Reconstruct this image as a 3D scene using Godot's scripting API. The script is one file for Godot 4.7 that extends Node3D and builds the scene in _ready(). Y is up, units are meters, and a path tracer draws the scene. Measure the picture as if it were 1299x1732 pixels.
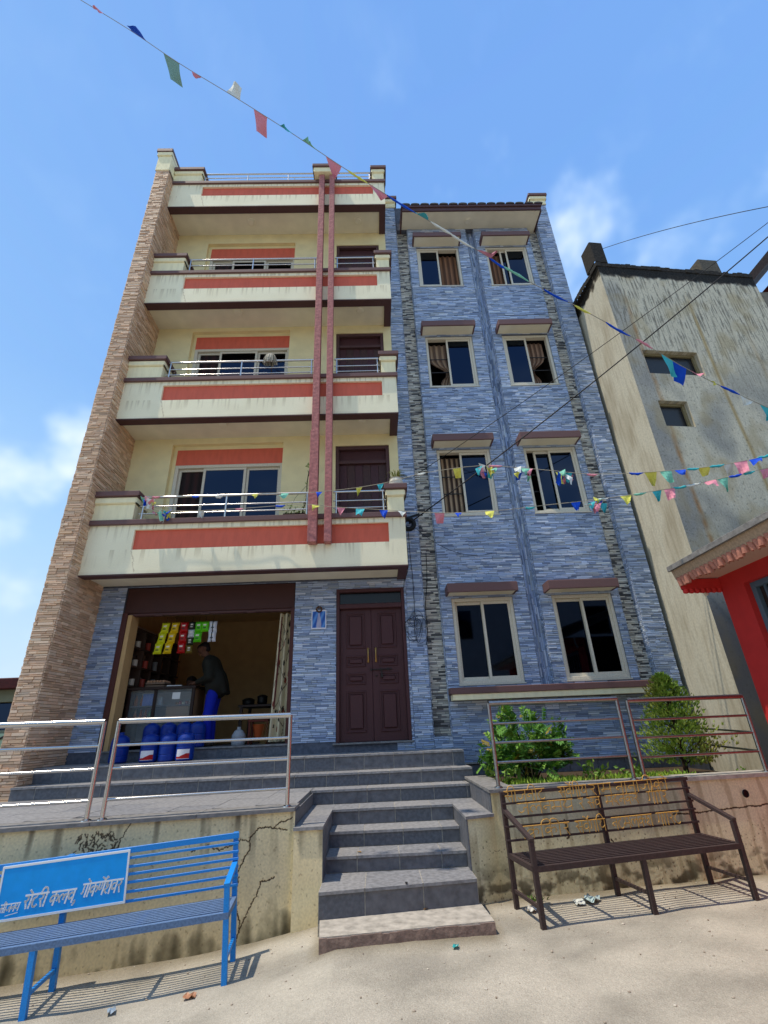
extends Node3D

# ---------------------------------------------------------------- mesh builder
class MB:
	var v := PackedVector3Array()
	var n := PackedVector3Array()
	var c := PackedColorArray()
	var t := PackedVector2Array()
	var i := PackedInt32Array()
	var col := Color(1, 1, 1)
	var xf := Transform3D.IDENTITY

	func vert(p: Vector3, nn: Vector3, uv := Vector2.ZERO) -> int:
		v.append(xf * p)
		n.append((xf.basis * nn).normalized())
		c.append(col)
		t.append(uv)
		return v.size() - 1

	func quad(a: Vector3, b: Vector3, cc: Vector3, d: Vector3, ua := Vector2.ZERO, uc := Vector2.ONE) -> void:
		var nn := (b - a).cross(d - a)
		if nn.length_squared() < 1e-14:
			nn = (cc - b).cross(a - b)
		if nn.length_squared() < 1e-16:
			return
		var k := vert(a, nn, ua)
		vert(b, nn, Vector2(uc.x, ua.y))
		vert(cc, nn, uc)
		vert(d, nn, Vector2(ua.x, uc.y))
		i.append_array(PackedInt32Array([k, k + 2, k + 1, k, k + 3, k + 2]))

	func tri(a: Vector3, b: Vector3, cc: Vector3) -> void:
		var nn := (b - a).cross(cc - a)
		if nn.length_squared() < 1e-16:
			return
		var k := vert(a, nn)
		vert(b, nn)
		vert(cc, nn)
		i.append_array(PackedInt32Array([k, k + 2, k + 1]))

	func hexa(p: Array) -> void: # p 0-3 bottom ccw from above, 4-7 top
		quad(p[3], p[2], p[1], p[0])
		quad(p[4], p[5], p[6], p[7])
		for k in 4:
			var m: int = (k + 1) % 4
			quad(p[k], p[m], p[m + 4], p[k + 4])

	func box(x0: float, x1: float, y0: float, y1: float, z0: float, z1: float) -> void:
		hexa([Vector3(x0, y0, z1), Vector3(x1, y0, z1), Vector3(x1, y0, z0), Vector3(x0, y0, z0),
			Vector3(x0, y1, z1), Vector3(x1, y1, z1), Vector3(x1, y1, z0), Vector3(x0, y1, z0)])

	func cbox(x0: float, x1: float, y0: float, y1: float, z0: float, z1: float, b: float) -> void: # chamfered box
		var xs := [x0, x0 + b, x1 - b, x1]
		var ys := [y0, y0 + b, y1 - b, y1]
		var zs := [z0, z0 + b, z1 - b, z1]
		quad(Vector3(xs[1], ys[1], z1), Vector3(xs[2], ys[1], z1), Vector3(xs[2], ys[2], z1), Vector3(xs[1], ys[2], z1))
		quad(Vector3(xs[2], ys[1], z0), Vector3(xs[1], ys[1], z0), Vector3(xs[1], ys[2], z0), Vector3(xs[2], ys[2], z0))
		quad(Vector3(x1, ys[1], zs[2]), Vector3(x1, ys[1], zs[1]), Vector3(x1, ys[2], zs[1]), Vector3(x1, ys[2], zs[2]))
		quad(Vector3(x0, ys[1], zs[1]), Vector3(x0, ys[1], zs[2]), Vector3(x0, ys[2], zs[2]), Vector3(x0, ys[2], zs[1]))
		quad(Vector3(xs[1], y1, zs[2]), Vector3(xs[2], y1, zs[2]), Vector3(xs[2], y1, zs[1]), Vector3(xs[1], y1, zs[1]))
		quad(Vector3(xs[1], y0, zs[1]), Vector3(xs[2], y0, zs[1]), Vector3(xs[2], y0, zs[2]), Vector3(xs[1], y0, zs[2]))
		# edges along z front/back etc.
		quad(Vector3(xs[2], ys[1], z1), Vector3(x1, ys[1], zs[2]), Vector3(x1, ys[2], zs[2]), Vector3(xs[2], ys[2], z1))
		quad(Vector3(x0, ys[1], zs[2]), Vector3(xs[1], ys[1], z1), Vector3(xs[1], ys[2], z1), Vector3(x0, ys[2], zs[2]))
		quad(Vector3(xs[1], ys[2], z1), Vector3(xs[2], ys[2], z1), Vector3(xs[2], y1, zs[2]), Vector3(xs[1], y1, zs[2]))
		quad(Vector3(xs[1], y0, zs[2]), Vector3(xs[2], y0, zs[2]), Vector3(xs[2], ys[1], z1), Vector3(xs[1], ys[1], z1))
		quad(Vector3(x1, ys[2], zs[2]), Vector3(x1, ys[2], zs[1]), Vector3(xs[2], y1, zs[1]), Vector3(xs[2], y1, zs[2]))
		quad(Vector3(x0, ys[2], zs[1]), Vector3(x0, ys[2], zs[2]), Vector3(xs[1], y1, zs[2]), Vector3(xs[1], y1, zs[1]))
		tri(Vector3(xs[2], ys[2], z1), Vector3(x1, ys[2], zs[2]), Vector3(xs[2], y1, zs[2]))
		tri(Vector3(xs[1], ys[2], z1), Vector3(xs[1], y1, zs[2]), Vector3(x0, ys[2], zs[2]))

	func frustum(x0: float, x1: float, y0: float, y1: float, z0: float, z1: float, b: float) -> void: # tile, open at the back
		var bb: float = min(b, min(x1 - x0, y1 - y0) * 0.3)
		var a := Vector3(x0, y0, z0)
		var b1 := Vector3(x1, y0, z0)
		var c1 := Vector3(x1, y1, z0)
		var d := Vector3(x0, y1, z0)
		var e := Vector3(x0 + bb, y0 + bb, z1)
		var f := Vector3(x1 - bb, y0 + bb, z1)
		var g := Vector3(x1 - bb, y1 - bb, z1)
		var h := Vector3(x0 + bb, y1 - bb, z1)
		quad(e, f, g, h)
		quad(a, b1, f, e)
		quad(b1, c1, g, f)
		quad(c1, d, h, g)
		quad(d, a, e, h)

	func tube(pts: Array, r, sides := 8, caps := true) -> void:
		var rings := []
		var up := Vector3.UP
		for k in pts.size():
			var d: Vector3
			if k == 0: d = pts[1] - pts[0]
			elif k == pts.size() - 1: d = pts[k] - pts[k - 1]
			else: d = (pts[k + 1] - pts[k]).normalized() + (pts[k] - pts[k - 1]).normalized()
			d = d.normalized()
			if k == 0:
				up = Vector3.UP if absf(d.y) < 0.9 else Vector3.RIGHT
			var s := d.cross(up).normalized()
			if s.length_squared() < 0.5: s = d.cross(Vector3.FORWARD).normalized()
			up = s.cross(d).normalized()
			var rr: float = r[k] if r is Array else r
			var ring := []
			for j in sides:
				var a := TAU * j / sides
				var o := s * cos(a) + up * sin(a)
				ring.append(vert(pts[k] + o * rr, o))
			rings.append(ring)
		for k in pts.size() - 1:
			for j in sides:
				var m: int = (j + 1) % sides
				var a: int = rings[k][j]
				var b: int = rings[k][m]
				var cc: int = rings[k + 1][m]
				var d: int = rings[k + 1][j]
				i.append_array(PackedInt32Array([a, b, cc, a, cc, d]))
		if caps:
			for e in 2:
				var k: int = 0 if e == 0 else pts.size() - 1
				var d2: Vector3 = (pts[0] - pts[1]) if e == 0 else (pts[k] - pts[k - 1])
				var q := vert(pts[k], d2)
				var base := v.size()
				for j in sides:
					v.append(v[rings[k][j]])
					n.append((xf.basis * d2).normalized())
					c.append(col)
					t.append(Vector2.ZERO)
				for j in sides:
					var m: int = (j + 1) % sides
					if e == 0: i.append_array(PackedInt32Array([q, base + m, base + j]))
					else: i.append_array(PackedInt32Array([q, base + j, base + m]))

	func bar(a: Vector3, b: Vector3, w: float, h: float, side := Vector3.UP) -> void: # rectangular bar, h along side
		var d := (b - a).normalized()
		var s := d.cross(side).normalized()
		if s.length_squared() < 0.5: s = d.cross(Vector3.RIGHT).normalized()
		var u := s.cross(d).normalized()
		s *= w * 0.5
		u *= h * 0.5
		hexa([a - s - u, b - s - u, b + s - u, a + s - u, a - s + u, b - s + u, b + s + u, a + s + u] if s.cross(d).dot(u) < 0 else
			[a + s - u, b + s - u, b - s - u, a - s - u, a + s + u, b + s + u, b - s + u, a - s + u])

	func lathe(prof: Array, sides := 20, at := Vector3.ZERO) -> void: # prof of Vector2(r, y) from bottom to top
		for k in prof.size() - 1:
			var p: Vector2 = prof[k]
			var q: Vector2 = prof[k + 1]
			var d := (q - p)
			var nr := Vector2(d.y, -d.x).normalized()
			for j in sides:
				var a0 := TAU * j / sides
				var a1 := TAU * (j + 1) / sides
				var e0 := Vector3(cos(a0), 0, -sin(a0))
				var e1 := Vector3(cos(a1), 0, -sin(a1))
				var b := vert(at + e0 * p.x + Vector3(0, p.y, 0), e0 * nr.x + Vector3(0, nr.y, 0))
				vert(at + e1 * p.x + Vector3(0, p.y, 0), e1 * nr.x + Vector3(0, nr.y, 0))
				vert(at + e1 * q.x + Vector3(0, q.y, 0), e1 * nr.x + Vector3(0, nr.y, 0))
				vert(at + e0 * q.x + Vector3(0, q.y, 0), e0 * nr.x + Vector3(0, nr.y, 0))
				i.append_array(PackedInt32Array([b, b + 2, b + 1, b, b + 3, b + 2]))

	func ball(at: Vector3, r: Vector3, rings := 8, sides := 12) -> void:
		var base := v.size()
		for a in rings + 1:
			var th := PI * a / rings
			for b in sides + 1:
				var ph := TAU * b / sides
				var o := Vector3(sin(th) * cos(ph), cos(th), -sin(th) * sin(ph))
				vert(at + o * r, o / r)
		for a in rings:
			for b in sides:
				var k := base + a * (sides + 1) + b
				var m := k + sides + 1
				i.append_array(PackedInt32Array([k, m + 1, m, k, k + 1, m + 1]))

	# a wall in the xy plane of xf, facing +z, with rectangular holes and their reveals
	func wall(x0: float, x1: float, y0: float, y1: float, z: float, holes: Array, depth := 0.2, back := false, uvs := Vector2.ZERO) -> void:
		var xs := [x0, x1]
		var ys := [y0, y1]
		for h: Rect2 in holes:
			for q in [h.position.x, h.end.x]:
				if q > x0 and q < x1: xs.append(q)
			for q in [h.position.y, h.end.y]:
				if q > y0 and q < y1: ys.append(q)
		xs.sort()
		ys.sort()
		for a in xs.size() - 1:
			if xs[a + 1] - xs[a] < 1e-5: continue
			for b in ys.size() - 1:
				if ys[b + 1] - ys[b] < 1e-5: continue
				var m := Vector2((xs[a] + xs[a + 1]) / 2, (ys[b] + ys[b + 1]) / 2)
				var inside := false
				for h: Rect2 in holes:
					if h.has_point(m): inside = true
				if inside: continue
				var u0 := Vector2.ZERO
				var u1 := Vector2.ONE
				if uvs.x > 0:
					u0 = Vector2((xs[a] - x0) / uvs.x, 1 - (ys[b] - y0) / uvs.y)
					u1 = Vector2((xs[a + 1] - x0) / uvs.x, 1 - (ys[b + 1] - y0) / uvs.y)
				quad(Vector3(xs[a], ys[b], z), Vector3(xs[a + 1], ys[b], z), Vector3(xs[a + 1], ys[b + 1], z), Vector3(xs[a], ys[b + 1], z), u0, u1)
		for h: Rect2 in holes:
			var a := h.position
			var e := h.end
			var zb := z - depth
			quad(Vector3(a.x, a.y, z), Vector3(e.x, a.y, z), Vector3(e.x, a.y, zb), Vector3(a.x, a.y, zb))
			quad(Vector3(a.x, e.y, zb), Vector3(e.x, e.y, zb), Vector3(e.x, e.y, z), Vector3(a.x, e.y, z))
			quad(Vector3(a.x, a.y, z), Vector3(a.x, a.y, zb), Vector3(a.x, e.y, zb), Vector3(a.x, e.y, z))
			quad(Vector3(e.x, a.y, zb), Vector3(e.x, a.y, z), Vector3(e.x, e.y, z), Vector3(e.x, e.y, zb))
			if back:
				quad(Vector3(a.x, a.y, zb), Vector3(e.x, a.y, zb), Vector3(e.x, e.y, zb), Vector3(a.x, e.y, zb))

	func mesh() -> ArrayMesh:
		var arr := []
		arr.resize(Mesh.ARRAY_MAX)
		arr[Mesh.ARRAY_VERTEX] = v
		arr[Mesh.ARRAY_NORMAL] = n
		arr[Mesh.ARRAY_COLOR] = c
		arr[Mesh.ARRAY_TEX_UV] = t
		arr[Mesh.ARRAY_INDEX] = i
		var m := ArrayMesh.new()
		m.add_surface_from_arrays(Mesh.PRIMITIVE_TRIANGLES, arr)
		return m

# ---------------------------------------------------------------- scene helpers
var taken := {}
var T := {}
var M := {}
var rng := RandomNumberGenerator.new()

func put(called: String, what, mat: Material, parent: Node = null, at := Transform3D.IDENTITY) -> MeshInstance3D:
	var o := MeshInstance3D.new()
	o.name = numbered(called, parent)
	o.mesh = what.mesh() if what is MB else what
	o.material_override = null
	for s in o.mesh.get_surface_count():
		o.set_surface_override_material(s, mat)
	o.transform = at
	(parent if parent else self).add_child(o, true)
	return o

func numbered(called: String, parent: Node = null) -> String:
	var p: Node = parent if parent else self
	var key := str(p.get_instance_id()) + called
	var k: int = taken.get(key, 0)
	taken[key] = k + 1
	return called if k == 0 else "%s_%03d" % [called, k]

func tag(o: Node, label: String, category := "", group := "", kind := "") -> Node:
	if label: o.set_meta("label", label)
	if category: o.set_meta("category", category)
	if group: o.set_meta("group", group)
	if kind: o.set_meta("kind", kind)
	return o

func thing(called: String, label: String, category: String, at := Vector3.ZERO, group := "") -> Node3D:
	var o := Node3D.new()
	o.name = numbered(called)
	add_child(o, true)
	o.position = at
	tag(o, label, category, group)
	return o

func part(called: String, parent: Node) -> Node3D:
	var o := Node3D.new()
	o.name = numbered(called, parent)
	parent.add_child(o, true)
	return o

func stuff(o: Node) -> Node:
	o.set_meta("kind", "stuff")
	return o

func structure(called: String, what, mat: Material) -> MeshInstance3D:
	var o := put(called, what, mat)
	o.set_meta("kind", "structure")
	return o

func one_box(called: String, parent: Node, mat: Material, x0: float, x1: float, y0: float, y1: float, z0: float, z1: float, ch := 0.0) -> MeshInstance3D:
	var b := MB.new()
	if ch > 0: b.cbox(x0, x1, y0, y1, z0, z1, ch)
	else: b.box(x0, x1, y0, y1, z0, z1)
	return put(called, b, mat, parent)

func noise_image(freq: float, seed_: int, lo: float, hi: float, oct := 4, size := 512, power := 1.0, kind := FastNoiseLite.TYPE_SIMPLEX_SMOOTH) -> Image:
	var f := FastNoiseLite.new()
	f.noise_type = kind
	f.seed = seed_
	f.frequency = freq
	f.fractal_octaves = oct
	var im := f.get_seamless_image(size, size)
	im.convert(Image.FORMAT_L8)
	var data := im.get_data()
	var lut := PackedByteArray()
	for k in 256:
		lut.append(int(clampf(lo + (hi - lo) * pow(k / 255.0, power), 0, 1) * 255))
	for k in data.size():
		data[k] = lut[data[k]]
	return Image.create_from_data(size, size, false, Image.FORMAT_L8, data)

func tex(im: Image) -> ImageTexture:
	var c := im.duplicate()
	c.convert(Image.FORMAT_RGB8)
	return ImageTexture.create_from_image(c)

func nrm(im: Image, strength: float) -> ImageTexture:
	var c: Image = im.duplicate()
	c.convert(Image.FORMAT_RGBA8)
	c.bump_map_to_normal_map(strength)
	return ImageTexture.create_from_image(c)

func mat(col: Color, rough := 0.8, o := {}) -> StandardMaterial3D:
	var m := StandardMaterial3D.new()
	m.albedo_color = col
	m.roughness = rough
	m.metallic = o.get("metal", 0.0)
	m.metallic_specular = o.get("spec", 0.4)
	if o.has("tex"):
		m.albedo_texture = T[o.tex]
	if o.has("nrm"):
		m.normal_enabled = true
		m.normal_texture = T[o.nrm]
		m.normal_scale = o.get("ns", 0.6)
	if o.has("scale"):
		m.uv1_triplanar = true
		m.uv1_world_triplanar = true
		m.uv1_scale = o.scale if o.scale is Vector3 else Vector3.ONE * o.scale
	if o.get("vc", false):
		m.vertex_color_use_as_albedo = true
	if o.has("back"):
		m.backlight_enabled = true
		m.backlight = o.back
	if o.get("two", false):
		m.cull_mode = BaseMaterial3D.CULL_DISABLED
	return m

func lin(c: Color) -> Color:
	return c.srgb_to_linear()

func ground_y(x: float) -> float:
	if x < -0.4: return -0.21 * (1.0 - exp((x + 0.4) / 0.9))
	return 0.0 if x < 0.6 else minf(0.008 * (x - 0.6), 0.05)

func smooth(pts: Array, per := 6) -> Array:
	var out := []
	for k in pts.size() - 1:
		var p0: Vector3 = pts[max(k - 1, 0)]
		var p3: Vector3 = pts[min(k + 2, pts.size() - 1)]
		for j in per:
			out.append(pts[k].cubic_interpolate(pts[k + 1], p0, p3, float(j) / per))
	out.append(pts[-1])
	return out

# ---------------------------------------------------------------- stone strip cladding
var pieces := [] # [Transform3D frame, x, y, l, h, depth, palette name, tone]
const CAM := Vector3(0, 1.545, 8.2)

func clad(frame: Transform3D, W: float, H: float, holes: Array, pal: String, tones: int, hr: Vector2, lr: Vector2, dr: Vector2) -> void:
	var y := 0.0
	while y < H - 0.004:
		var h := rng.randf_range(hr.x, hr.y)
		for q: Rect2 in holes:
			for e in [q.position.y, q.end.y]:
				if e > y + 0.004 and e < y + h: h = e - y
		h = minf(h, H - y)
		var x := -rng.randf() * lr.y
		while x < W:
			var l := rng.randf_range(lr.x, lr.y)
			var spans := [Vector2(maxf(x, 0), minf(x + l, W))]
			for q: Rect2 in holes:
				if q.position.y < y + h - 0.002 and q.end.y > y + 0.002:
					var nxt := []
					for s: Vector2 in spans:
						if q.position.x >= s.y or q.end.x <= s.x: nxt.append(s)
						else:
							if q.position.x > s.x: nxt.append(Vector2(s.x, q.position.x))
							if q.end.x < s.y: nxt.append(Vector2(q.end.x, s.y))
					spans = nxt
			var d := rng.randf_range(dr.x, dr.y)
			var tn := rng.randi() % tones
			for s: Vector2 in spans:
				if s.y - s.x > 0.008:
					pieces.append([frame, s.x, y, s.y - s.x, h, d, pal, tn])
			x += l
		y += h

# ---------------------------------------------------------------- devanagari strokes (head line at y = 1)
var GL := {
	"aa": [0.3, [[[0.15, 1], [0.15, 0]]]],
	"ra": [0.5, [[[0.12, 0.95], [0.32, 0.9], [0.38, 0.72], [0.28, 0.58], [0.1, 0.55], [0.2, 0.5], [0.42, 0.0]]]],
	"ta": [0.6, [[[0.34, 1], [0.34, 0.8], [0.14, 0.68], [0.08, 0.4], [0.2, 0.12], [0.42, 0.06], [0.55, 0.2]]]],
	"ka": [0.8, [[[0.42, 1], [0.42, 0]], [[0.42, 0.62], [0.2, 0.74], [0.06, 0.52], [0.16, 0.3], [0.42, 0.46]], [[0.42, 0.62], [0.64, 0.72], [0.74, 0.5], [0.66, 0.3]]]],
	"la": [0.85, [[[0.76, 1], [0.76, 0]], [[0.76, 0.6], [0.58, 0.72], [0.46, 0.5], [0.44, 0.32]], [[0.46, 0.5], [0.3, 0.74], [0.1, 0.6], [0.1, 0.32], [0.2, 0.16]]]],
	"va": [0.6, [[[0.5, 1], [0.5, 0]], [[0.5, 0.7], [0.24, 0.76], [0.07, 0.55], [0.2, 0.3], [0.5, 0.42]]]],
	"ga": [0.6, [[[0.18, 1], [0.18, 0.4], [0.06, 0.3]], [[0.5, 1], [0.5, 0]]]],
	"na": [0.6, [[[0.5, 1], [0.5, 0]], [[0.5, 0.6], [0.2, 0.62], [0.08, 0.46], [0.16, 0.34], [0.26, 0.42]]]],
	"ja": [0.75, [[[0.65, 1], [0.65, 0]], [[0.65, 0.62], [0.42, 0.6], [0.4, 0.34], [0.2, 0.2], [0.06, 0.4]]]],
	"ya": [0.65, [[[0.55, 1], [0.55, 0]], [[0.1, 0.96], [0.26, 0.84], [0.1, 0.6], [0.16, 0.36], [0.36, 0.32], [0.55, 0.48]]]],
	"sa": [0.72, [[[0.62, 1], [0.62, 0]], [[0.1, 0.95], [0.3, 0.88], [0.3, 0.68], [0.08, 0.58], [0.2, 0.5], [0.4, 0.05]], [[0.26, 0.52], [0.62, 0.52]]]],
	"ma": [0.7, [[[0.6, 1], [0.6, 0]], [[0.18, 1], [0.18, 0.36], [0.06, 0.28], [0.08, 0.46], [0.6, 0.42]]]],
	"nna": [0.72, [[[0.1, 1], [0.1, 0.55], [0.24, 0.42], [0.36, 0.55], [0.36, 1]], [[0.6, 1], [0.6, 0]]]],
	"sha": [0.7, [[[0.6, 1], [0.6, 0]], [[0.24, 0.92], [0.1, 0.8], [0.18, 0.62], [0.34, 0.72], [0.3, 0.5], [0.06, 0.3], [0.34, 0.06]]]],
	"tha": [0.72, [[[0.62, 1], [0.62, 0]], [[0.16, 0.92], [0.28, 0.84], [0.14, 0.7], [0.1, 0.44], [0.3, 0.3], [0.62, 0.44]]]],
	"pa": [0.65, [[[0.55, 1], [0.55, 0]], [[0.12, 1], [0.12, 0.52], [0.28, 0.4], [0.55, 0.5]]]],
	"da": [0.55, [[[0.32, 1], [0.32, 0.82], [0.12, 0.7], [0.1, 0.42], [0.3, 0.34], [0.36, 0.48], [0.22, 0.5]], [[0.3, 0.34], [0.5, 0.0]]]],
	"i": [0.3, [[[0.15, 0], [0.15, 1], [0.3, 1.36], [0.6, 1.4], [0.8, 1]]]],
	"ii": [0.3, [[[0.15, 0], [0.15, 1], [0.0, 1.36], [-0.3, 1.4], [-0.45, 1]]]],
	"o": [0.3, [[[0.15, 0], [0.15, 1], [-0.02, 1.22], [-0.2, 1.38]]]],
	"au": [0.3, [[[0.15, 0], [0.15, 1], [-0.02, 1.22], [-0.2, 1.38]], [[0.15, 1], [-0.08, 1.12], [-0.3, 1.2]]]],
	"e": [0.0, [[[-0.1, 1], [-0.3, 1.25], [-0.5, 1.35]], [[-0.12, 1.06], [-0.02, 1.34], [0.12, 1.26]]]],
	"comma": [0.3, [[[0.15, 0.12], [0.18, 0.0], [0.06, -0.22]]]],
	"dot": [0.25, [[[0.1, 0.5], [0.14, 0.46], [0.1, 0.42]]]],
	"sp": [0.35, []],
}

func strokes_of(seq: Array, head := true) -> Array: # [strokes, width]
	var out := []
	var x := 0.0
	var start := 0.0
	for g in seq:
		var d: Array = GL[g]
		if g == "sp" or g == "comma":
			if head and x > start: out.append([Vector2(start, 1), Vector2(x, 1)])
		for s in d[1]:
			var st := []
			for p in s: st.append(Vector2(p[0] + x, p[1]))
			out.append(st)
		x += d[0]
		if g == "sp" or g == "comma": start = x
	if head and x > start + 0.1: out.append([Vector2(start, 1), Vector2(x, 1)])
	return [out, x]

func soft(st: Array) -> Array:
	var a := []
	for p: Vector2 in st: a.append(Vector3(p.x, p.y, 0))
	if a.size() < 3: return a
	return smooth(a, 4)

# ---------------------------------------------------------------- signed-distance bodies
class Body:
	var cell := 0.012
	var caps := [] # [a, b, ra, rb, colour]
	var k := 0.03
	func add(a: Vector3, b: Vector3, ra: float, rb: float, col: Color) -> void:
		caps.append([a, b, ra, rb, col])
	func build(mb: MB) -> void:
		var lo := Vector3.ONE * 1e9
		var hi := -lo
		for q in caps:
			var r: float = maxf(q[2], q[3]) + cell * 3
			lo = lo.min(q[0] - Vector3.ONE * r).min(q[1] - Vector3.ONE * r)
			hi = hi.max(q[0] + Vector3.ONE * r).max(q[1] + Vector3.ONE * r)
		var nx := int((hi.x - lo.x) / cell) + 2
		var ny := int((hi.y - lo.y) / cell) + 2
		var nz := int((hi.z - lo.z) / cell) + 2
		var f := PackedFloat32Array()
		f.resize(nx * ny * nz)
		f.fill(9.0)
		for q in caps:
			var a: Vector3 = q[0]
			var b: Vector3 = q[1]
			var ra: float = q[2]
			var rb: float = q[3]
			var pad: float = maxf(ra, rb) + k + cell * 2
			var l := ((a.min(b) - Vector3.ONE * pad - lo) / cell).floor().max(Vector3.ZERO)
			var h := ((a.max(b) + Vector3.ONE * pad - lo) / cell).ceil().min(Vector3(nx - 1, ny - 1, nz - 1))
			var ab := b - a
			var ll := maxf(ab.length_squared(), 1e-9)
			for z in range(int(l.z), int(h.z) + 1):
				for y in range(int(l.y), int(h.y) + 1):
					var o := (z * ny + y) * nx
					for x in range(int(l.x), int(h.x) + 1):
						var p := lo + Vector3(x, y, z) * cell
						var t := clampf((p - a).dot(ab) / ll, 0, 1)
						var d := p.distance_to(a + ab * t) - lerpf(ra, rb, t)
						var e := f[o + x]
						var m := maxf(k - absf(d - e), 0.0) / k
						f[o + x] = minf(d, e) - m * m * k * 0.25
		var idx := {}
		var st := [0, 1, nx, nx + 1, nx * ny, nx * ny + 1, nx * ny + nx, nx * ny + nx + 1]
		for z in nz - 1:
			for y in ny - 1:
				var o := (z * ny + y) * nx
				for x in nx - 1:
					var c0 := o + x
					var s0 := f[c0] < 0
					var mixed := false
					for j in range(1, 8):
						if (f[c0 + st[j]] < 0) != s0:
							mixed = true
							break
					if not mixed: continue
					var sum := Vector3.ZERO
					var cnt := 0
					for j in 8:
						for ax in 3:
							var bit := 1 << ax
							if j & bit: continue
							var fa := f[c0 + st[j]]
							var fb := f[c0 + st[j | bit]]
							if (fa < 0) == (fb < 0): continue
							var t := fa / (fa - fb)
							var p := Vector3(j & 1, (j >> 1) & 1, (j >> 2) & 1)
							p[ax] += t
							sum += p
							cnt += 1
					var pos := lo + (Vector3(x, y, z) + sum / cnt) * cell
					var g := Vector3(f[c0 + 1] - f[c0] + f[c0 + st[7]] - f[c0 + st[6]], f[c0 + st[2]] - f[c0] + f[c0 + st[7]] - f[c0 + st[5]], f[c0 + st[4]] - f[c0] + f[c0 + st[7]] - f[c0 + st[3]])
					var best := 1e9
					for q in caps:
						var ab2: Vector3 = q[1] - q[0]
						var t2 := clampf((pos - q[0]).dot(ab2) / maxf(ab2.length_squared(), 1e-9), 0, 1)
						var d2: float = pos.distance_to(q[0] + ab2 * t2) - lerpf(q[2], q[3], t2)
						if d2 < best:
							best = d2
							mb.col = q[4]
					idx[c0] = mb.vert(pos, g)
		for z in range(1, nz - 1):
			for y in range(1, ny - 1):
				for x in range(1, nx - 1):
					var c0 := (z * ny + y) * nx + x
					var s0 := f[c0] < 0
					for ax in 3:
						var step: int = [1, nx, nx * ny][ax]
						if (f[c0 + step] < 0) == s0: continue
						var u: int = [nx, nx * ny, 1][ax]
						var w: int = [nx * ny, 1, nx][ax]
						var a: int = idx.get(c0, -1)
						var b: int = idx.get(c0 - u, -1)
						var cc: int = idx.get(c0 - u - w, -1)
						var d: int = idx.get(c0 - w, -1)
						if mini(mini(a, b), mini(cc, d)) < 0: continue
						if s0: mb.i.append_array(PackedInt32Array([a, cc, b, a, d, cc]))
						else: mb.i.append_array(PackedInt32Array([a, b, cc, a, cc, d]))

func stain_image(w: int, h: int, seed_: int, base: Color, mul: Callable) -> Image:
	var f := FastNoiseLite.new()
	f.seed = seed_
	f.frequency = 1.0
	f.noise_type = FastNoiseLite.TYPE_SIMPLEX_SMOOTH
	f.fractal_octaves = 3
	var g := FastNoiseLite.new()
	g.seed = seed_ + 7
	g.frequency = 1.0
	g.noise_type = FastNoiseLite.TYPE_SIMPLEX
	g.fractal_octaves = 2
	var data := PackedByteArray()
	data.resize(w * h * 3)
	for y in h:
		for x in w:
			var c: Color = mul.call(x, y, f, g, base)
			var o := (y * w + x) * 3
			data[o] = int(clampf(c.r, 0, 1) * 255)
			data[o + 1] = int(clampf(c.g, 0, 1) * 255)
			data[o + 2] = int(clampf(c.b, 0, 1) * 255)
	return Image.create_from_data(w, h, false, Image.FORMAT_RGB8, data)

func crack(im: Image, pts: Array, col: Color, wid: float, jitter: float) -> void:
	for k in pts.size() - 1:
		var a: Vector2 = pts[k]
		var b: Vector2 = pts[k + 1]
		var nseg := int(a.distance_to(b) / 1.2) + 1
		var off := 0.0
		for j in nseg:
			off = clampf(off + rng.randf_range(-jitter, jitter), -6, 6) * 0.96
			var p := a.lerp(b, float(j) / nseg) + (b - a).orthogonal().normalized() * off
			var r := wid * rng.randf_range(0.5, 1.2)
			for yy in range(int(p.y - r), int(p.y + r) + 1):
				for xx in range(int(p.x - r), int(p.x + r) + 1):
					if xx >= 0 and yy >= 0 and xx < im.get_width() and yy < im.get_height():
						im.set_pixel(xx, yy, im.get_pixel(xx, yy).lerp(col, 0.8))

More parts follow.
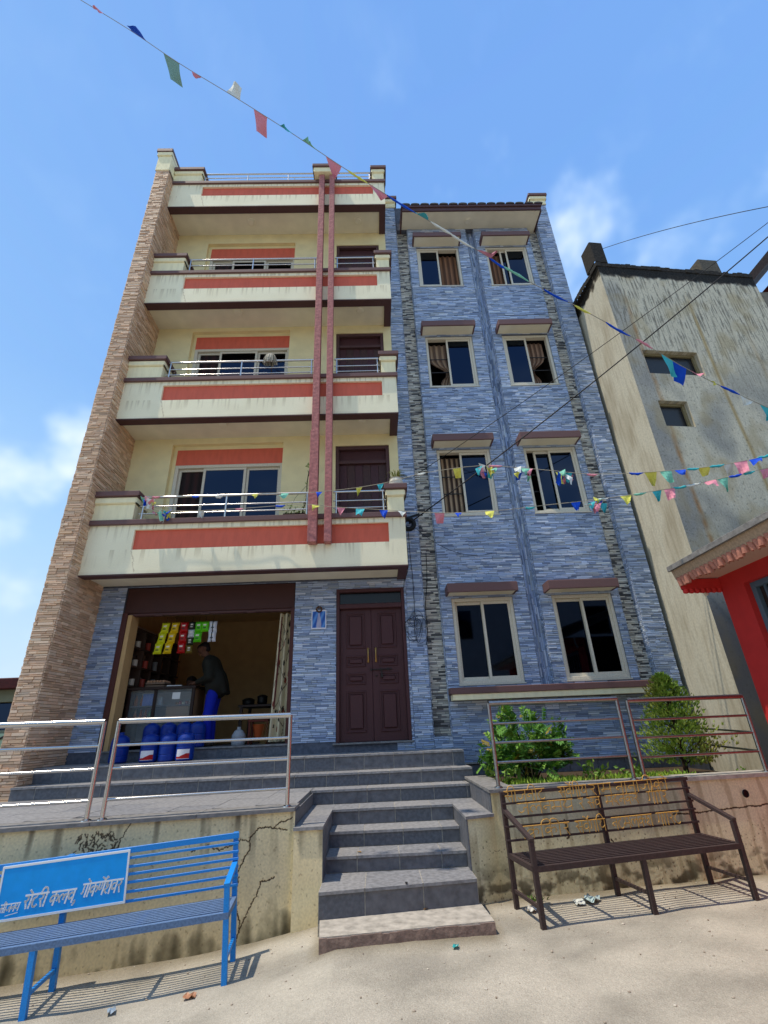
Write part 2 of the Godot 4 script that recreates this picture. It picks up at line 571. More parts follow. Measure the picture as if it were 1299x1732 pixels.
func sky_image() -> Image:
	var w := 1024
	var h := 512
	var f := FastNoiseLite.new()
	f.seed = 5
	f.frequency = 5.0
	f.fractal_octaves = 6
	f.fractal_gain = 0.55
	var g := FastNoiseLite.new()
	g.seed = 9
	g.frequency = 1.3
	g.fractal_octaves = 3
	# banks of cloud: azimuth, elevation, reach, strength
	var banks := [[-0.73, 0.40, 0.10, 1.0], [-0.63, 0.51, 0.05, 0.9], [-0.63, 0.44, 0.055, 0.9], [-0.66, 0.23, 0.08, 0.8], [0.54, 0.84, 0.085, 0.85], [0.70, 0.82, 0.09, 0.8],
		[0.5, 0.75, 0.06, 0.75], [0.47, 1.07, 0.05, 0.62], [0.28, 1.05, 0.08, 0.5], [0.60, 0.98, 0.09, 0.5], [0.15, 1.12, 0.08, 0.38], [1.6, 0.4, 0.5, 0.9], [2.6, 0.5, 0.5, 0.8], [-2.2, 0.4, 0.4, 0.9], [-1.6, 0.3, 0.25, 0.8]]
	var dirs := []
	for b in banks: dirs.append(Vector3(sin(b[0]) * cos(b[1]), sin(b[1]), -cos(b[0]) * cos(b[1])))
	var ramp := Gradient.new()
	ramp.offsets = PackedFloat32Array([0.0, 0.15, 0.33, 0.58, 0.8, 1.0])
	ramp.colors = PackedColorArray([SKY[0], SKY[1], SKY[2], SKY[3], SKY[4], SKY[5]])
	var data := PackedByteArray()
	data.resize(w * h * 3)
	for y in h:
		var el := (0.5 - (y + 0.5) / h) * PI
		for x in w:
			var az := fposmod((x + 0.5) / w * TAU + PI, TAU) - PI # the middle column looks towards +z
			var c: Color
			if el < -0.03:
				c = Color(0.42, 0.4, 0.37)
			else:
				var d := Vector3(sin(az) * cos(el), sin(el), -cos(az) * cos(el))
				c = ramp.sample(sin(maxf(el, 0.0)))
				var haze := clampf((-d.x * 0.9 + d.z * 0.45 + 0.25) * 0.5, 0, 0.5) * (1 - 0.6 * sin(maxf(el, 0)))
				c = c.lerp(Color(0.62, 0.72, 0.80), haze)
				var q := d * Vector3(1, 1.6, 1)
				var nn := f.get_noise_3dv(q) * 0.5 + 0.5
				var big := g.get_noise_3dv(q) * 0.5 + 0.5
				var m := 0.0
				for k in banks.size():
					var ang := d.distance_to(dirs[k])
					if ang < banks[k][2] * 3.2:
						m = maxf(m, banks[k][3] * exp(-pow(ang / (banks[k][2] * 1.5), 2)))
				var cov := smoothstep(0.0, 1.2, m * 1.25 - (1.0 - nn) * 2.0 + 0.45) * clampf(m * 2.0, 0, 1) * 0.8
				cov += clampf((nn - 0.5) * 0.4, 0, 0.1) * big
				c = c.lerp(Color(0.82, 0.835, 0.86), clampf(cov, 0, 0.92))
			var o := (y * w + x) * 3
			data[o] = int(c.r * 255)
			data[o + 1] = int(c.g * 255)
			data[o + 2] = int(c.b * 255)
	return Image.create_from_data(w, h, false, Image.FORMAT_RGB8, data)

const SKY := [Color(0.67, 0.725, 0.77), Color(0.60, 0.69, 0.77), Color(0.51, 0.64, 0.77), Color(0.395, 0.55, 0.745), Color(0.37, 0.525, 0.735), Color(0.36, 0.51, 0.725)]

func _ready() -> void:
	rng.seed = 42
	# ------------------------------------------------ camera, sky, sun, exposure
	var cam := Camera3D.new()
	cam.name = "camera"
	cam.transform = Transform3D(Basis(Vector3(0.999180, -0.038680, 0.011980), Vector3(0.030123, 0.907736, 0.418459), Vector3(-0.027061, -0.417755, 0.908157)), CAM)
	cam.fov = 94.8686
	cam.near = 0.05
	cam.far = 400.0
	add_child(cam)
	cam.current = true
	var env := Environment.new()
	env.background_mode = Environment.BG_SKY
	var sm := PanoramaSkyMaterial.new()
	sm.panorama = ImageTexture.create_from_image(sky_image())
	sm.energy_multiplier = 1.0
	env.sky = Sky.new()
	env.sky.sky_material = sm
	env.tonemap_mode = Environment.TONE_MAPPER_LINEAR
	env.tonemap_exposure = 1.85
	env.sdfgi_enabled = true
	env.ssao_enabled = true
	env.ssil_enabled = true
	var we := WorldEnvironment.new()
	we.name = "world"
	we.environment = env
	add_child(we)
	var sun := DirectionalLight3D.new()
	sun.name = "sun"
	sun.light_color = Color(1.0, 0.95, 0.87)
	sun.light_energy = 0.67
	sun.light_angular_distance = 0.5
	sun.shadow_enabled = true
	sun.look_at_from_position(Vector3.ZERO, Vector3(0.36, -1.0, -0.11), Vector3.FORWARD)
	add_child(sun)

	textures()
	materials()
	ground()
	building()
	shop_room()
	neighbours()
	stairs()
	walls()
	railings()
	benches()
	plants()
	shop_goods()
	people()
	bunting()
	cables()
	small_things()

func textures() -> void:
	T.grain = tex(noise_image(0.09, 1, 0.86, 1.0, 5))
	T.blot = tex(noise_image(0.012, 2, 0.93, 1.0, 5))
	T.streak = tex(noise_image(0.02, 8, 0.91, 1.0, 6, 512, 0.55))
	T.rough = tex(noise_image(0.03, 3, 0.76, 1.0, 6))
	T.dirt = tex(noise_image(0.02, 4, 0.66, 1.0, 6, 512, 0.6))
	T.grain_n = nrm(noise_image(0.07, 5, 0, 1, 5), 3.0)
	T.lump_n = nrm(noise_image(0.02, 6, 0, 1, 5), 5.0)
	# street: worn pale concrete with gravel flecks
	var gi := noise_image(0.004, 11, 0.88, 1.0, 6, 1024, 0.8)
	gi.convert(Image.FORMAT_RGB8)
	var fine := noise_image(0.2, 12, 0.80, 1.0, 2, 1024)
	var mid := noise_image(0.05, 14, 0.90, 1.0, 3, 1024)
	var d := gi.get_data()
	var fd := fine.get_data()
	var md := mid.get_data()
	for k in fd.size():
		var q := fd[k] * md[k] / 65025.0
		d[k * 3] = int(d[k * 3] * q)
		d[k * 3 + 1] = int(d[k * 3 + 1] * q * 0.985)
		d[k * 3 + 2] = int(d[k * 3 + 2] * q * 0.955)
	gi = Image.create_from_data(1024, 1024, false, Image.FORMAT_RGB8, d)
	for k in 16000:
		var x := rng.randi() % 1021
		var y := rng.randi() % 1021
		var v := rng.randf()
		var c := Color(1.0, 0.99, 0.96) if v < 0.55 else (Color(0.40, 0.37, 0.34) if v < 0.88 else Color(0.82, 0.66, 0.55))
		c = gi.get_pixel(x, y).lerp(c, rng.randf_range(0.2, 0.7))
		gi.set_pixel(x, y, c)
		if rng.randf() < 0.5: gi.set_pixel(x + 1, y, c)
		if rng.randf() < 0.35: gi.set_pixel(x, y + 1, c)
		if rng.randf() < 0.12:
			gi.set_pixel(x + 1, y + 1, c)
			gi.set_pixel(x + 2, y + 1, c)
	T.street = ImageTexture.create_from_image(gi)
	T.street_n = nrm(noise_image(0.11, 13, 0, 1, 4, 1024), 4.0)

func materials() -> void:
	M.street = mat(Color(0.85, 0.835, 0.795), 0.95, {"tex": "street", "nrm": "street_n", "ns": 0.4, "scale": 0.42})
	M.cream = mat(Color(1.0, 0.96, 0.79), 0.8, {"tex": "streak", "nrm": "lump_n", "ns": 0.2, "scale": Vector3(0.9, 0.16, 0.9)})
	M.wall_cream = mat(Color(0.97, 0.91, 0.70), 0.85, {"tex": "blot", "nrm": "lump_n", "ns": 0.15, "scale": 0.35})
	M.soffit = mat(Color(0.95, 0.92, 0.82), 0.85, {"tex": "blot", "scale": 0.3})
	M.brown = mat(Color(0.47, 0.35, 0.34), 0.6, {"tex": "grain", "scale": 1.0})
	M.darkbrown = mat(Color(0.36, 0.25, 0.25), 0.6, {"tex": "grain", "scale": 1.0})
	M.red = mat(Color(0.88, 0.43, 0.34), 0.75, {"tex": "streak", "nrm": "lump_n", "ns": 0.25, "scale": Vector3(0.9, 0.2, 0.9)})
	M.fin = mat(Color(0.78, 0.50, 0.48), 0.7, {"tex": "rough", "nrm": "lump_n", "ns": 0.5, "scale": 0.9})
	M.core = mat(Color(0.42, 0.44, 0.49), 0.9, {"tex": "rough", "scale": 0.8})
	M.core_tan = mat(Color(0.55, 0.45, 0.36), 0.9, {"tex": "rough", "scale": 0.8})
	M.tilevc = mat(Color.WHITE, 0.62, {"vc": true, "tex": "grain", "nrm": "grain_n", "ns": 0.35, "scale": 2.2, "spec": 0.5})
	M.frame = mat(Color(0.90, 0.87, 0.79), 0.5, {"tex": "grain", "scale": 0.8})
	M.pane = mat(Color(0.15, 0.185, 0.245), 0.03, {"metal": 1.0})
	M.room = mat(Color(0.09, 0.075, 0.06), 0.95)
	M.steel = mat(Color(0.80, 0.79, 0.78), 0.22, {"metal": 1.0, "nrm": "grain_n", "ns": 0.06, "scale": 1.5})
	M.steel_old = mat(Color(0.72, 0.72, 0.72), 0.32, {"metal": 1.0, "tex": "rough", "scale": 2.0})
	M.door = mat(Color(0.32, 0.185, 0.195), 0.5, {"tex": "grain", "nrm": "grain_n", "ns": 0.15, "scale": 0.9})
	M.door_up = mat(Color(0.34, 0.23, 0.215), 0.55, {"tex": "rough", "scale": 1.2})
	M.brass = mat(Color(0.70, 0.56, 0.33), 0.35, {"metal": 0.9})
	M.iron = mat(Color(0.22, 0.20, 0.19), 0.5, {"metal": 0.5})
	M.slate = mat(Color(0.43, 0.445, 0.475), 0.55, {"tex": "rough", "nrm": "lump_n", "ns": 0.35, "scale": 1.3})
	M.slate2 = mat(Color(0.46, 0.465, 0.485), 0.6, {"tex": "dirt", "nrm": "lump_n", "ns": 0.35, "scale": 0.9})
	M.tread = mat(Color(0.63, 0.625, 0.625), 0.65, {"tex": "rough", "nrm": "lump_n", "ns": 0.35, "scale": 1.1})
	M.tread2 = mat(Color(0.585, 0.585, 0.595), 0.6, {"tex": "dirt", "nrm": "lump_n", "ns": 0.35, "scale": 1.4})
	M.grout = mat(Color(0.70, 0.68, 0.64), 0.95, {"tex": "dirt", "scale": 1.5})
	M.curb = mat(Color(0.76, 0.73, 0.68), 0.9, {"tex": "dirt", "nrm": "lump_n", "ns": 0.5, "scale": 0.8})
	M.curb_face = mat(Color(0.62, 0.53, 0.48), 0.9, {"tex": "dirt", "nrm": "lump_n", "ns": 0.6, "scale": 1.2})
	M.cap = mat(Color(0.57, 0.56, 0.55), 0.8, {"tex": "dirt", "nrm": "lump_n", "ns": 0.4, "scale": 1.0})
	M.cap_pale = mat(Color(0.76, 0.74, 0.70), 0.85, {"tex": "dirt", "nrm": "lump_n", "ns": 0.4, "scale": 1.0})
	M.blue = mat(Color(0.13, 0.58, 0.93), 0.42, {"tex": "grain", "scale": 1.5})
	M.blue_worn = mat(Color(0.42, 0.54, 0.70), 0.6, {"tex": "dirt", "scale": 4.0})
	M.sign_blue = mat(Color(0.04, 0.66, 1.0), 0.4, {"tex": "blot", "scale": 1.2})
	M.white = mat(Color(0.94, 0.95, 0.95), 0.6)
	M.rustbrown = mat(Color(0.30, 0.245, 0.24), 0.6, {"tex": "rough", "scale": 2.0})
	M.gold = mat(Color(0.95, 0.74, 0.38), 0.5, {"tex": "rough", "scale": 6.0})
	M.vc = mat(Color.WHITE, 0.8, {"vc": true})
	M.vc_gloss = mat(Color.WHITE, 0.3, {"vc": true})
	M.leaf = mat(Color.WHITE, 0.55, {"vc": true, "two": true, "back": Color(0.35, 0.42, 0.12)})
	M.cloth = mat(Color.WHITE, 0.75, {"vc": true, "two": true, "back": Color(0.3, 0.3, 0.3)})
	M.black = mat(Color(0.03, 0.03, 0.035), 0.5)
	M.wire = mat(Color(0.05, 0.05, 0.06), 0.6)
	M.jar = mat(Color(0.02, 0.19, 0.54), 0.42, {"spec": 0.4})
	M.wood = mat(Color(0.17, 0.10, 0.075), 0.5, {"tex": "grain", "scale": 1.5})
	M.olive = mat(Color(0.80, 0.66, 0.46), 0.9, {"tex": "blot", "scale": 0.5})
	M.paper = mat(Color(0.88, 0.88, 0.86), 0.8)
	M.carton = mat(Color(0.52, 0.41, 0.28), 0.85)
	M.terracotta = mat(Color(0.80, 0.54, 0.46), 0.85, {"tex": "dirt", "scale": 3.0})
	M.redwall = mat(Color(0.80, 0.20, 0.19), 0.7, {"tex": "blot", "scale": 0.6})
	M.soil = mat(Color(0.30, 0.24, 0.17), 0.95, {"tex": "dirt", "scale": 2.0})
	M.pot = mat(Color(0.82, 0.80, 0.74), 0.7)
	M.glass = mat(Color(0.7, 0.76, 0.78, 0.12), 0.05)
	M.glass.transparency = BaseMaterial3D.TRANSPARENCY_ALPHA
	M.bluegrey = mat(Color(0.33, 0.41, 0.47), 0.5)
	M.rooftile = mat(Color(0.30, 0.29, 0.28), 0.8, {"tex": "dirt", "scale": 2.0})

func ground() -> void:
	var b := MB.new()
	var xs := []
	var zs := []
	for k in range(-80, -8, 8): xs.append(float(k))
	for k in 57: xs.append(-8.0 + k * 0.0625 * 4 if k < 12 else -5.0 + (k - 12) * 0.125)
	for k in 47: xs.append(0.625 + k * 0.125)
	for k in range(7, 88, 8): xs.append(float(k))
	for k in range(-80, 1, 8): zs.append(float(k))
	for k in 61: zs.append(1.0 + k * 0.1)
	for k in range(8, 90, 8): zs.append(float(k))
	xs.sort()
	zs.sort()
	var f := FastNoiseLite.new()
	f.seed = 3
	f.frequency = 0.5
	var g := FastNoiseLite.new()
	g.seed = 17
	g.frequency = 0.9
	g.fractal_octaves = 5
	var hh := func(x: float, z: float) -> Vector3:
		return Vector3(x, ground_y(x) + f.get_noise_2d(x * 2, z * 2) * 0.010 + g.get_noise_2d(x * 4, z * 4) * 0.004, z)
	for a in xs.size() - 1:
		for c in zs.size() - 1:
			if xs[a + 1] - xs[a] < 0.01 or zs[c + 1] - zs[c] < 0.01: continue
			var k0 := b.v.size()
			b.quad(hh.call(xs[a], zs[c + 1]), hh.call(xs[a + 1], zs[c + 1]), hh.call(xs[a + 1], zs[c]), hh.call(xs[a], zs[c]))
			for k in range(k0, b.v.size()): # worn patches and dirt swept against the walls
				var p := b.v[k]
				var n := g.get_noise_2d(p.x, p.z * 1.6) * 0.5 + 0.5
				var foot := zl(p.x) if p.x < -0.5 else (zr(p.x) if p.x > 0.9 else 3.4)
				var dirt := clampf(1.0 - (p.z - foot - 0.02) / (0.10 + 0.25 * n), 0, 1)
				var t := 1.0 - clampf((n - 0.42) * 0.9, 0, 0.28)
				b.c[k] = Color(t, t * 0.99, t * 0.975).lerp(Color(0.40, 0.36, 0.27), dirt * 0.75)
	M.street.vertex_color_use_as_albedo = true
	structure("street", b, M.street)
	# loose gravel
	b = MB.new()
	for k in 520:
		var x := rng.randf_range(-3.2, 4.2)
		var z := 3.0 + 3.2 * pow(rng.randf(), 1.3)
		if x < -0.5: z = maxf(z, zl(x) + 0.03)
		if x > -0.6 and x < 1.0 and z < 3.5: continue
		if x > 0.9: z = z - 0.6 if z - 0.6 > zr(x) + 0.03 else z
		var s := rng.randf_range(0.003, 0.009)
		if rng.randf() < 0.05: s *= 1.8
		b.col = lin(Color(0.80, 0.77, 0.71).lerp(Color(0.52, 0.46, 0.40), rng.randf()))
		var rx := rng.randf_range(0.8, 1.5)
		b.ball(hh.call(x, z) + Vector3(0, s * 0.3, 0), Vector3(s * rx, s * 0.7, s), 3, 5)
	stuff(tag(put("gravel", b, M.vc), "loose gravel scattered on the street", "gravel"))

# ================================================================ the apartment building
const BY := [3.99, 7.07, 10.12, 13.40]
const WT := [3.59, 6.68, 9.76, 12.82]
const WB := [2.15, 5.20, 8.29, 11.41]

func building() -> void:
	var B := thing("apartment_building", "four storey apartment building with blue stone strip facade, cream balconies and tan side column", "building")
	var holes := []
	for k in 4:
		holes.append(Rect2(1.37, WB[k], 1.09, WT[k] - WB[k]))
		holes.append(Rect2(3.16, WB[k], 1.08, WT[k] - WB[k]))
	var up := []
	for k in 3:
		up.append(Rect2(-4.0, BY[k] + 0.45, 2.24, 2.53))
		up.append(Rect2(-0.69, BY[k] + 0.45, 1.09, 2.40))
	var low := [Rect2(-4.36, 1.385, 2.97, 2.60), Rect2(-0.66, 1.36, 1.195, 2.465)]
	var grooves := [Rect2(0.88, 1.4, 0.30, 12.15), Rect2(2.72, 2.09, 0.23, 11.46), Rect2(4.38, 2.09, 0.30, 12.3)]
	# walls
	var w := MB.new()
	w.wall(0.58, 5.06, -0.4, 14.45, -0.006, holes + grooves, 0.14)
	put("wall", w, M.core, B)
	w = MB.new()
	for g: Rect2 in grooves:
		w.box(g.position.x, g.end.x, g.position.y, g.end.y, -0.3, -0.14)
	put("groove_wall", w, M.core, B)
	w = MB.new()
	w.wall(-4.8, 0.58, 1.0, 4.1, -0.006, low, 0.12)
	w.box(-4.8, 0.58, -0.4, 1.0, -0.3, -0.006)
	put("shop_front_wall", w, M.core, B)
	w = MB.new()
	w.wall(-4.8, 0.58, 4.1, 13.6, 0.0, up, 0.14)
	put("balcony_wall", w, M.wall_cream, B)
	w = MB.new() # closed bulk behind the facades
	w.box(0.62, 5.04, -0.4, 14.3, -9.0, -0.75)
	w.box(-4.8, 0.62, 4.15, 14.0, -9.0, -0.75)
	w.box(-4.8, -4.62, -0.4, 4.15, -9.0, -0.02)
	w.box(-1.22, -0.7, -0.4, 4.15, -9.0, -0.3)
	w.box(-0.7, 0.62, -0.4, 4.15, -9.0, -0.4)
	w.box(5.0, 5.055, -0.4, 14.3, -9.0, -0.02)
	w.box(0.5, 0.575, 4.0, 14.4, -0.75, -0.01)
	w.box(-4.8, -4.7, 4.15, 14.0, -0.75, -0.01)
	w.box(0.62, 5.0, 14.2, 14.3, -0.75, -0.1)
	w.box(-4.7, 0.5, 13.6, 14.0, -0.75, -0.1)
	put("rear_wall", w, M.core, B)
	# floors inside the open windows, so rooms are dark boxes
	for k in 4:
		for s in 2:
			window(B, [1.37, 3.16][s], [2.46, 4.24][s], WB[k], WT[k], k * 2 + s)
	ledge_and_hoods(B)
	for k in 4: balcony(B, k)
	fins(B)
	for k in 3:
		big_window(B, k)
		upper_door(B, k)
	front_door(B)
	shutter(B)
	eave(B)
	# ---- cladding
	var I := Transform3D.IDENTITY
	var hr := Vector2(0.02, 0.036)
	var lr := Vector2(0.08, 0.3)
	var dr := Vector2(0.004, 0.019)
	var lo2 := []
	for q: Rect2 in low: lo2.append(Rect2(q.position - Vector2(-4.8, 1.0), q.size))
	lo2.append(Rect2(0, 0, 5.1, 0.385))
	clad(I.translated(Vector3(-4.8, 1.0, -0.006)), 5.38, 2.99, lo2, "blue", 8, hr, lr, dr)
	clad(I.translated(Vector3(0.58, 1.0, -0.006)), 0.30, 13.5, [], "blue", 8, hr, lr, dr)
	clad(I.translated(Vector3(4.68, 1.0, -0.006)), 0.38, 13.5, [], "blue", 8, hr, lr, dr)
	var sh := func(x0: float, y0: float) -> Array:
		var o := []
		for q: Rect2 in holes: o.append(Rect2(q.position - Vector2(x0, y0), q.size))
		o.append(Rect2(1.15 - x0, 1.9 - y0, 3.35, 0.2))
		return o
	clad(I.translated(Vector3(1.18, 1.02, -0.006)), 1.54, 12.53, sh.call(1.18, 1.02), "blue", 8, hr, lr, dr)
	clad(I.translated(Vector3(2.95, 1.02, -0.006)), 1.43, 12.53, sh.call(2.95, 1.02), "blue", 8, hr, lr, dr)
	clad(I.translated(Vector3(2.72, 1.02, -0.006)), 0.23, 0.9, [], "blue", 8, hr, lr, dr)
	clad(I.translated(Vector3(4.38, 1.02, -0.006)), 0.30, 0.9, [], "blue", 8, hr, lr, dr)
	clad(I.translated(Vector3(0.88, 1.0, -0.006)), 0.30, 0.4, [], "blue", 8, hr, lr, dr)
	# grooves: grey strips left and right, upright blue strips in the middle
	clad(I.translated(Vector3(0.88, 1.4, -0.14)), 0.30, 12.15, [], "grey", 6, hr, Vector2(0.08, 0.22), Vector2(0.004, 0.024))
	clad(I.translated(Vector3(4.38, 2.09, -0.14)), 0.30, 12.2, [], "grey", 6, hr, Vector2(0.08, 0.22), Vector2(0.004, 0.024))
	var upright := Transform3D(Basis(Vector3(0, 1, 0), Vector3(-1, 0, 0), Vector3(0, 0, 1)), Vector3(2.95, 2.09, -0.14))
	clad(upright, 11.46, 0.23, [], "blue", 8, hr, lr, dr)
	# returns of the grooves: left-facing and right-facing
	for e in [[1.18, 1.4, 12.15, -1], [0.88, 1.4, 12.15, 1], [2.95, 2.09, 11.46, -1], [2.72, 2.09, 11.46, 1], [4.68, 2.09, 12.2, -1], [4.38, 2.09, 12.2, 1]]:
		var bs := Basis(Vector3(0, 0, 1), Vector3.UP, Vector3(-1, 0, 0)) if e[3] < 0 else Basis(Vector3(0, 0, -1), Vector3.UP, Vector3(1, 0, 0))
		var og := Vector3(e[0] + 0.004 * e[3], e[1], -0.135 if e[3] < 0 else -0.002)
		clad(Transform3D(bs, og), 0.13, e[2], [], "blue", 8, hr, Vector2(0.06, 0.13), Vector2(0.003, 0.01))
	# tan column: front, inner side, outer side
	var tc := MB.new()
	tc.box(-5.12, -4.8, -0.4, 14.5, -8.9, 1.0)
	put("column_wall", tc, M.core_tan, B)
	var th := Vector2(0.022, 0.05)
	var tl := Vector2(0.07, 0.28)
	var td := Vector2(0.004, 0.022)
	clad(I.translated(Vector3(-5.12, 0.0, 1.0)), 0.32, 14.45, [], "tan", 6, th, tl, td)
	var side := Transform3D(Basis(Vector3(0, 0, -1), Vector3.UP, Vector3(1, 0, 0)), Vector3(-4.8, 0.87, 1.0))
	clad(side, 1.0, 13.5, [], "tan", 6, th, tl, td)
	side = Transform3D(Basis(Vector3(0, 0, 1), Vector3.UP, Vector3(-1, 0, 0)), Vector3(-5.12, 0.0, -2.0))
	clad(side, 3.0, 14.4, [], "tan", 6, Vector2(0.05, 0.09), Vector2(0.2, 0.5), td)
	emit_cladding(B)
	# column head
	var h := MB.new()
	h.cbox(-5.15, -4.80, 14.45, 15.02, 0.40, 1.03, 0.01)
	h.cbox(-5.18, -4.80, 15.02, 15.16, 0.36, 1.06, 0.012)
	put("column_head", h, M.cream, B)
	h = MB.new()
	h.cbox(-5.2, -4.80, 15.16, 15.28, 0.34, 1.08, 0.01)
	put("column_cap", h, M.brown, B)

func palette(pal: String) -> Array:
	if pal == "blue":
		return [Color(0.75, 0.82, 0.92), Color(0.70, 0.77, 0.88), Color(0.62, 0.69, 0.80), Color(0.69, 0.74, 0.80), Color(0.86, 0.90, 0.97), Color(0.65, 0.73, 0.87), Color(0.52, 0.59, 0.71), Color(0.72, 0.80, 0.92)]
	if pal == "grey":
		return [Color(0.93, 0.91, 0.85), Color(0.86, 0.84, 0.78), Color(0.72, 0.71, 0.67), Color(0.90, 0.88, 0.82), Color(0.56, 0.55, 0.54), Color(0.34, 0.34, 0.34)]
	return [Color(0.94, 0.80, 0.67), Color(0.91, 0.77, 0.63), Color(0.87, 0.73, 0.59), Color(0.95, 0.83, 0.71), Color(0.90, 0.75, 0.62), Color(0.84, 0.69, 0.56)]

func emit_cladding(B: Node) -> void:
	var score := []
	for k in pieces.size():
		var p: Array = pieces[k]
		var fr: Transform3D = p[0]
		var at: Vector3 = fr * Vector3(p[1] + p[3] / 2, p[2] + p[4] / 2, p[5])
		var to := CAM - at
		var facing: float = fr.basis.z.dot(to.normalized())
		if facing <= 0.05 or (at.x < -5.0 and fr.basis.z.x < -0.5): continue
		score.append(Vector2(p[3] * p[4] * facing / to.length_squared(), k))
	score.sort_custom(func(a, b): return a.x > b.x)
	var chosen := {}
	for k in mini(300, score.size()): chosen[int(score[k].y)] = true
	var mats := {}
	var units := {}
	var mbs := {}
	for pal in ["blue", "grey", "tan"]:
		mbs[pal] = MB.new()
		var cols := palette(pal)
		for tn in cols.size():
			var m: StandardMaterial3D = M.tilevc.duplicate()
			m.vertex_color_use_as_albedo = false
			m.albedo_color = cols[tn]
			mats[pal + str(tn)] = m
	var unit := MB.new()
	unit.frustum(0, 1, 0, 1, 0, 1, 0.04)
	var um := unit.mesh()
	for k in pieces.size():
		var p: Array = pieces[k]
		if chosen.has(k):
			var xf: Transform3D = p[0] * Transform3D(Basis.from_scale(Vector3(p[3] - 0.0025, p[4] - 0.003, p[5])), Vector3(p[1], p[2], 0))
			put("stone_strip", um, mats[p[6] + str(p[7])], B, xf)
		else:
			var b: MB = mbs[p[6]]
			b.xf = p[0]
			var cc: Color = palette(p[6])[p[7]]
			var q := rng.randf_range(0.92, 1.08)
			b.col = lin(Color(cc.r * q, cc.g * q, cc.b * q))
			b.frustum(p[1], p[1] + p[3] - 0.0025, p[2], p[2] + p[4] - 0.003, 0, p[5], 0.0025)
	for pal in ["blue", "grey", "tan"]:
		var o := put(pal + "_stone_cladding", mbs[pal], M.tilevc, B)
		stuff(o)
	pieces.clear()

func curtain_mesh(x0: float, x1: float, y0: float, y1: float, z: float, folds: int, c0: Color, c1: Color, tie := 0, amp := 0.02) -> MB:
	var b := MB.new()
	var nx := folds * 6
	var ny := 14
	var grid := []
	for j in ny + 1:
		var row := []
		var v := float(j) / ny
		for k in nx + 1:
			var u := float(k) / nx
			var x := lerpf(x0, x1, u)
			if tie != 0: # gathered towards one jamb at two thirds of the height
				var g := exp(-pow((v - 0.36) / 0.16, 2)) * 0.75 + clampf((0.36 - v) * 1.6, 0, 0.55)
				x = lerpf(x, x1 if tie > 0 else x0, clampf(g, 0, 0.8))
			var zz := z + sin(u * folds * TAU + sin(v * 5) * 0.4) * amp
			row.append(Vector3(x, lerpf(y0, y1, v), zz))
		grid.append(row)
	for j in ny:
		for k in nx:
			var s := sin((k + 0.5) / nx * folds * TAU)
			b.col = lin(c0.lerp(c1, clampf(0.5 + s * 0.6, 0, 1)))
			b.quad(grid[j][k], grid[j][k + 1], grid[j + 1][k + 1], grid[j + 1][k])
	return b

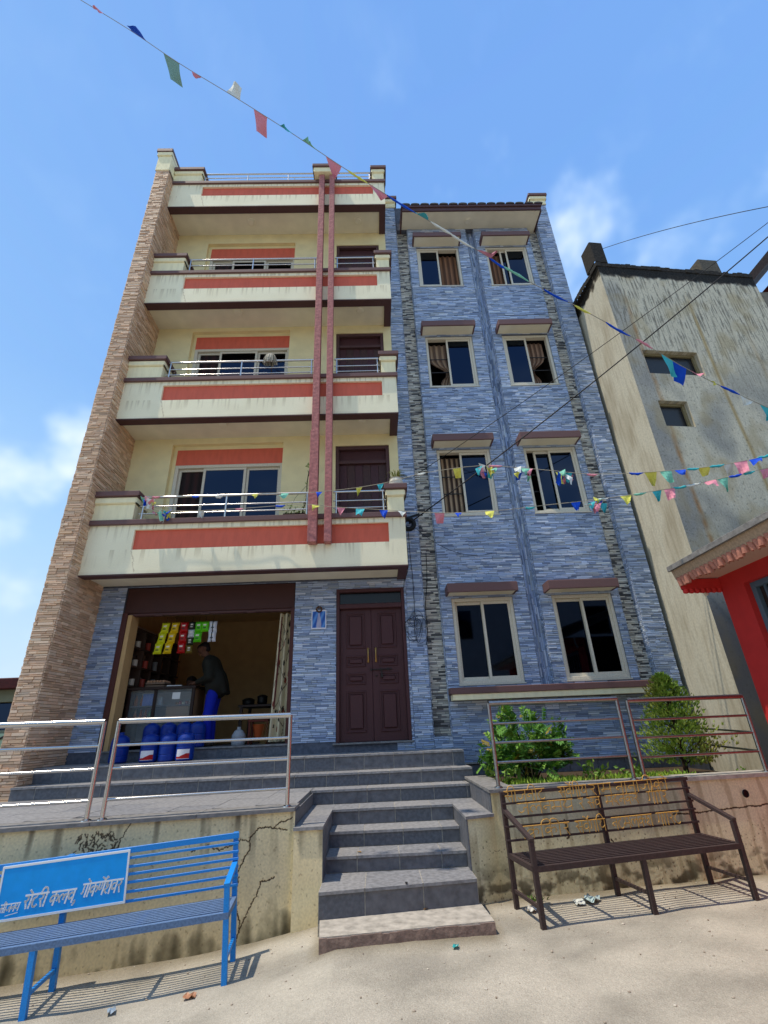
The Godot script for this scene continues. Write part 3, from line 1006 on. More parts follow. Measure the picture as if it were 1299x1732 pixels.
func window(B: Node, x0: float, x1: float, y0: float, y1: float, id: int) -> void:
	var W := part("window", B)
	var fz := -0.03
	var b := MB.new()
	var f := 0.055
	b.cbox(x0, x0 + f, y0, y1, fz - 0.1, fz + 0.01, 0.004)
	b.cbox(x1 - f, x1, y0, y1, fz - 0.1, fz + 0.01, 0.004)
	b.cbox(x0 + f, x1 - f, y0, y0 + 0.06, fz - 0.1, fz + 0.008, 0.004)
	b.cbox(x0 + f, x1 - f, y1 - 0.06, y1, fz - 0.1, fz + 0.008, 0.004)
	b.box(x0 - 0.012, x1 + 0.012, y0 - 0.02, y0, -0.02, 0.022)
	put("frame", b, M.frame, W)
	# room behind
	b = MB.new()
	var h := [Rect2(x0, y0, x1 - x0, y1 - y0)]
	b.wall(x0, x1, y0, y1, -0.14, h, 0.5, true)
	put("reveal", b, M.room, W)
	var xm := (x0 + x1) / 2
	var a := x0 + f
	var c := x1 - f
	# sashes: [x from, x to, z]; open halves show curtain
	var sash := []
	var cur := []
	match id:
		0: sash = [[a, xm + 0.02, 0], [xm - 0.02, c, 1]]
		1: sash = [[a, xm + 0.02, 0], [xm - 0.02, c, 1]]
		2:
			sash = [[xm - 0.08, c, 1]]
			cur = [[a, xm, Color(0.76, 0.66, 0.54), Color(0.22, 0.17, 0.14), 0, 5]]
		3: sash = [[a + 0.16, xm + 0.03, 0], [xm - 0.03, c, 1]]
		4:
			sash = [[xm - 0.07, c, 1]]
			cur = [[a, xm, Color(0.70, 0.60, 0.50), Color(0.40, 0.32, 0.27), 1, 4]]
		5:
			sash = [[a, xm + 0.02, 1]]
			cur = [[xm + 0.02, c - 0.05, Color(0.68, 0.56, 0.47), Color(0.38, 0.29, 0.24), -1, 4]]
		6:
			sash = [[a, xm + 0.01, 1]]
			cur = [[xm, c, Color(0.60, 0.44, 0.33), Color(0.34, 0.23, 0.17), 0, 4]]
		7:
			sash = [[xm - 0.16, c - 0.0, 0], [xm - 0.02, c, 1]]
			cur = [[a, xm - 0.1, Color(0.60, 0.44, 0.33), Color(0.34, 0.23, 0.17), 0, 4]]
	for s in sash:
		var z: float = fz - 0.07 + s[2] * 0.04
		var m := MB.new()
		var g := 0.042
		m.cbox(s[0], s[0] + g, y0 + 0.06, y1 - 0.06, z - 0.012, z + 0.018, 0.003)
		m.cbox(s[1] - g, s[1], y0 + 0.06, y1 - 0.06, z - 0.012, z + 0.018, 0.003)
		m.cbox(s[0] + g, s[1] - g, y0 + 0.06, y0 + 0.115, z - 0.012, z + 0.016, 0.003)
		m.cbox(s[0] + g, s[1] - g, y1 - 0.11, y1 - 0.06, z - 0.012, z + 0.016, 0.003)
		put("sash", m, M.frame, W)
		m = MB.new()
		m.box(s[0] + g - 0.005, s[1] - g + 0.005, y0 + 0.11, y1 - 0.105, z - 0.004, z + 0.002)
		put("pane", m, M.pane, W)
	for q in cur:
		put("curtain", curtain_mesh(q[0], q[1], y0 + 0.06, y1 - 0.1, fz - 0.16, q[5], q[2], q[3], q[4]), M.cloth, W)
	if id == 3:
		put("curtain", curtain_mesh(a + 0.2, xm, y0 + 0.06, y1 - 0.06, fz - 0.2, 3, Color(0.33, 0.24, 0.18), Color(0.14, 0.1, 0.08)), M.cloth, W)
	if id in [2, 3, 4, 5]: # burglar bars
		b = MB.new()
		b.bar(Vector3(a, y0 + (y1 - y0) * 0.62, fz - 0.12), Vector3(c, y0 + (y1 - y0) * 0.62, fz - 0.12), 0.012, 0.02)
		b.bar(Vector3(a, y0 + (y1 - y0) * 0.36, fz - 0.12), Vector3(c, y0 + (y1 - y0) * 0.36, fz - 0.12), 0.012, 0.02)
		put("bar", b, M.iron, W)

func ledge_and_hoods(B: Node) -> void:
	for k in 4:
		for s in 2:
			var H := part("window_hood", B)
			var x0: float = [1.27, 3.03][s]
			var x1: float = [2.50, 4.27][s]
			var y: float = WT[k] + 0.035
			var b := MB.new()
			b.cbox(x0, x1, y, y + 0.15, 0.265, 0.30, 0.006)
			b.cbox(x0, x0 + 0.035, y, y + 0.15, -0.005, 0.264, 0.004)
			b.cbox(x1 - 0.035, x1, y, y + 0.15, -0.005, 0.264, 0.004)
			b.box(x0 + 0.01, x1 - 0.01, y + 0.1505, y + 0.16, -0.005, 0.29)
			put("hood_edge", b, M.brown, H)
			b = MB.new()
			b.box(x0 + 0.036, x1 - 0.036, y + 0.008, y + 0.149, -0.004, 0.264)
			put("hood_slab", b, M.soffit, H)
	var L := part("window_ledge", B)
	one_box("ledge_edge", L, M.brown, 1.17, 4.46, 1.99, 2.09, 0.0, 0.25, 0.008)
	one_box("ledge_slab", L, M.cream, 1.205, 4.43, 1.905, 1.99, 0.0, 0.23, 0.0)
	# slate plinth behind the planter and the pale strip on it
	var P := part("plinth", B)
	for k in 9:
		one_box("plinth_tile", P, M.slate if k % 2 else M.slate2, 1.22 + k * 0.43, 1.645 + k * 0.43, 0.2, 0.995, 0.0, 0.05, 0.003)
	one_box("plinth_cap", P, M.cap_pale, 1.2, 5.06, 0.998, 1.018, 0.0, 0.075, 0.003)

func railing(parent: Node, x0: float, x1: float, y: float, z: float, rows: Array, posts: Array) -> void:
	var R := part("railing", parent)
	var b := MB.new()
	b.tube([Vector3(x0, y + rows[0], z), Vector3(x1, y + rows[0], z)], 0.022, 10)
	put("handrail", b, M.steel, R)
	for k in range(1, rows.size()):
		b = MB.new()
		b.tube([Vector3(x0, y + rows[k], z), Vector3(x1, y + rows[k], z)], 0.013, 8)
		put("rail", b, M.steel, R)
	for p in posts:
		b = MB.new()
		b.tube([Vector3(p, y, z), Vector3(p, y + rows[0], z)], 0.017, 8)
		put("post", b, M.steel, R)

func balcony(B: Node, k: int) -> void:
	var y: float = BY[k]
	var N := part("roof_parapet" if k == 3 else "balcony", B)
	var b := MB.new()
	var fz := 0.77
	var x0 := -4.8
	var x1 := 0.58
	b.wall(x0, x1, y + 0.004, y + 0.87, fz, [Rect2(-4.02, y + 0.42, 4.31, 0.36)], 0.05, false, Vector2(5.38, 0.866))
	b.wall(x0, x1, y + 0.004, y + 0.87, fz - 0.17, [])
	b.box(x0, x1, y + 0.004, y + 0.40, fz - 0.16, fz - 0.055)
	b.box(x0, -4.03, y + 0.40, y + 0.87, fz - 0.16, fz - 0.055)
	b.box(0.30, x1, y + 0.40, y + 0.87, fz - 0.16, fz - 0.055)
	b.box(x1 - 0.15, x1 - 0.002, y + 0.004, y + 0.87, 0.0, fz - 0.165)
	b.quad(Vector3(x1, y + 0.004, fz), Vector3(x1, y + 0.004, fz - 0.17), Vector3(x1, y + 0.87, fz - 0.17), Vector3(x1, y + 0.87, fz))
	b.quad(Vector3(x0, y + 0.004, fz - 0.17), Vector3(x1, y + 0.004, fz - 0.17), Vector3(x1, y + 0.004, fz), Vector3(x0, y + 0.004, fz))
	var im := stain_image(560, 96, 80 + k, Color(1.0, 0.97, 0.84), func(px, py, f, g, base):
		var X: float = px * 0.0096
		var Y: float = 0.87 - py * 0.0091
		var n: float = f.get_noise_2d(X * 1.1, Y * 1.6) * 0.5 + 0.5
		var st: float = g.get_noise_2d(X * 10, Y * 0.5) * 0.5 + 0.5
		var fine: float = g.get_noise_2d(X * 30, Y * 30)
		var c: Color = base.lerp(Color(0.93, 0.89, 0.75), n * 0.7) * (1 + fine * 0.015)
		var under: float = clampf(1.0 - (0.87 - Y) / 0.35, 0, 1)
		if Y < 0.43: under = maxf(under, clampf(1.0 - (0.43 - Y) / (0.12 + 0.3 * n), 0, 1))
		c = c.lerp(Color(0.66, 0.60, 0.47), clampf((st - 0.58) * 2.2, 0, 0.35) * under)
		c = c.lerp(Color(0.80, 0.76, 0.64), clampf((0.07 - Y) * 9.0, 0, 0.5) * n)
		return c)
	crack(im, [Vector2(82, 52), Vector2(88, 74), Vector2(93, 95)], Color(0.80, 0.75, 0.64), 0.3, 0.6)
	var sm := StandardMaterial3D.new()
	sm.albedo_texture = ImageTexture.create_from_image(im)
	sm.roughness = 0.8
	put("parapet", b, sm, N)
	one_box("red_panel", N, M.red, -4.019, 0.289, y + 0.421, y + 0.779, fz - 0.15, fz - 0.045)
	# slab and soffit
	one_box("slab", N, M.soffit, x0, x1 - 0.15, y + 0.03, y + 0.44, 0.002, fz - 0.16)
	b = MB.new()
	b.box(x0, x1 + 0.004, y - 0.02, y + 0.003, fz - 0.18, fz + 0.004)
	b.box(x1 - 0.155, x1 + 0.004, y - 0.02, y + 0.003, 0.002, fz - 0.181)
	put("soffit_border", b, M.darkbrown, N)
	# brown band and piers
	b = MB.new()
	b.cbox(x0, x1 + 0.03, y + 0.87, y + 0.96, fz - 0.21, fz + 0.045, 0.006)
	b.box(x1 - 0.19, x1 + 0.03, y + 0.87, y + 0.96, 0.0, fz - 0.212)
	put("band", b, M.brown, N)
	for s in 2:
		var P := part("pier", N)
		var a: float = [-4.8, 0.29][s]
		var c: float = [-4.1, 0.58][s]
		b = MB.new()
		b.cbox(a, c, y + 0.96, y + 1.27, 0.38, fz, 0.004)
		b.cbox(a - (0.0 if s == 0 else 0.03), c + 0.03, y + 1.27, y + 1.40, 0.35, fz + 0.035, 0.02)
		put("pier_block", b, M.cream, P)
		b = MB.new()
		b.cbox(a - (0.0 if s == 0 else 0.05), c + 0.07, y + 1.40, y + 1.50, 0.32, fz + 0.075, 0.01)
		put("pier_cap", b, M.brown, P)
	if k < 3:
		var rows := [0.47, 0.29, 0.15, 0.04] if k < 2 else [0.49, 0.30, 0.13]
		railing(N, -4.06, -1.07, y + 0.965, 0.68, rows, [-4.0, -2.56, -1.13])
		railing(N, -0.67, 0.27, y + 0.965, 0.68, rows, [-0.62, 0.22])
	else:
		railing(N, -4.12, 0.28, y + 0.965, 0.66, [0.52, 0.36, 0.24], [-4.06, -2.95, -1.9, -0.75, 0.22])
		one_box("roof_slab", N, M.soffit, x0, x1, y + 0.45, y + 0.6, -0.9, 0.55)
	# round ceiling lamps
	if k > 0:
		for x in [-2.85, -0.12]:
			b = MB.new()
			b.lathe([Vector2(0.0, -0.02), Vector2(0.07, -0.02), Vector2(0.085, -0.008), Vector2(0.085, 0.0), Vector2(0.11, 0.0), Vector2(0.11, 0.03)], 20, Vector3(x, y + 0.012, [0, 0.53, 0.46, 0.34][k]))
			put("ceiling_lamp", b, M.soffit, N)

func fins(B: Node) -> void:
	for s in 2:
		var F := part("fin", B)
		var x0: float = [-1.06, -0.80][s]
		var x1: float = [-0.93, -0.68][s]
		one_box("fin_shaft", F, M.fin, x0, x1, 6.6 if s == 0 else 4.39, 14.38, 0.775, 0.92, 0.006)
		if s == 0: one_box("fin_foot", F, M.fin, x0 - 0.015, x1 + 0.008, 4.39, 6.6, 0.775, 0.935, 0.006)
	var C := part("fin_head", B)
	one_box("head_block", C, M.cream, -1.20, -0.66, 14.39, 14.56, 0.6, 0.99, 0.01)
	one_box("head_cap", C, M.brown, -1.23, -0.63, 14.56, 14.66, 0.58, 1.03, 0.01)

func big_window(B: Node, k: int) -> void:
	var y: float = BY[k]
	var W := part("balcony_window", B)
	var yt := y + 2.98
	var red_t := y + 2.90
	var red_b := y + 2.545
	one_box("lintel_panel", W, M.red, -3.93, -1.762, red_b, red_t, -0.3, -0.10)
	var b := MB.new()
	b.box(-3.998, -1.762, red_t, yt, -0.3, -0.09)
	b.box(-3.998, -3.93, y + 0.45, red_t, -0.3, -0.09)
	put("surround", b, M.wall_cream, W)
	b = MB.new()
	var yb := y + 0.45
	b.cbox(-3.93, -3.86, yb, red_b, -0.2, -0.10, 0.004)
	b.cbox(-1.82, -1.762, yb, red_b, -0.2, -0.10, 0.004)
	b.cbox(-3.86, -1.82, red_b - 0.07, red_b, -0.2, -0.10, 0.004)
	b.cbox(-3.86, -1.82, yb, yb + 0.07, -0.2, -0.10, 0.004)
	put("frame", b, M.frame, W)
	var xs := [[-3.86, -3.30, 0], [-3.36, -2.50, 1], [-2.50, -1.82, 0]]
	for s in xs:
		var z: float = -0.17 + s[2] * 0.035
		var m := MB.new()
		m.cbox(s[0], s[0] + 0.05, yb + 0.07, red_b - 0.07, z - 0.015, z + 0.015, 0.003)
		m.cbox(s[1] - 0.05, s[1], yb + 0.07, red_b - 0.07, z - 0.015, z + 0.015, 0.003)
		m.cbox(s[0] + 0.05, s[1] - 0.05, red_b - 0.12, red_b - 0.07, z - 0.015, z + 0.014, 0.003)
		m.cbox(s[0] + 0.05, s[1] - 0.05, yb + 0.07, yb + 0.13, z - 0.015, z + 0.014, 0.003)
		put("sash", m, M.frame, W)
		if s[2] == 0 and s[0] < -3.5:
			put("curtain", curtain_mesh(s[0] + 0.05, s[1], yb + 0.1, red_b - 0.1, z - 0.02, 3, Color(0.22, 0.13, 0.12), Color(0.13, 0.08, 0.08), 0, 0.006), M.cloth, W)
		else:
			m = MB.new()
			m.box(s[0] + 0.045, s[1] - 0.045, yb + 0.12, red_b - 0.115, z - 0.004, z + 0.002)
			put("pane", m, M.pane, W)
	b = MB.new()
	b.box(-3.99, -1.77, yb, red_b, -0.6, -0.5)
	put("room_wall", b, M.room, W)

func upper_door(B: Node, k: int) -> void:
	var y: float = BY[k] + 0.45
	var D := part("balcony_door", B)
	var b := MB.new()
	b.cbox(-0.69, -0.62, y, y + 2.40, -0.14, -0.02, 0.005)
	b.cbox(0.33, 0.40, y, y + 2.40, -0.14, -0.02, 0.005)
	b.cbox(-0.62, 0.33, y + 2.32, y + 2.40, -0.14, -0.02, 0.005)
	b.cbox(-0.62, 0.33, y + 1.99, y + 2.06, -0.14, -0.03, 0.005)
	put("door_frame", b, M.darkbrown, D)
	one_box("transom_panel", D, M.door, -0.62, 0.33, y + 2.06, y + 2.32, -0.14, -0.10)
	for j in 6: # planks
		var x := -0.62 + j * 0.1583
		one_box("plank", D, M.door_up if j % 2 else M.door, x + 0.002, x + 0.1563, y, y + 1.99, -0.13, -0.085, 0.003)

func front_door(B: Node) -> void:
	var D := part("entrance_door", B)
	var b := MB.new()
	b.cbox(-0.66, -0.605, 1.36, 3.825, -0.12, 0.012, 0.005)
	b.cbox(0.48, 0.535, 1.36, 3.825, -0.12, 0.012, 0.005)
	b.cbox(-0.605, 0.48, 3.765, 3.825, -0.12, 0.012, 0.005)
	b.cbox(-0.605, 0.48, 3.47, 3.555, -0.12, 0.02, 0.01)
	put("door_frame", b, M.door, D)
	b = MB.new()
	b.box(-0.605, 0.48, 3.555, 3.765, -0.1, -0.07)
	put("transom_pane", b, mat(Color(0.05, 0.045, 0.05), 0.12), D)
	for s in 2:
		var x0: float = [-0.605, -0.058][s]
		var x1: float = [-0.062, 0.48][s]
		var lf := part("door_leaf", D)
		b = MB.new()
		b.cbox(x0, x1, 1.365, 3.47, -0.11, -0.06, 0.004)
		for p in [[1.50, 2.12], [2.22, 2.40], [2.50, 2.68], [2.80, 3.40]]:
			var q0: float = p[0]
			var q1: float = p[1]
			var a := x0 + 0.11
			var c := x1 - 0.11
			# moulded border then a raised field
			b.cbox(a, c, q0, q0 + 0.025, -0.062, -0.042, 0.006)
			b.cbox(a, c, q1 - 0.025, q1, -0.062, -0.042, 0.006)
			b.cbox(a, a + 0.025, q0 + 0.025, q1 - 0.025, -0.062, -0.042, 0.006)
			b.cbox(c - 0.025, c, q0 + 0.025, q1 - 0.025, -0.062, -0.042, 0.006)
			b.cbox(a + 0.05, c - 0.05, q0 + 0.05, q1 - 0.05, -0.062, -0.046, 0.014)
		put("leaf_panel", b, M.door, lf)
		b = MB.new()
		var hx: float = [-0.125, 0.005][s]
		b.tube([Vector3(hx, 2.57, -0.052), Vector3(hx, 2.62, -0.03), Vector3(hx, 2.70, -0.022), Vector3(hx, 2.76, -0.035), Vector3(hx, 2.79, -0.052)], [0.022, 0.012, 0.009, 0.014, 0.024], 8)
		put("handle", b, M.brass, lf)
	b = MB.new()
	b.tube([Vector3(-0.10, 2.445, -0.04), Vector3(0.27, 2.445, -0.04)], 0.009, 8)
	for x in [-0.08, 0.08, 0.2]: b.box(x - 0.012, x + 0.012, 2.425, 2.465, -0.06, -0.03)
	b.box(0.085, 0.105, 2.345, 2.44, -0.055, -0.035)
	b.cbox(0.075, 0.115, 2.32, 2.37, -0.055, -0.03, 0.004)
	b.lathe([Vector2(0.0, 2.33), Vector2(0.015, 2.335), Vector2(0.015, 2.355), Vector2(0, 2.36)], 10, Vector3(0.005, 0, -0.05))
	put("bolt", b, M.iron, D)
	one_box("door_sill", D, M.cap, -0.71, 0.56, 1.335, 1.362, -0.12, 0.045, 0.004)

func shutter(B: Node) -> void:
	var S := part("roller_shutter", B)
	var b := MB.new()
	b.cbox(-4.355, -1.395, 3.53, 3.985, -0.25, -0.03, 0.01)
	put("shutter_box", b, mat(Color(0.27, 0.15, 0.13), 0.55, {"tex": "blot", "scale": 0.7}), S)
	b = MB.new()
	b.cbox(-4.35, -1.40, 3.49, 3.53, -0.16, -0.05, 0.006)
	for x in [-3.75, -2.95, -2.15]: b.cbox(x - 0.07, x + 0.07, 3.475, 3.505, -0.07, -0.03, 0.004)
	put("shutter_bar", b, M.darkbrown, S)
	for s in 2:
		b = MB.new()
		if s == 0: b.cbox(-4.36, -4.27, 1.385, 3.53, -0.13, 0.005, 0.005)
		else: b.cbox(-1.455, -1.39, 1.385, 3.53, -0.13, 0.005, 0.005)
		put("guide_rail", b, mat(Color(0.30, 0.15, 0.13), 0.5), S)
	one_box("door_jamb", S, M.olive, -4.27, -4.2, 1.385, 3.5, -0.28, -0.02)

func eave(B: Node) -> void:
	var E := part("eave", B)
	var b := MB.new()
	b.box(1.03, 4.60, 13.553, 13.70, -0.135, 0.46)
	put("eave_slab", b, M.soffit, E)
	b = MB.new()
	b.cbox(1.02, 4.62, 13.545, 13.66, 0.462, 0.50, 0.006)
	b.cbox(1.0, 4.64, 13.66, 13.74, 0.45, 0.53, 0.006)
	b.box(0.99, 1.028, 13.545, 13.74, -0.135, 0.449)
	b.box(4.602, 4.64, 13.545, 13.74, -0.135, 0.449)
	put("fascia", b, M.darkbrown, E)
	# scalloped roof tiles running up the slope
	for k in 15:
		var x := 1.12 + k * 0.246
		b = MB.new()
		var st := 8
		for j in st:
			var a0 := PI * j / st
			var a1 := PI * (j + 1) / st
			var p0 := Vector3(x - cos(a0) * 0.115, 13.745 + sin(a0) * 0.05, 0.545)
			var p1 := Vector3(x - cos(a1) * 0.115, 13.745 + sin(a1) * 0.05, 0.545)
			var sl := Vector3(0, 0.9, -2.6)
			b.quad(p1, p0, p0 + sl, p1 + sl)
			b.quad(Vector3(p0.x, 13.735, 0.545), Vector3(p1.x, 13.735, 0.545), p1, p0)
		put("roof_tile", b, M.rooftile, E)
	b = MB.new()
	b.quad(Vector3(1.0, 13.742, 0.52), Vector3(4.64, 13.742, 0.52), Vector3(4.64, 14.642, -2.08), Vector3(1.0, 14.642, -2.08))
	put("roof_deck", b, M.rooftile, E)
	b = MB.new()
	b.lathe([Vector2(0.0, -0.015), Vector2(0.07, -0.015), Vector2(0.085, 0.0), Vector2(0.11, 0.0), Vector2(0.11, 0.02)], 20, Vector3(2.76, 13.548, 0.2))
	put("ceiling_lamp", b, M.soffit, E)
	# column heads
	for q in [[0.58, 0.90, 14.45], [4.66, 5.08, 14.5]]:
		var C := part("column_head", B)
		var top: float = q[2]
		b = MB.new()
		b.cbox(q[0] - 0.01, q[1], top, top + 0.17, -0.4, 0.03, 0.01)
		b.cbox(q[0] - 0.03, q[1] + 0.03, top + 0.17, top + 0.3, -0.42, 0.07, 0.02)
		put("head_block", b, M.cream, C)
		b = MB.new()
		b.cbox(q[0] - 0.05, q[1] + 0.05, top + 0.3, top + 0.39, -0.45, 0.1, 0.008)
		put("head_cap", b, M.brown, C)
	b = MB.new()
	b.cbox(3.9, 4.66, 14.5, 14.8, -0.75, -0.4, 0.01)
	put("roof_kerb", b, M.cream, B)
func shop_room() -> void:
	var B := get_node("apartment_building")
	var R := part("shop_room", B)
	one_box("back_wall", R, M.olive, -4.62, -1.22, 1.3, 4.15, -3.3, -3.2)
	one_box("side_wall", R, M.olive, -4.62, -4.52, 1.3, 4.15, -3.2, -0.13)
	one_box("side_wall", R, M.olive, -1.32, -1.221, 1.3, 4.15, -3.2, -0.13)
	one_box("ceiling", R, M.olive, -4.52, -1.32, 4.0, 4.149, -3.2, -0.02)
	one_box("floor", R, M.slate2, -4.52, -1.32, 1.2, 1.385, -3.2, -0.14)
	for k in 8:
		var x := -4.36 + k * 0.372
		one_box("threshold_tile", R, M.slate if k % 2 else M.slate2, x + 0.002, x + 0.369, 1.23, 1.36, -0.14, 0.0, 0.002)
	one_box("threshold_nosing", R, M.cap, -4.36, -1.39, 1.361, 1.388, -0.15, 0.018, 0.004)

func zl(x: float) -> float: return 2.79 + 0.178 * (-0.83 - x)
func zr(x: float) -> float: return 2.566 - 0.1 * (x - 1.16)

func slabz(b: MB, xa: float, xb: float, y0: float, y1: float, ba: float, bb: float, fa: float, fb: float) -> void:
	b.hexa([Vector3(xa, y0, fa), Vector3(xb, y0, fb), Vector3(xb, y0, bb), Vector3(xa, y0, ba),
		Vector3(xa, y1, fa), Vector3(xb, y1, fb), Vector3(xb, y1, bb), Vector3(xa, y1, ba)])

func step(S: Node, x0: float, x1: float, y0: float, y1: float, zb: float, fa: float, fb: float, tilew := 0.42) -> void:
	var b := MB.new()
	slabz(b, x0, x1, y0 - 0.2, y1 - 0.004, 0.0 if zb < 1.0 else zb - 0.35, 0.0 if zb < 1.0 else zb - 0.35, fa - 0.004, fb - 0.004)
	put("step_core", b, M.grout, S)
	var n := int(ceil((x1 - x0) / tilew))
	var off := -rng.randf() * 0.15
	var x := x0 + off
	while x < x1 - 0.01:
		var a := maxf(x, x0)
		var e := minf(x + tilew, x1)
		if e - a > 0.015:
			var f0 := lerpf(fa, fb, (a - x0) / (x1 - x0))
			var f1 := lerpf(fa, fb, (e - x0) / (x1 - x0))
			var g := 0.005
			b = MB.new()
			var pr := rng.randf_range(-0.0015, 0.0015)
			slabz(b, a + g, e - g, y0 + 0.004, y1 - 0.028, f0 - 0.02, f1 - 0.02, f0 + pr, f1 + pr)
			put("riser_tile", b, [M.slate, M.slate2][rng.randi() % 2], S)
			b = MB.new()
			var q := rng.randf_range(-0.0015, 0.0015)
			slabz(b, a + g, e - g, y1 - 0.025, y1 + q, zb + 0.003, zb + 0.003, f0 + 0.016 + pr, f1 + 0.016 + pr)
			put("tread_tile", b, [M.tread, M.tread2][rng.randi() % 2], S)
		x += tilew

func stairs() -> void:
	var S := thing("slate_staircase", "dark slate tiled steps with pale joints leading up to the brown entrance door", "staircase")
	step(S, -4.8, 1.215, 1.03, 1.228, 0.0, 0.70, 0.70)
	step(S, -4.8, 1.25, 0.874, 1.03, 0.70, 1.07, 1.05)
	step(S, -0.86, 1.145, 0.715, 0.874, 1.06, 1.39, 1.37)
	step(S, -0.555, 0.85, 0.558, 0.715, 1.38, 1.80, 1.79)
	step(S, -0.553, 0.85, 0.413, 0.558, 1.795, 2.165, 2.165)
	step(S, -0.553, 0.85, 0.275, 0.413, 2.165, 2.53, 2.53)
	step(S, -0.56, 0.862, 0.05, 0.275, 2.53, 3.09, 2.92, 0.52)
	# side arms of the landing
	for s in 2:
		var xa: float = [-0.83, 0.85][s]
		var xb: float = [-0.555, 1.147][s]
		var fa: float = [2.84, 2.68][s]
		var fb: float = [2.83, 2.575][s]
		var b := MB.new()
		slabz(b, xa + 0.012, xb - 0.012, -0.3, 0.69, 1.2, 1.2, fa - 0.03, fb - 0.03)
		put("arm_core", b, M.grout, S)
		var zs := [1.38, 1.78, 2.2, 2.56, 9.0]
		for k in 4:
			b = MB.new()
			var e0: float = zs[k]
			var ea: float = minf(zs[k + 1], fa + 0.02)
			var eb: float = minf(zs[k + 1], fb + 0.02)
			if ea - e0 < 0.03: continue
			slabz(b, xa - 0.004, xb + 0.004, 0.69, 0.715 + k * 0.0007, e0 + 0.003, e0 + 0.003, ea - 0.003, maxf(eb - 0.003, e0 + 0.01))
			put("arm_tile", b, [M.tread2, M.tread][k % 2], S)
		# upright tiles along the stair side of the arm
		var xi: float = [-0.566, 0.851][s]
		for k in 4:
			var z0 := 1.8 + k * 0.27
			var z1: float = minf(z0 + 0.266, [fb, fa][s] - 0.005)
			if z1 - z0 > 0.03:
				one_box("side_tile", S, M.slate if k % 2 else M.slate2, xi, xi + 0.014, -0.05, 0.688, z0, z1)
		# upright tiles where terrace and planter rise above the arm
		var xo: float = [-0.842, 1.138][s]
		for k in 4:
			var z0 := 1.40 + k * 0.36
			var z1: float = minf(z0 + 0.356, [2.79, 2.56][s])
			if z1 - z0 > 0.03:
				one_box("side_tile", S, M.slate if k % 2 else M.slate2, xo, xo + 0.014, 0.717, [0.845, 0.895][s], z0, z1)
	var c := thing("doorstep_slab", "worn concrete step slab with reddish front edge lying at the foot of the stairs", "step")
	var b := MB.new()
	b.hexa([Vector3(-0.505, -0.13, 3.455), Vector3(0.905, -0.06, 3.325), Vector3(0.93, -0.06, 2.9), Vector3(-0.56, -0.13, 3.05),
		Vector3(-0.505, 0.078, 3.455), Vector3(0.905, 0.084, 3.325), Vector3(0.88, 0.084, 2.9), Vector3(-0.55, 0.078, 3.05)])
	put("slab", b, M.curb, c)
	b = MB.new()
	var prev := Vector3.ZERO
	for k in 24: # uneven broken front edge
		var u := k / 23.0
		var p := Vector3(lerpf(-0.51, 0.908, u), 0, lerpf(3.46, 3.33, u) + rng.randf_range(0.0, 0.008))
		if k > 0:
			var t0 := 0.073 + rng.randf_range(-0.006, 0.004)
			b.quad(Vector3(prev.x, -0.13, prev.z), Vector3(p.x, -0.13, p.z), Vector3(p.x, t0, p.z), Vector3(prev.x, t0, prev.z))
			b.quad(Vector3(prev.x, t0, prev.z), Vector3(p.x, t0, p.z), Vector3(p.x, t0, p.z - 0.03), Vector3(prev.x, t0, prev.z - 0.03))
		prev = p
	put("broken_edge", b, M.curb_face, c)

func plaster_mat(im: Image) -> StandardMaterial3D:
	var m := StandardMaterial3D.new()
	m.albedo_texture = ImageTexture.create_from_image(im)
	m.roughness = 0.92
	m.metallic_specular = 0.3
	m.normal_enabled = true
	var c: Image = im.duplicate()
	c.convert(Image.FORMAT_RGBA8)
	c.bump_map_to_normal_map(2.5)
	m.normal_texture = ImageTexture.create_from_image(c)
	m.normal_scale = 0.5
	return m

func wall_frame(x: float, z: float, slope: float) -> Transform3D: # x axis along the wall, z axis towards the street
	var u := Vector3(1, 0, slope).normalized()
	return Transform3D(Basis(u, Vector3.UP, Vector3(-slope, 0, 1).normalized()), Vector3(x, 0, z))

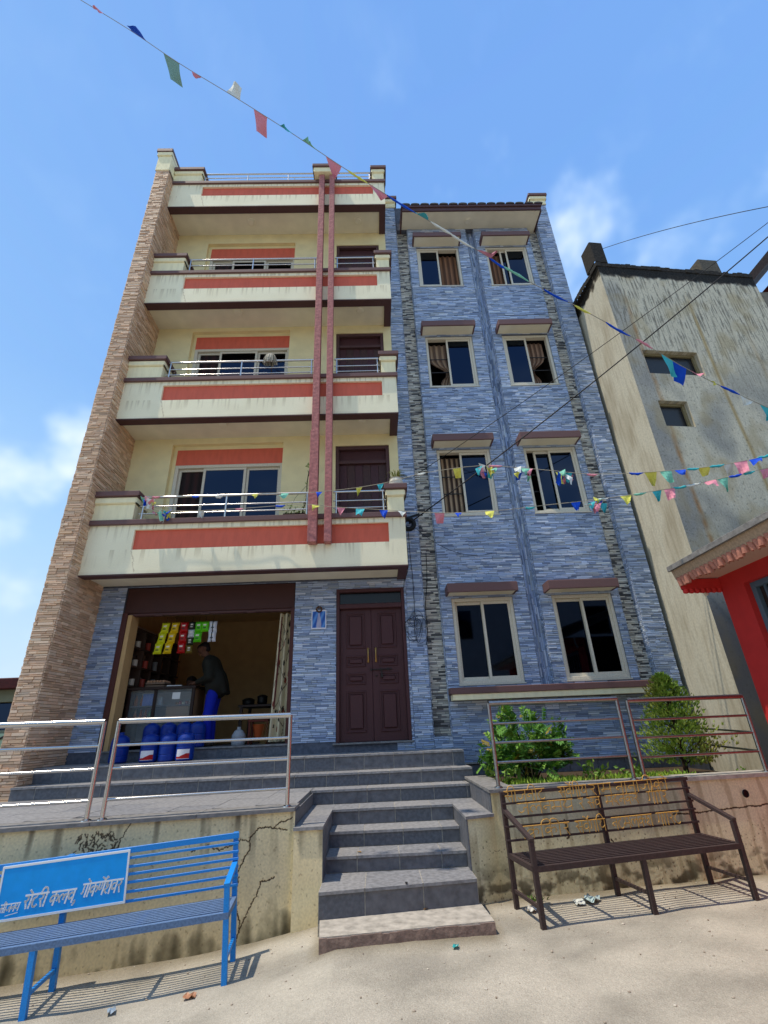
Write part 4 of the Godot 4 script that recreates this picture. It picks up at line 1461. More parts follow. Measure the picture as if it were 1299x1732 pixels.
func walls() -> void:
	# left retaining wall below the terrace
	var L := thing("retaining_wall", "yellowish plastered wall with branching cracks behind the blue bench", "wall")
	var fr := wall_frame(-8.0, zl(-8.0), -0.178)
	var wl := 7.17 * sqrt(1 + 0.178 * 0.178)
	var im := stain_image(1456, 256, 21, Color(0.90, 0.835, 0.66), func(x, y, f, g, base):
		var X: float = x * 0.005
		var Y: float = 0.9 - y * 0.005
		var n: float = f.get_noise_2d(X * 3, Y * 3) * 0.5 + 0.5
		var fine: float = g.get_noise_2d(X * 30, Y * 30)
		var st: float = g.get_noise_2d(X * 5.5, Y * 0.35 + 9) * 0.5 + 0.5
		var c: Color = base.lerp(Color(0.96, 0.90, 0.74), n * 0.6) * (1 + fine * 0.05)
		var top: float = clampf((Y - 0.42) * 1.8, 0, 1)
		c = c.lerp(Color(0.20, 0.17, 0.14), clampf((st - 0.6) * 2.6, 0, 0.6) * clampf(top * n * 1.8 + 0.05, 0, 1))
		var low: float = clampf((0.10 + ground_y(-8.0 + X) - Y + (n - 0.5) * 0.5 + (st - 0.5) * 0.4) * 3.0, 0, 1)
		c = c.lerp(Color(0.22, 0.20, 0.14), low * 0.75)
		var spot: float = g.get_noise_2d(X * 14, Y * 14 + 40)
		if spot > 0.74: c = c.lerp(Color(0.5, 0.43, 0.33), 0.35)
		return c)
	var cx := func(wx: float, wy: float) -> Vector2: return Vector2((wx + 8.0) * 1.0157 / 0.005, (0.9 - wy) / 0.005)
	var dark := Color(0.24, 0.19, 0.14)
	crack(im, [cx.call(-0.86, 0.80), cx.call(-1.0, 0.74), cx.call(-1.16, 0.72), cx.call(-1.24, 0.66), cx.call(-1.27, 0.52), cx.call(-1.31, 0.36), cx.call(-1.33, 0.2), cx.call(-1.28, 0.05), cx.call(-1.27, -0.2)], dark, 0.55, 1.2)
	crack(im, [cx.call(-0.9, 0.70), cx.call(-1.02, 0.73)], dark, 0.4, 1.0)
	crack(im, [cx.call(-1.0, 0.33), cx.call(-1.12, 0.31), cx.call(-1.16, 0.2), cx.call(-1.24, 0.06), cx.call(-1.28, -0.02)], dark, 0.5, 1.2)
	crack(im, [cx.call(-1.25, 0.62), cx.call(-1.38, 0.62), cx.call(-1.5, 0.58), cx.call(-1.62, 0.62), cx.call(-1.75, 0.58)], dark, 0.4, 1.2)
	crack(im, [cx.call(-2.3, 0.84), cx.call(-2.36, 0.66), cx.call(-2.5, 0.55), cx.call(-2.8, 0.6)], dark, 0.4, 1.4)
	for k in 160: # peeled patch under the coping
		var p: Vector2 = cx.call(-2.55 + rng.randf_range(-0.16, 0.16), 0.66 + rng.randf_range(-0.14, 0.12))
		crack(im, [p, p + Vector2(rng.randf_range(-6, 6), rng.randf_range(-9, 9))], Color(0.34, 0.29, 0.22), 0.4, 0.6)
	var lm := plaster_mat(im)
	var b := MB.new()
	b.xf = fr
	b.wall(0, wl, -0.8, 0.845, 0, [], 0, false, Vector2(7.28, 1.28))
	# uv rows start at y = 0.9 downwards: shift so that they agree with the stains
	for k in b.t.size(): b.t[k].y = (0.9 - b.v[k].y) / 1.28
	put("wall_face", b, lm, L)
	b = MB.new()
	b.hexa([Vector3(-8, -0.8, zl(-8) - 0.02), Vector3(-0.84, -0.8, zl(-0.84) - 0.02), Vector3(-0.84, -0.8, zl(-0.84) - 0.4), Vector3(-8, -0.8, zl(-8) - 0.4),
		Vector3(-8, 0.845, zl(-8) - 0.02), Vector3(-0.84, 0.845, zl(-0.84) - 0.02), Vector3(-0.84, 0.845, zl(-0.84) - 0.4), Vector3(-8, 0.845, zl(-8) - 0.4)])
	put("wall_body", b, M.grout, L)
	b = MB.new()
	slabz(b, -0.83, -0.557, -0.3, 0.688, 2.4, 2.4, 2.835, 2.825)
	for k in b.v.size(): b.t[k] = Vector2((b.v[k].x + 8.0) * 1.0157 / 7.28, (0.9 - b.v[k].y) / 1.28)
	put("stair_pier", b, lm, L)
	for k in 8: # coping stones
		var xa := -8.0 + k * 0.8965
		var xb := xa + 0.891
		b = MB.new()
		slabz(b, xa, xb, 0.846, 0.878, zl(xa) - 0.3, zl(xb) - 0.3, zl(xa) + 0.03, zl(xb) + 0.03)
		put("coping_slab", b, M.cap, L)
	# terrace floor
	var F := part_structure("terrace_floor")
	b = MB.new()
	b.hexa([Vector3(-8, -0.5, zl(-8) - 0.31), Vector3(-0.862, -0.5, zl(-0.862) - 0.31), Vector3(-0.862, -0.5, 0.9), Vector3(-8, -0.5, 0.9),
		Vector3(-8, 0.858, zl(-8) - 0.31), Vector3(-0.862, 0.858, zl(-0.862) - 0.31), Vector3(-0.862, 0.858, 0.9), Vector3(-8, 0.858, 0.9)])
	put("terrace_bed", b, M.grout, F)
	for kx in 17:
		for kz in 5:
			var xa := -8.0 + kx * 0.42
			var z0 := 1.075 + kz * 0.42
			var xb := minf(xa + 0.415, -0.865)
			var z1: float = minf(z0 + 0.415, zl(xb) - 0.302)
			if z1 - z0 < 0.05: continue
			one_box("floor_slab", F, [M.tread2, M.tread, M.tread][rng.randi() % 3], xa, xb, 0.855, 0.874 + rng.randf_range(-0.001, 0.001), z0, z1)
	# right planter wall
	var R := thing("planter_wall", "beige plastered planter wall with mould stains and a drain hole behind the dark bench", "wall")
	var len := 3.5 * sqrt(1.01)
	im = stain_image(720, 224, 31, Color(0.84, 0.82, 0.68), func(x, y, f, g, base):
		var X: float = x * 0.005
		var Y: float = 0.95 - y * 0.005
		var n: float = f.get_noise_2d(X * 2.5, Y * 4) * 0.5 + 0.5
		var fine: float = g.get_noise_2d(X * 34, Y * 34)
		var c: Color = base.lerp(Color(0.90, 0.88, 0.76), n * 0.7) * (1 + fine * 0.06)
		c = c.lerp(Color(0.72, 0.58, 0.28), clampf(0.22 - X, 0, 0.22) * 1.4)
		var st: float = g.get_noise_2d(X * 7, Y * 0.8 + 3) * 0.5 + 0.5
		c = c.lerp(Color(0.45, 0.38, 0.26), clampf((st - 0.6) * 1.5, 0, 0.25))
		var mould: float = f.get_noise_2d(X * 4 + 50, Y * 6) * 0.5 + 0.5
		var low: float = clampf((0.34 - Y) * 2.6, 0, 1)
		c = c.lerp(Color(0.16, 0.14, 0.1), clampf((mould - 0.47) * 4.5, 0, 0.85) * low)
		var spot: float = g.get_noise_2d(X * 16, Y * 16 + 40)
		if spot > 0.72 and Y < 0.5: c = c.lerp(Color(0.3, 0.25, 0.19), 0.5)
		return c)
	var c2 := func(wx: float, wy: float) -> Vector2: return Vector2((wx - 1.147) / 0.005, (0.95 - wy) / 0.005)
	crack(im, [c2.call(3.1, 0.60), c2.call(3.5, 0.605), c2.call(3.9, 0.62), c2.call(4.6, 0.64)], Color(0.28, 0.22, 0.17), 0.8, 0.5)
	crack(im, [c2.call(2.36, 0.42), c2.call(2.4, 0.38), c2.call(2.52, 0.36)], dark, 0.8, 0.8)
	crack(im, [c2.call(1.9, 0.62), c2.call(1.93, 0.5), c2.call(1.9, 0.45)], dark, 1.2, 1.5)
	var rm := plaster_mat(im)
	b = MB.new()
	b.xf = wall_frame(1.147, zr(1.147), -0.1)
	b.wall(0, len, -0.5, 0.895, 0, [], 0, false, Vector2(3.6, 1.12))
	for k in b.t.size(): b.t[k].y = (0.95 - b.v[k].y) / 1.12
	put("wall_face", b, rm, R)
	b = MB.new()
	slabz(b, 0.852, 1.147, -0.3, 0.688, 2.3, 2.3, 2.67, zr(1.147) + 0.002)
	for k in b.v.size(): b.t[k] = Vector2(absf(b.v[k].x - 1.147) / 3.6, (0.95 - b.v[k].y) / 1.12)
	put("stair_pier", b, rm, R)
	b = MB.new()
	slabz(b, 1.152, 4.6, -0.5, 0.893, zr(1.15) - 0.25, zr(4.6) - 0.25, zr(1.15) - 0.01, zr(4.6) - 0.01)
	b.box(1.152, 1.40, -0.5, 0.893, 1.06, zr(1.15) - 0.25)
	put("wall_body", b, M.grout, R)
	for k in 4:
		var xa: float = [1.13, 2.2, 3.32, 4.0][k]
		var xb: float = [2.196, 3.316, 3.996, 4.62][k]
		b = MB.new()
		slabz(b, xa, xb, 0.896, 0.928 if k < 2 else 0.934, zr(xa) - 0.28, zr(xb) - 0.28, zr(xa) + 0.03, zr(xb) + 0.03)
		put("coping_slab", b, M.cap if k < 2 else M.cap_pale, R)
	one_box("coping_slab", R, M.cap, 1.13, 1.42, 0.896, 0.927, 1.07, zr(1.15) - 0.283, 0.003)
	var hole := MB.new()
	var xfh := wall_frame(4.0, zr(4.0), -0.1) * Transform3D(Basis(Vector3.RIGHT, PI / 2), Vector3(0, 0.745, 0))
	hole.xf = xfh
	hole.lathe([Vector2(0.04, 0.004), Vector2(0.032, 0.012), Vector2(0.028, 0.004), Vector2(0.0, 0.003)], 16)
	put("drain_hole", hole, M.black, R)
	# planter soil
	b = MB.new()
	b.box(1.40, 4.6, -0.3, 0.84, 0.051, 2.05)
	structure("planter_soil", b, M.soil)

func part_structure(called: String) -> Node3D:
	var o := Node3D.new()
	o.name = called
	add_child(o)
	o.set_meta("kind", "structure")
	return o

func rail_section(called: String, label: String, a: Vector3, c: Vector3, h: float, rows: Array, group: String, m: Material) -> Node3D:
	var R := thing(called, label, "railing", Vector3.ZERO, group)
	var up := Vector3(0, h, 0)
	var b := MB.new()
	b.tube([a + up, c + up], 0.026, 12)
	put("handrail", b, m, R)
	for r in rows:
		b = MB.new()
		b.tube([a + Vector3(0, r, 0), c + Vector3(0, r, 0)], 0.0135, 10)
		put("rail", b, m, R)
	for p in [a, c]:
		b = MB.new()
		b.tube([p, p + up], 0.021, 12)
		put("post", b, m, R)
		b = MB.new()
		b.lathe([Vector2(0.045, 0.0), Vector2(0.043, 0.01), Vector2(0.024, 0.018)], 16, p)
		put("base_flange", b, m, R)
	return R

func railings() -> void:
	var l := func(x: float) -> Vector3: return Vector3(x, 0.878, zl(x) - 0.06)
	rail_section("terrace_railing", "polished steel railing right of the doubled post, in front of the shop", l.call(-2.57), l.call(-0.92), 0.835, [0.62, 0.42, 0.16], "steel railings on the low walls", M.steel)
	rail_section("terrace_railing", "polished steel railing on the far left, running out of the picture", l.call(-5.4), l.call(-2.70), 0.835, [0.62, 0.42, 0.16], "steel railings on the low walls", M.steel)
	var r := func(x: float) -> Vector3: return Vector3(x, 0.93, zr(x) - 0.06)
	rail_section("planter_railing", "dull steel railing in front of the leafy bush beside the stairs", r.call(1.255), r.call(2.785), 0.825, [0.615, 0.425, 0.235], "steel railings on the low walls", M.steel_old)
	var R := rail_section("planter_railing", "dull steel railing in front of the conical conifer with a short return", r.call(2.91), r.call(4.385), 0.80, [0.59, 0.405, 0.21], "steel railings on the low walls", M.steel_old)
	for y in [0.405, 0.21]:
		var b := MB.new()
		var p: Vector3 = r.call(4.385) + Vector3(0, y + 0.004, 0)
		b.tube([p, p + Vector3(-0.03, 0.05, -1.1)], 0.012, 8)
		put("return_rail", b, M.steel_old, R)

func bench(called: String, label: String, origin: Vector3, dir: Vector3, length: float, o: Dictionary) -> Node3D:
	# local frame: x along the bench, z towards the sitter, origin under the back-left corner
	var x := dir.normalized()
	var y := (Vector3.UP - x * x.y).normalized()
	var N := thing(called, label, "bench")
	N.transform = Transform3D(Basis(x, y, x.cross(y)), origin)
	var m: Material = o.mat
	var dp: float = o.depth
	var sy: float = o.seat
	var top: float = o.top
	var bar: float = 0.04
	for k in 3:
		var u: float = [0.02, length / 2, length - 0.02][k]
		var b := MB.new()
		b.box(u - bar / 2, u + bar / 2, 0, top, -bar / 2 - 0.02, bar / 2 - 0.02)
		put("back_leg", b, m, N)
		b = MB.new()
		b.box(u - bar / 2, u + bar / 2, 0, o.arm_front if k != 1 else sy - 0.04, dp - bar / 2, dp + bar / 2)
		put("front_leg", b, m, N)
		b = MB.new()
		b.bar(Vector3(u, 0.14, 0), Vector3(u, 0.14, dp - bar / 2), 0.025, 0.025)
		put("stretcher", b, m, N)
		if k != 1:
			b = MB.new()
			b.bar(Vector3(u, o.arm_back, 0.0), Vector3(u, o.arm_front + 0.012, dp + 0.02), 0.045, 0.028)
			put("armrest", b, m, N)
	# seat frame
	var b2 := MB.new()
	b2.box(0.0, length, sy - 0.045, sy - 0.003, dp - 0.018, dp + 0.022)
	b2.box(0.0, length, sy - 0.04, sy - 0.003, 0.0, 0.03)
	for u in [0.0, length - 0.035]: b2.box(u, u + 0.035, sy - 0.045, sy - 0.004, 0.031, dp - 0.02)
	put("seat_frame", b2, o.get("worn", m), N)
	var n: int = o.slats
	for k in n:
		var z := 0.05 + (dp - 0.09) * k / (n - 1)
		var b := MB.new()
		b.cbox(0.036, length - 0.036, sy - 0.012, sy + 0.002, z - o.sw / 2, z + o.sw / 2, 0.002)
		put("seat_slat", b, o.get("worn", m), N)
	for k in range(1, 4):
		var u := length * k / 4.0
		var b := MB.new()
		b.box(u - 0.014, u + 0.014, sy - 0.028, sy - 0.0125, 0.031, dp - 0.019)
		put("seat_bearer", b, m, N)
	for q in o.back:
		var b := MB.new()
		b.cbox(-0.01, length + 0.01, q[0] - q[1] / 2, q[0] + q[1] / 2, 0.001, 0.016, 0.002)
		put("back_slat", b, m, N)
	return N

func glyph_tube(N: Node, called: String, seq: Array, x0: float, x1: float, y: float, h: float, z: float, m: Material, r: float) -> void:
	var so := strokes_of(seq)
	var sx: float = (x1 - x0) / so[1]
	var b := MB.new()
	for st in so[0]:
		var pts := []
		for p in soft(st): pts.append(Vector3(x0 + p.x * sx, y + (p.y - 1) * h, z))
		if pts.size() >= 2: b.tube(pts, r, 5)
	put(called, b, m, N)

func glyph_flat(N: Node, called: String, seq: Array, x0: float, x1: float, y: float, h: float, slant: float, z: float, m: Material, w: float) -> void:
	var so := strokes_of(seq)
	var sx: float = (x1 - x0) / so[1]
	var b := MB.new()
	var zi := 0
	for st in so[0]:
		var pts := soft(st)
		var q := []
		for p in pts:
			var yy: float = y + (p.y - 1) * h
			q.append(Vector3(x0 + p.x * sx + (p.y - 1) * h * slant, yy, 0))
		zi += 1
		for k in q.size() - 1:
			var d: Vector3 = (q[k + 1] - q[k]).normalized() * w * 0.25
			b.bar(q[k] - d + Vector3(0, 0, z + zi * 0.00006), q[k + 1] + d + Vector3(0, 0, z + zi * 0.00006), 0.0012, w, Vector3(-d.y, d.x, 0))
	put(called, b, m, N)

func benches() -> void:
	# blue bench on the left; its x axis runs towards the left end of the picture, so build it from the left end
	var a := Vector3(-1.232, -0.122, 3.208)
	var dir := Vector3(0.992, 0.059, -0.118).normalized()
	var ln := 2.72
	var L := bench("blue_bench", "bright blue metal slat bench carrying a blue sign board", a - dir * (ln - 0.02), dir, ln, {"mat": M.blue, "worn": M.blue_worn, "depth": 0.385, "seat": 0.432, "top": 0.885,
		"arm_front": 0.585, "arm_back": 0.66, "slats": 8, "sw": 0.016, "back": [[0.862, 0.044], [0.806, 0.02], [0.744, 0.02], [0.692, 0.02], [0.636, 0.02], [0.572, 0.02], [0.508, 0.02]]})
	# sign board
	var S := thing("bench_sign", "sky blue sign board with white border and hand painted white lettering on the blue bench", "sign")
	S.transform = L.transform
	var x0 := ln - 1.845
	var x1 := ln - 0.885
	var b := MB.new()
	b.cbox(x0, x1, 0.508, 0.862, 0.018, 0.026, 0.002)
	put("board", b, M.sign_blue, S)
	b = MB.new()
	b.box(x0 - 0.004, x1 + 0.004, 0.852, 0.868, 0.0165, 0.0285)
	b.box(x0 - 0.004, x1 + 0.004, 0.502, 0.518, 0.0165, 0.0285)
	b.box(x0 - 0.004, x0 + 0.010, 0.518, 0.852, 0.0165, 0.0285)
	b.box(x1 - 0.010, x1 + 0.004, 0.518, 0.852, 0.0165, 0.0285)
	put("board_edge", b, M.white, S)
	glyph_flat(S, "small_lettering", ["sa", "au", "ja", "na", "ya"], x0 + 0.035, x0 + 0.175, 0.612, 0.05, 0.25, 0.0272, M.white, 0.0075)
	b = MB.new()
	b.bar(Vector3(x0 + 0.075, 0.538, 0.0275), Vector3(x0 + 0.165, 0.55, 0.0275), 0.0012, 0.004, Vector3(0, 1, 0))
	put("underline", b, M.white, S)
	glyph_flat(S, "lettering", ["ra", "o", "ta", "ra", "ii"], x0 + 0.205, x0 + 0.375, 0.652, 0.085, 0.25, 0.0272, M.white, 0.0125)
	glyph_flat(S, "lettering", ["ka", "la", "va", "comma"], x0 + 0.40, x0 + 0.605, 0.648, 0.085, 0.25, 0.0272, M.white, 0.0125)
	glyph_flat(S, "lettering", ["ga", "o", "ka", "nna", "e", "sha", "va", "ra"], x0 + 0.63, x0 + 0.935, 0.67, 0.085, 0.25, 0.0272, M.white, 0.0115)
	# dark bench on the right
	var c := Vector3(1.204, 0.0, 2.83)
	var dr := Vector3(2.031, 0.02, -0.345).normalized()
	var R := bench("dark_bench", "dark brown metal slat bench with golden wire letters in its back", c, dr, 2.11, {"mat": M.rustbrown, "depth": 0.485, "seat": 0.43, "top": 0.93, "arm_front": 0.60, "arm_back": 0.77,
		"slats": 9, "sw": 0.015, "back": [[0.915, 0.03], [0.828, 0.018], [0.712, 0.018], [0.638, 0.018], [0.526, 0.018]]})
	var z := 0.024
	glyph_tube(R, "wire_letters", ["sa", "ii", "ja", "na", "ii", "ta"], 0.02, 0.455, 0.934, 0.095, z, M.gold, 0.0048)
	glyph_tube(R, "wire_letters", ["sa", "va", "e", "ga", "ii", "ya"], 0.60, 0.92, 0.934, 0.095, z, M.gold, 0.0048)
	glyph_tube(R, "wire_letters", ["ra", "aa", "ma"], 0.94, 1.2, 0.934, 0.095, z, M.gold, 0.0048)
	glyph_tube(R, "wire_letters", ["na", "aa", "na", "aa", "ja", "ii", "ka", "o"], 1.24, 1.86, 0.934, 0.10, z, M.gold, 0.0048)
	glyph_tube(R, "wire_letters", ["ja", "la", "na", "ma", "tha"], 0.14, 0.74, 0.822, 0.095, z, M.gold, 0.0048)
	glyph_tube(R, "wire_letters", ["ra", "sp", "sa", "va"], 0.80, 1.04, 0.822, 0.095, z, M.gold, 0.0048)
	glyph_tube(R, "wire_letters", ["ma", "da", "na", "ka", "ra"], 1.10, 1.48, 0.824, 0.09, z, M.gold, 0.0048)
	glyph_tube(R, "wire_letters", ["ga", "aa", "ii", "ra"], 1.58, 1.82, 0.826, 0.11, z, M.gold, 0.0048)
	glyph_tube(R, "wire_letters", ["aa", "ka", "i", "ka", "ii", "ra"], 0.15, 0.66, 0.632, 0.10, z, M.gold, 0.0048)
	glyph_tube(R, "wire_letters", ["sa", "va", "e", "ga", "i", "ya"], 0.72, 1.05, 0.632, 0.10, z, M.gold, 0.0048)
	glyph_tube(R, "wire_letters", ["na", "ta", "ma", "la", "ka", "sha"], 1.12, 1.58, 0.632, 0.10, z, M.gold, 0.0048)
	glyph_tube(R, "wire_letters", ["ga", "aa", "aa", "ra", "ta"], 1.63, 1.9, 0.634, 0.11, z, M.gold, 0.0048)

func neighbours() -> void:
	# ---- grey concrete house on the right
	var H := thing("concrete_house", "weathered grey concrete house with rust streaks and two small windows right of the blue facade", "building")
	var top := 10.72
	var fr := wall_frame(5.15, 1.1, -0.1)
	var im := stain_image(400, 1100, 51, Color(0.78, 0.755, 0.67), func(x, y, f, g, base):
		var X: float = x * 0.01
		var Y: float = 10.72 - y * 0.01
		var n: float = f.get_noise_2d(X * 0.7, Y * 0.7) * 0.5 + 0.5
		var n2: float = f.get_noise_2d(X * 4 + 30, Y * 3) * 0.5 + 0.5
		var fine: float = g.get_noise_2d(X * 22, Y * 22)
		var st: float = g.get_noise_2d(X * 17, Y * 1.3) * 0.5 + 0.5
		var c: Color = base.lerp(Color(0.86, 0.835, 0.755), n2 * 0.6)
		c = c.lerp(Color(0.56, 0.56, 0.54), clampf((n - 0.44) * 2.6, 0, 0.75) * clampf((8.6 - Y) * 0.6, 0, 1))
		c = c.lerp(Color(0.56, 0.56, 0.55), clampf((0.42 - X) * 6, 0, 0.55) * clampf((10.4 - Y) * 2, 0, 1))
		var drip: float = clampf((st - 0.54) * 4.5, 0, 0.9) * clampf((Y - 6.6) * 0.35, 0.12, 0.9) * (0.35 + n2 * 0.8)
		c = c.lerp(Color(0.42, 0.41, 0.37), drip)
		# rust runs
		var r1: float = absf(X - 0.40 - 0.02 * sin(Y * 2))
		c = c.lerp(Color(0.60, 0.42, 0.25), clampf(1 - r1 / 0.07, 0, 1) * 0.75 * clampf(n2 * 1.6 - 0.1, 0.2, 1) * clampf((9.9 - Y), 0, 1))
		var r2: float = absf(X - 1.86 - 0.02 * sin(Y * 1.3 + 1))
		c = c.lerp(Color(0.62, 0.51, 0.30), clampf(1 - r2 / 0.06, 0, 1) * 0.7 * clampf((10.1 - Y), 0, 1))
		var r3: float = absf(X - 2.95)
		c = c.lerp(Color(0.62, 0.48, 0.3), clampf(1 - r3 / 0.1, 0, 1) * 0.5 * n2 * clampf((9.2 - Y), 0, 1))
		c = c * (1 + fine * 0.07)
		if Y < 3.5: c = c.lerp(Color(0.42, 0.42, 0.43), clampf((3.5 - Y) * 1.2, 0, 0.75))  # shade over the lower front, painted into the wall colour
		var pock: float = g.get_noise_2d(X * 9 + 70, Y * 9)
		if pock > 0.6: c = c.lerp(Color(0.40, 0.39, 0.35), clampf((pock - 0.6) * 2.5, 0, 0.4))
		var n3: float = f.get_noise_2d(X * 1.3 + 9, Y * 0.9 + 4) * 0.5 + 0.5
		c = c.lerp(Color(0.62, 0.55, 0.40), clampf((n3 - 0.55) * 1.8, 0, 0.4))
		var band: float = clampf((Y - 10.33 - (n2 - 0.5) * 0.16) * 14, 0, 1)
		c = c.lerp(Color(0.15, 0.145, 0.14) * (1 + fine * 0.5), band * 0.95)
		return c)
	var fm := plaster_mat(im)
	var b := MB.new()
	b.xf = fr
	var holes := [Rect2(0.37, 7.64, 1.2, 0.6), Rect2(0.33, 6.40, 0.6, 0.58)]
	b.wall(0, 3.8, -0.4, top, 0, holes, 0.16, false, Vector2(4.0, 11.0))
	for k in b.t.size(): b.t[k].y = (10.72 - b.v[k].y) / 11.0
	put("front_wall", b, fm, H)
	for k in 2:
		var h: Rect2 = holes[k]
		var W := part("window", H)
		b = MB.new()
		b.xf = fr
		var a := h.position
		var e := h.end
		var fw := 0.05
		b.cbox(a.x, a.x + fw, a.y, e.y, -0.16, -0.09, 0.004)
		b.cbox(e.x - fw, e.x, a.y, e.y, -0.16, -0.09, 0.004)
		b.cbox(a.x + fw, e.x - fw, e.y - fw, e.y, -0.16, -0.09, 0.004)
		b.cbox(a.x + fw, e.x - fw, a.y, a.y + fw * 0.6, -0.16, -0.09, 0.004)
		put("frame", b, mat(Color(0.62, 0.57, 0.42), 0.7, {"tex": "rough", "scale": 2.0}), W)
		b = MB.new()
		b.xf = fr
		b.box(a.x + fw, e.x - fw, a.y + fw * 0.6, e.y - fw, -0.15, -0.13)
		put("pane", b, mat(Color(0.13, 0.14, 0.155), 0.25, {"tex": "blot", "scale": 1.0}), W)
	im = stain_image(260, 1100, 61, Color(0.78, 0.765, 0.69), func(x, y, f, g, base):
		var X: float = x * 0.01
		var Y: float = 10.72 - y * 0.01
		var n2: float = f.get_noise_2d(X * 3 + 30, Y * 1.2) * 0.5 + 0.5
		var fine: float = g.get_noise_2d(X * 18, Y * 18)
		var st: float = g.get_noise_2d(X * 9, Y * 0.9) * 0.5 + 0.5
		var c: Color = base.lerp(Color(0.76, 0.735, 0.65), n2 * 0.6) * (1 + fine * 0.06)
		c = c.lerp(Color(0.62, 0.58, 0.49), clampf((st - 0.6) * 1.6, 0, 0.25) + clampf((f.get_noise_2d(X * 0.9, Y * 0.5 + 20) - 0.05) * 1.2, 0, 0.45))
		c = c.lerp(Color(0.84, 0.8, 0.7), clampf((0.36 - st) * 1.4, 0, 0.2))
		var n: float = f.get_noise_2d(X * 4, Y * 4) * 0.5 + 0.5
		c = c.lerp(Color(0.16, 0.14, 0.11) * (1 + fine * 0.5), clampf((Y - 10.34 - (n - 0.5) * 0.3) * 8, 0, 0.95))
		return c)
	var smt := plaster_mat(im)
	b = MB.new()
	b.xf = Transform3D(Basis(Vector3(0, 0, 1), Vector3.UP, Vector3(-1, 0, 0)), Vector3(5.15, 0, -9.0))
	b.wall(0, 10.1, -0.4, top, 0, [], 0, false, Vector2(2.6, 11.0))
	for k in b.t.size(): b.t[k].y = (10.72 - b.v[k].y) / 11.0
	put("side_wall", b, smt, H)
	b = MB.new()
	b.hexa([Vector3(5.17, -0.4, 0.9), Vector3(8.9, -0.4, 0.5), Vector3(8.9, -0.4, -9), Vector3(5.17, -0.4, -9),
		Vector3(5.17, top - 0.02, 0.9), Vector3(8.9, top - 0.02, 0.5), Vector3(8.9, top - 0.02, -9), Vector3(5.17, top - 0.02, -9)])
	b.box(8.9, 15.0, -0.4, 9.9, -9, -0.6)
	put("house_body", b, mat(Color(0.62, 0.56, 0.45), 0.9, {"tex": "dirt", "scale": 0.5}), H)
	b = MB.new()
	b.box(8.9, 15.0, 9.9, 10.6, -3, 0.35)
	put("side_slab", b, mat(Color(0.5, 0.48, 0.44), 0.9, {"tex": "dirt", "scale": 0.5}), H)
	var dk := mat(Color(0.20, 0.19, 0.175), 0.95, {"tex": "dirt", "nrm": "lump_n", "ns": 0.8, "scale": 1.4})
	b = MB.new()
	b.xf = fr
	for k in 32: b.cbox(-0.03 + k * 0.12, 0.09 + k * 0.12, top - 0.1, top + rng.randf_range(0.0, 0.045), -0.25, rng.randf_range(0.008, 0.025), 0.008)
	for k in 30: b.cbox(-0.012, 0.1, top - 0.1, top + rng.randf_range(0.0, 0.045), -0.4 - k * 0.12, -0.28 - k * 0.12, 0.008)
	put("parapet_top", b, dk, H)
	b = MB.new()
	b.xf = fr
	b.cbox(-0.03, 0.29, top + 0.03, 11.42, -0.36, 0.012, 0.02)
	put("corner_post", b, dk, H)
	b = MB.new()
	b.xf = fr
	b.cbox(2.72, 3.22, top + 0.03, 11.3, -0.6, -0.1, 0.02)
	put("roof_post", b, mat(Color(0.40, 0.38, 0.34), 0.95, {"tex": "dirt", "nrm": "lump_n", "ns": 0.8, "scale": 1.4}), H)
	# ---- house with red gable roof far behind on the right
	var G := thing("red_gable_house", "dark red gabled house roof rising behind the concrete house at the right edge", "building")
	var maroon := mat(Color(0.36, 0.10, 0.11), 0.8)
	one_box("wall", G, maroon, 16.3, 26, 0, 17.2, -14, -4.4)
	b = MB.new()
	b.hexa([Vector3(15.3, 17.0, -3.4), Vector3(20.5, 21.9, -3.4), Vector3(20.5, 21.9, -14.5), Vector3(15.3, 17.0, -14.5),
		Vector3(15.2, 17.3, -3.4), Vector3(20.5, 22.25, -3.4), Vector3(20.5, 22.25, -14.5), Vector3(15.2, 17.3, -14.5)])
	put("roof", b, mat(Color(0.34, 0.29, 0.28), 0.8, {"tex": "dirt", "scale": 1.0}), G)
	b = MB.new()
	b.tri(Vector3(16.3, 17.2, -4.4), Vector3(26, 17.2, -4.4), Vector3(20.5, 21.8, -4.4))
	put("gable", b, maroon, G)
	# ---- red house at the right edge
	var R := thing("red_house", "deep red house wall with grilled window under a tiled eave at the right edge", "building")
	b = MB.new()
	b.xf = Transform3D(Basis(Vector3(0, 0, 1), Vector3.UP, Vector3(-1, 0, 0)), Vector3(4.6, 0, 2.17))
	b.wall(0, 6.5, -0.4, 3.2, 0, [Rect2(0.40, 1.98, 1.35, 1.03)], 0.12)
	put("wall", b, M.redwall, R)
	one_box("house_body", R, mat(Color(0.2, 0.15, 0.14), 0.9), 4.73, 9.0, -0.4, 3.2, 2.17, 8.6)  # dark colour stands in for shade on the end mirrored in the panes
	one_box("end_wall", R, mat(Color(0.3, 0.16, 0.15), 0.9), 4.601, 4.73, -0.4, 3.2, 2.172, 2.3)  # shade of this end put into its colour, darker than the red wall
	var W := part("window", R)
	var wf := Transform3D(Basis(Vector3(0, 0, 1), Vector3.UP, Vector3(-1, 0, 0)), Vector3(4.6, 0, 2.17))
	b = MB.new()
	b.xf = wf
	for q in [[0.40, 0.47, 1.98, 3.01], [1.68, 1.75, 1.98, 3.01], [0.47, 1.68, 2.94, 3.01], [0.47, 1.68, 1.98, 2.05]]:
		b.cbox(q[0], q[1], q[2], q[3], -0.13, -0.07, 0.005)
	put("frame", b, M.bluegrey, W)
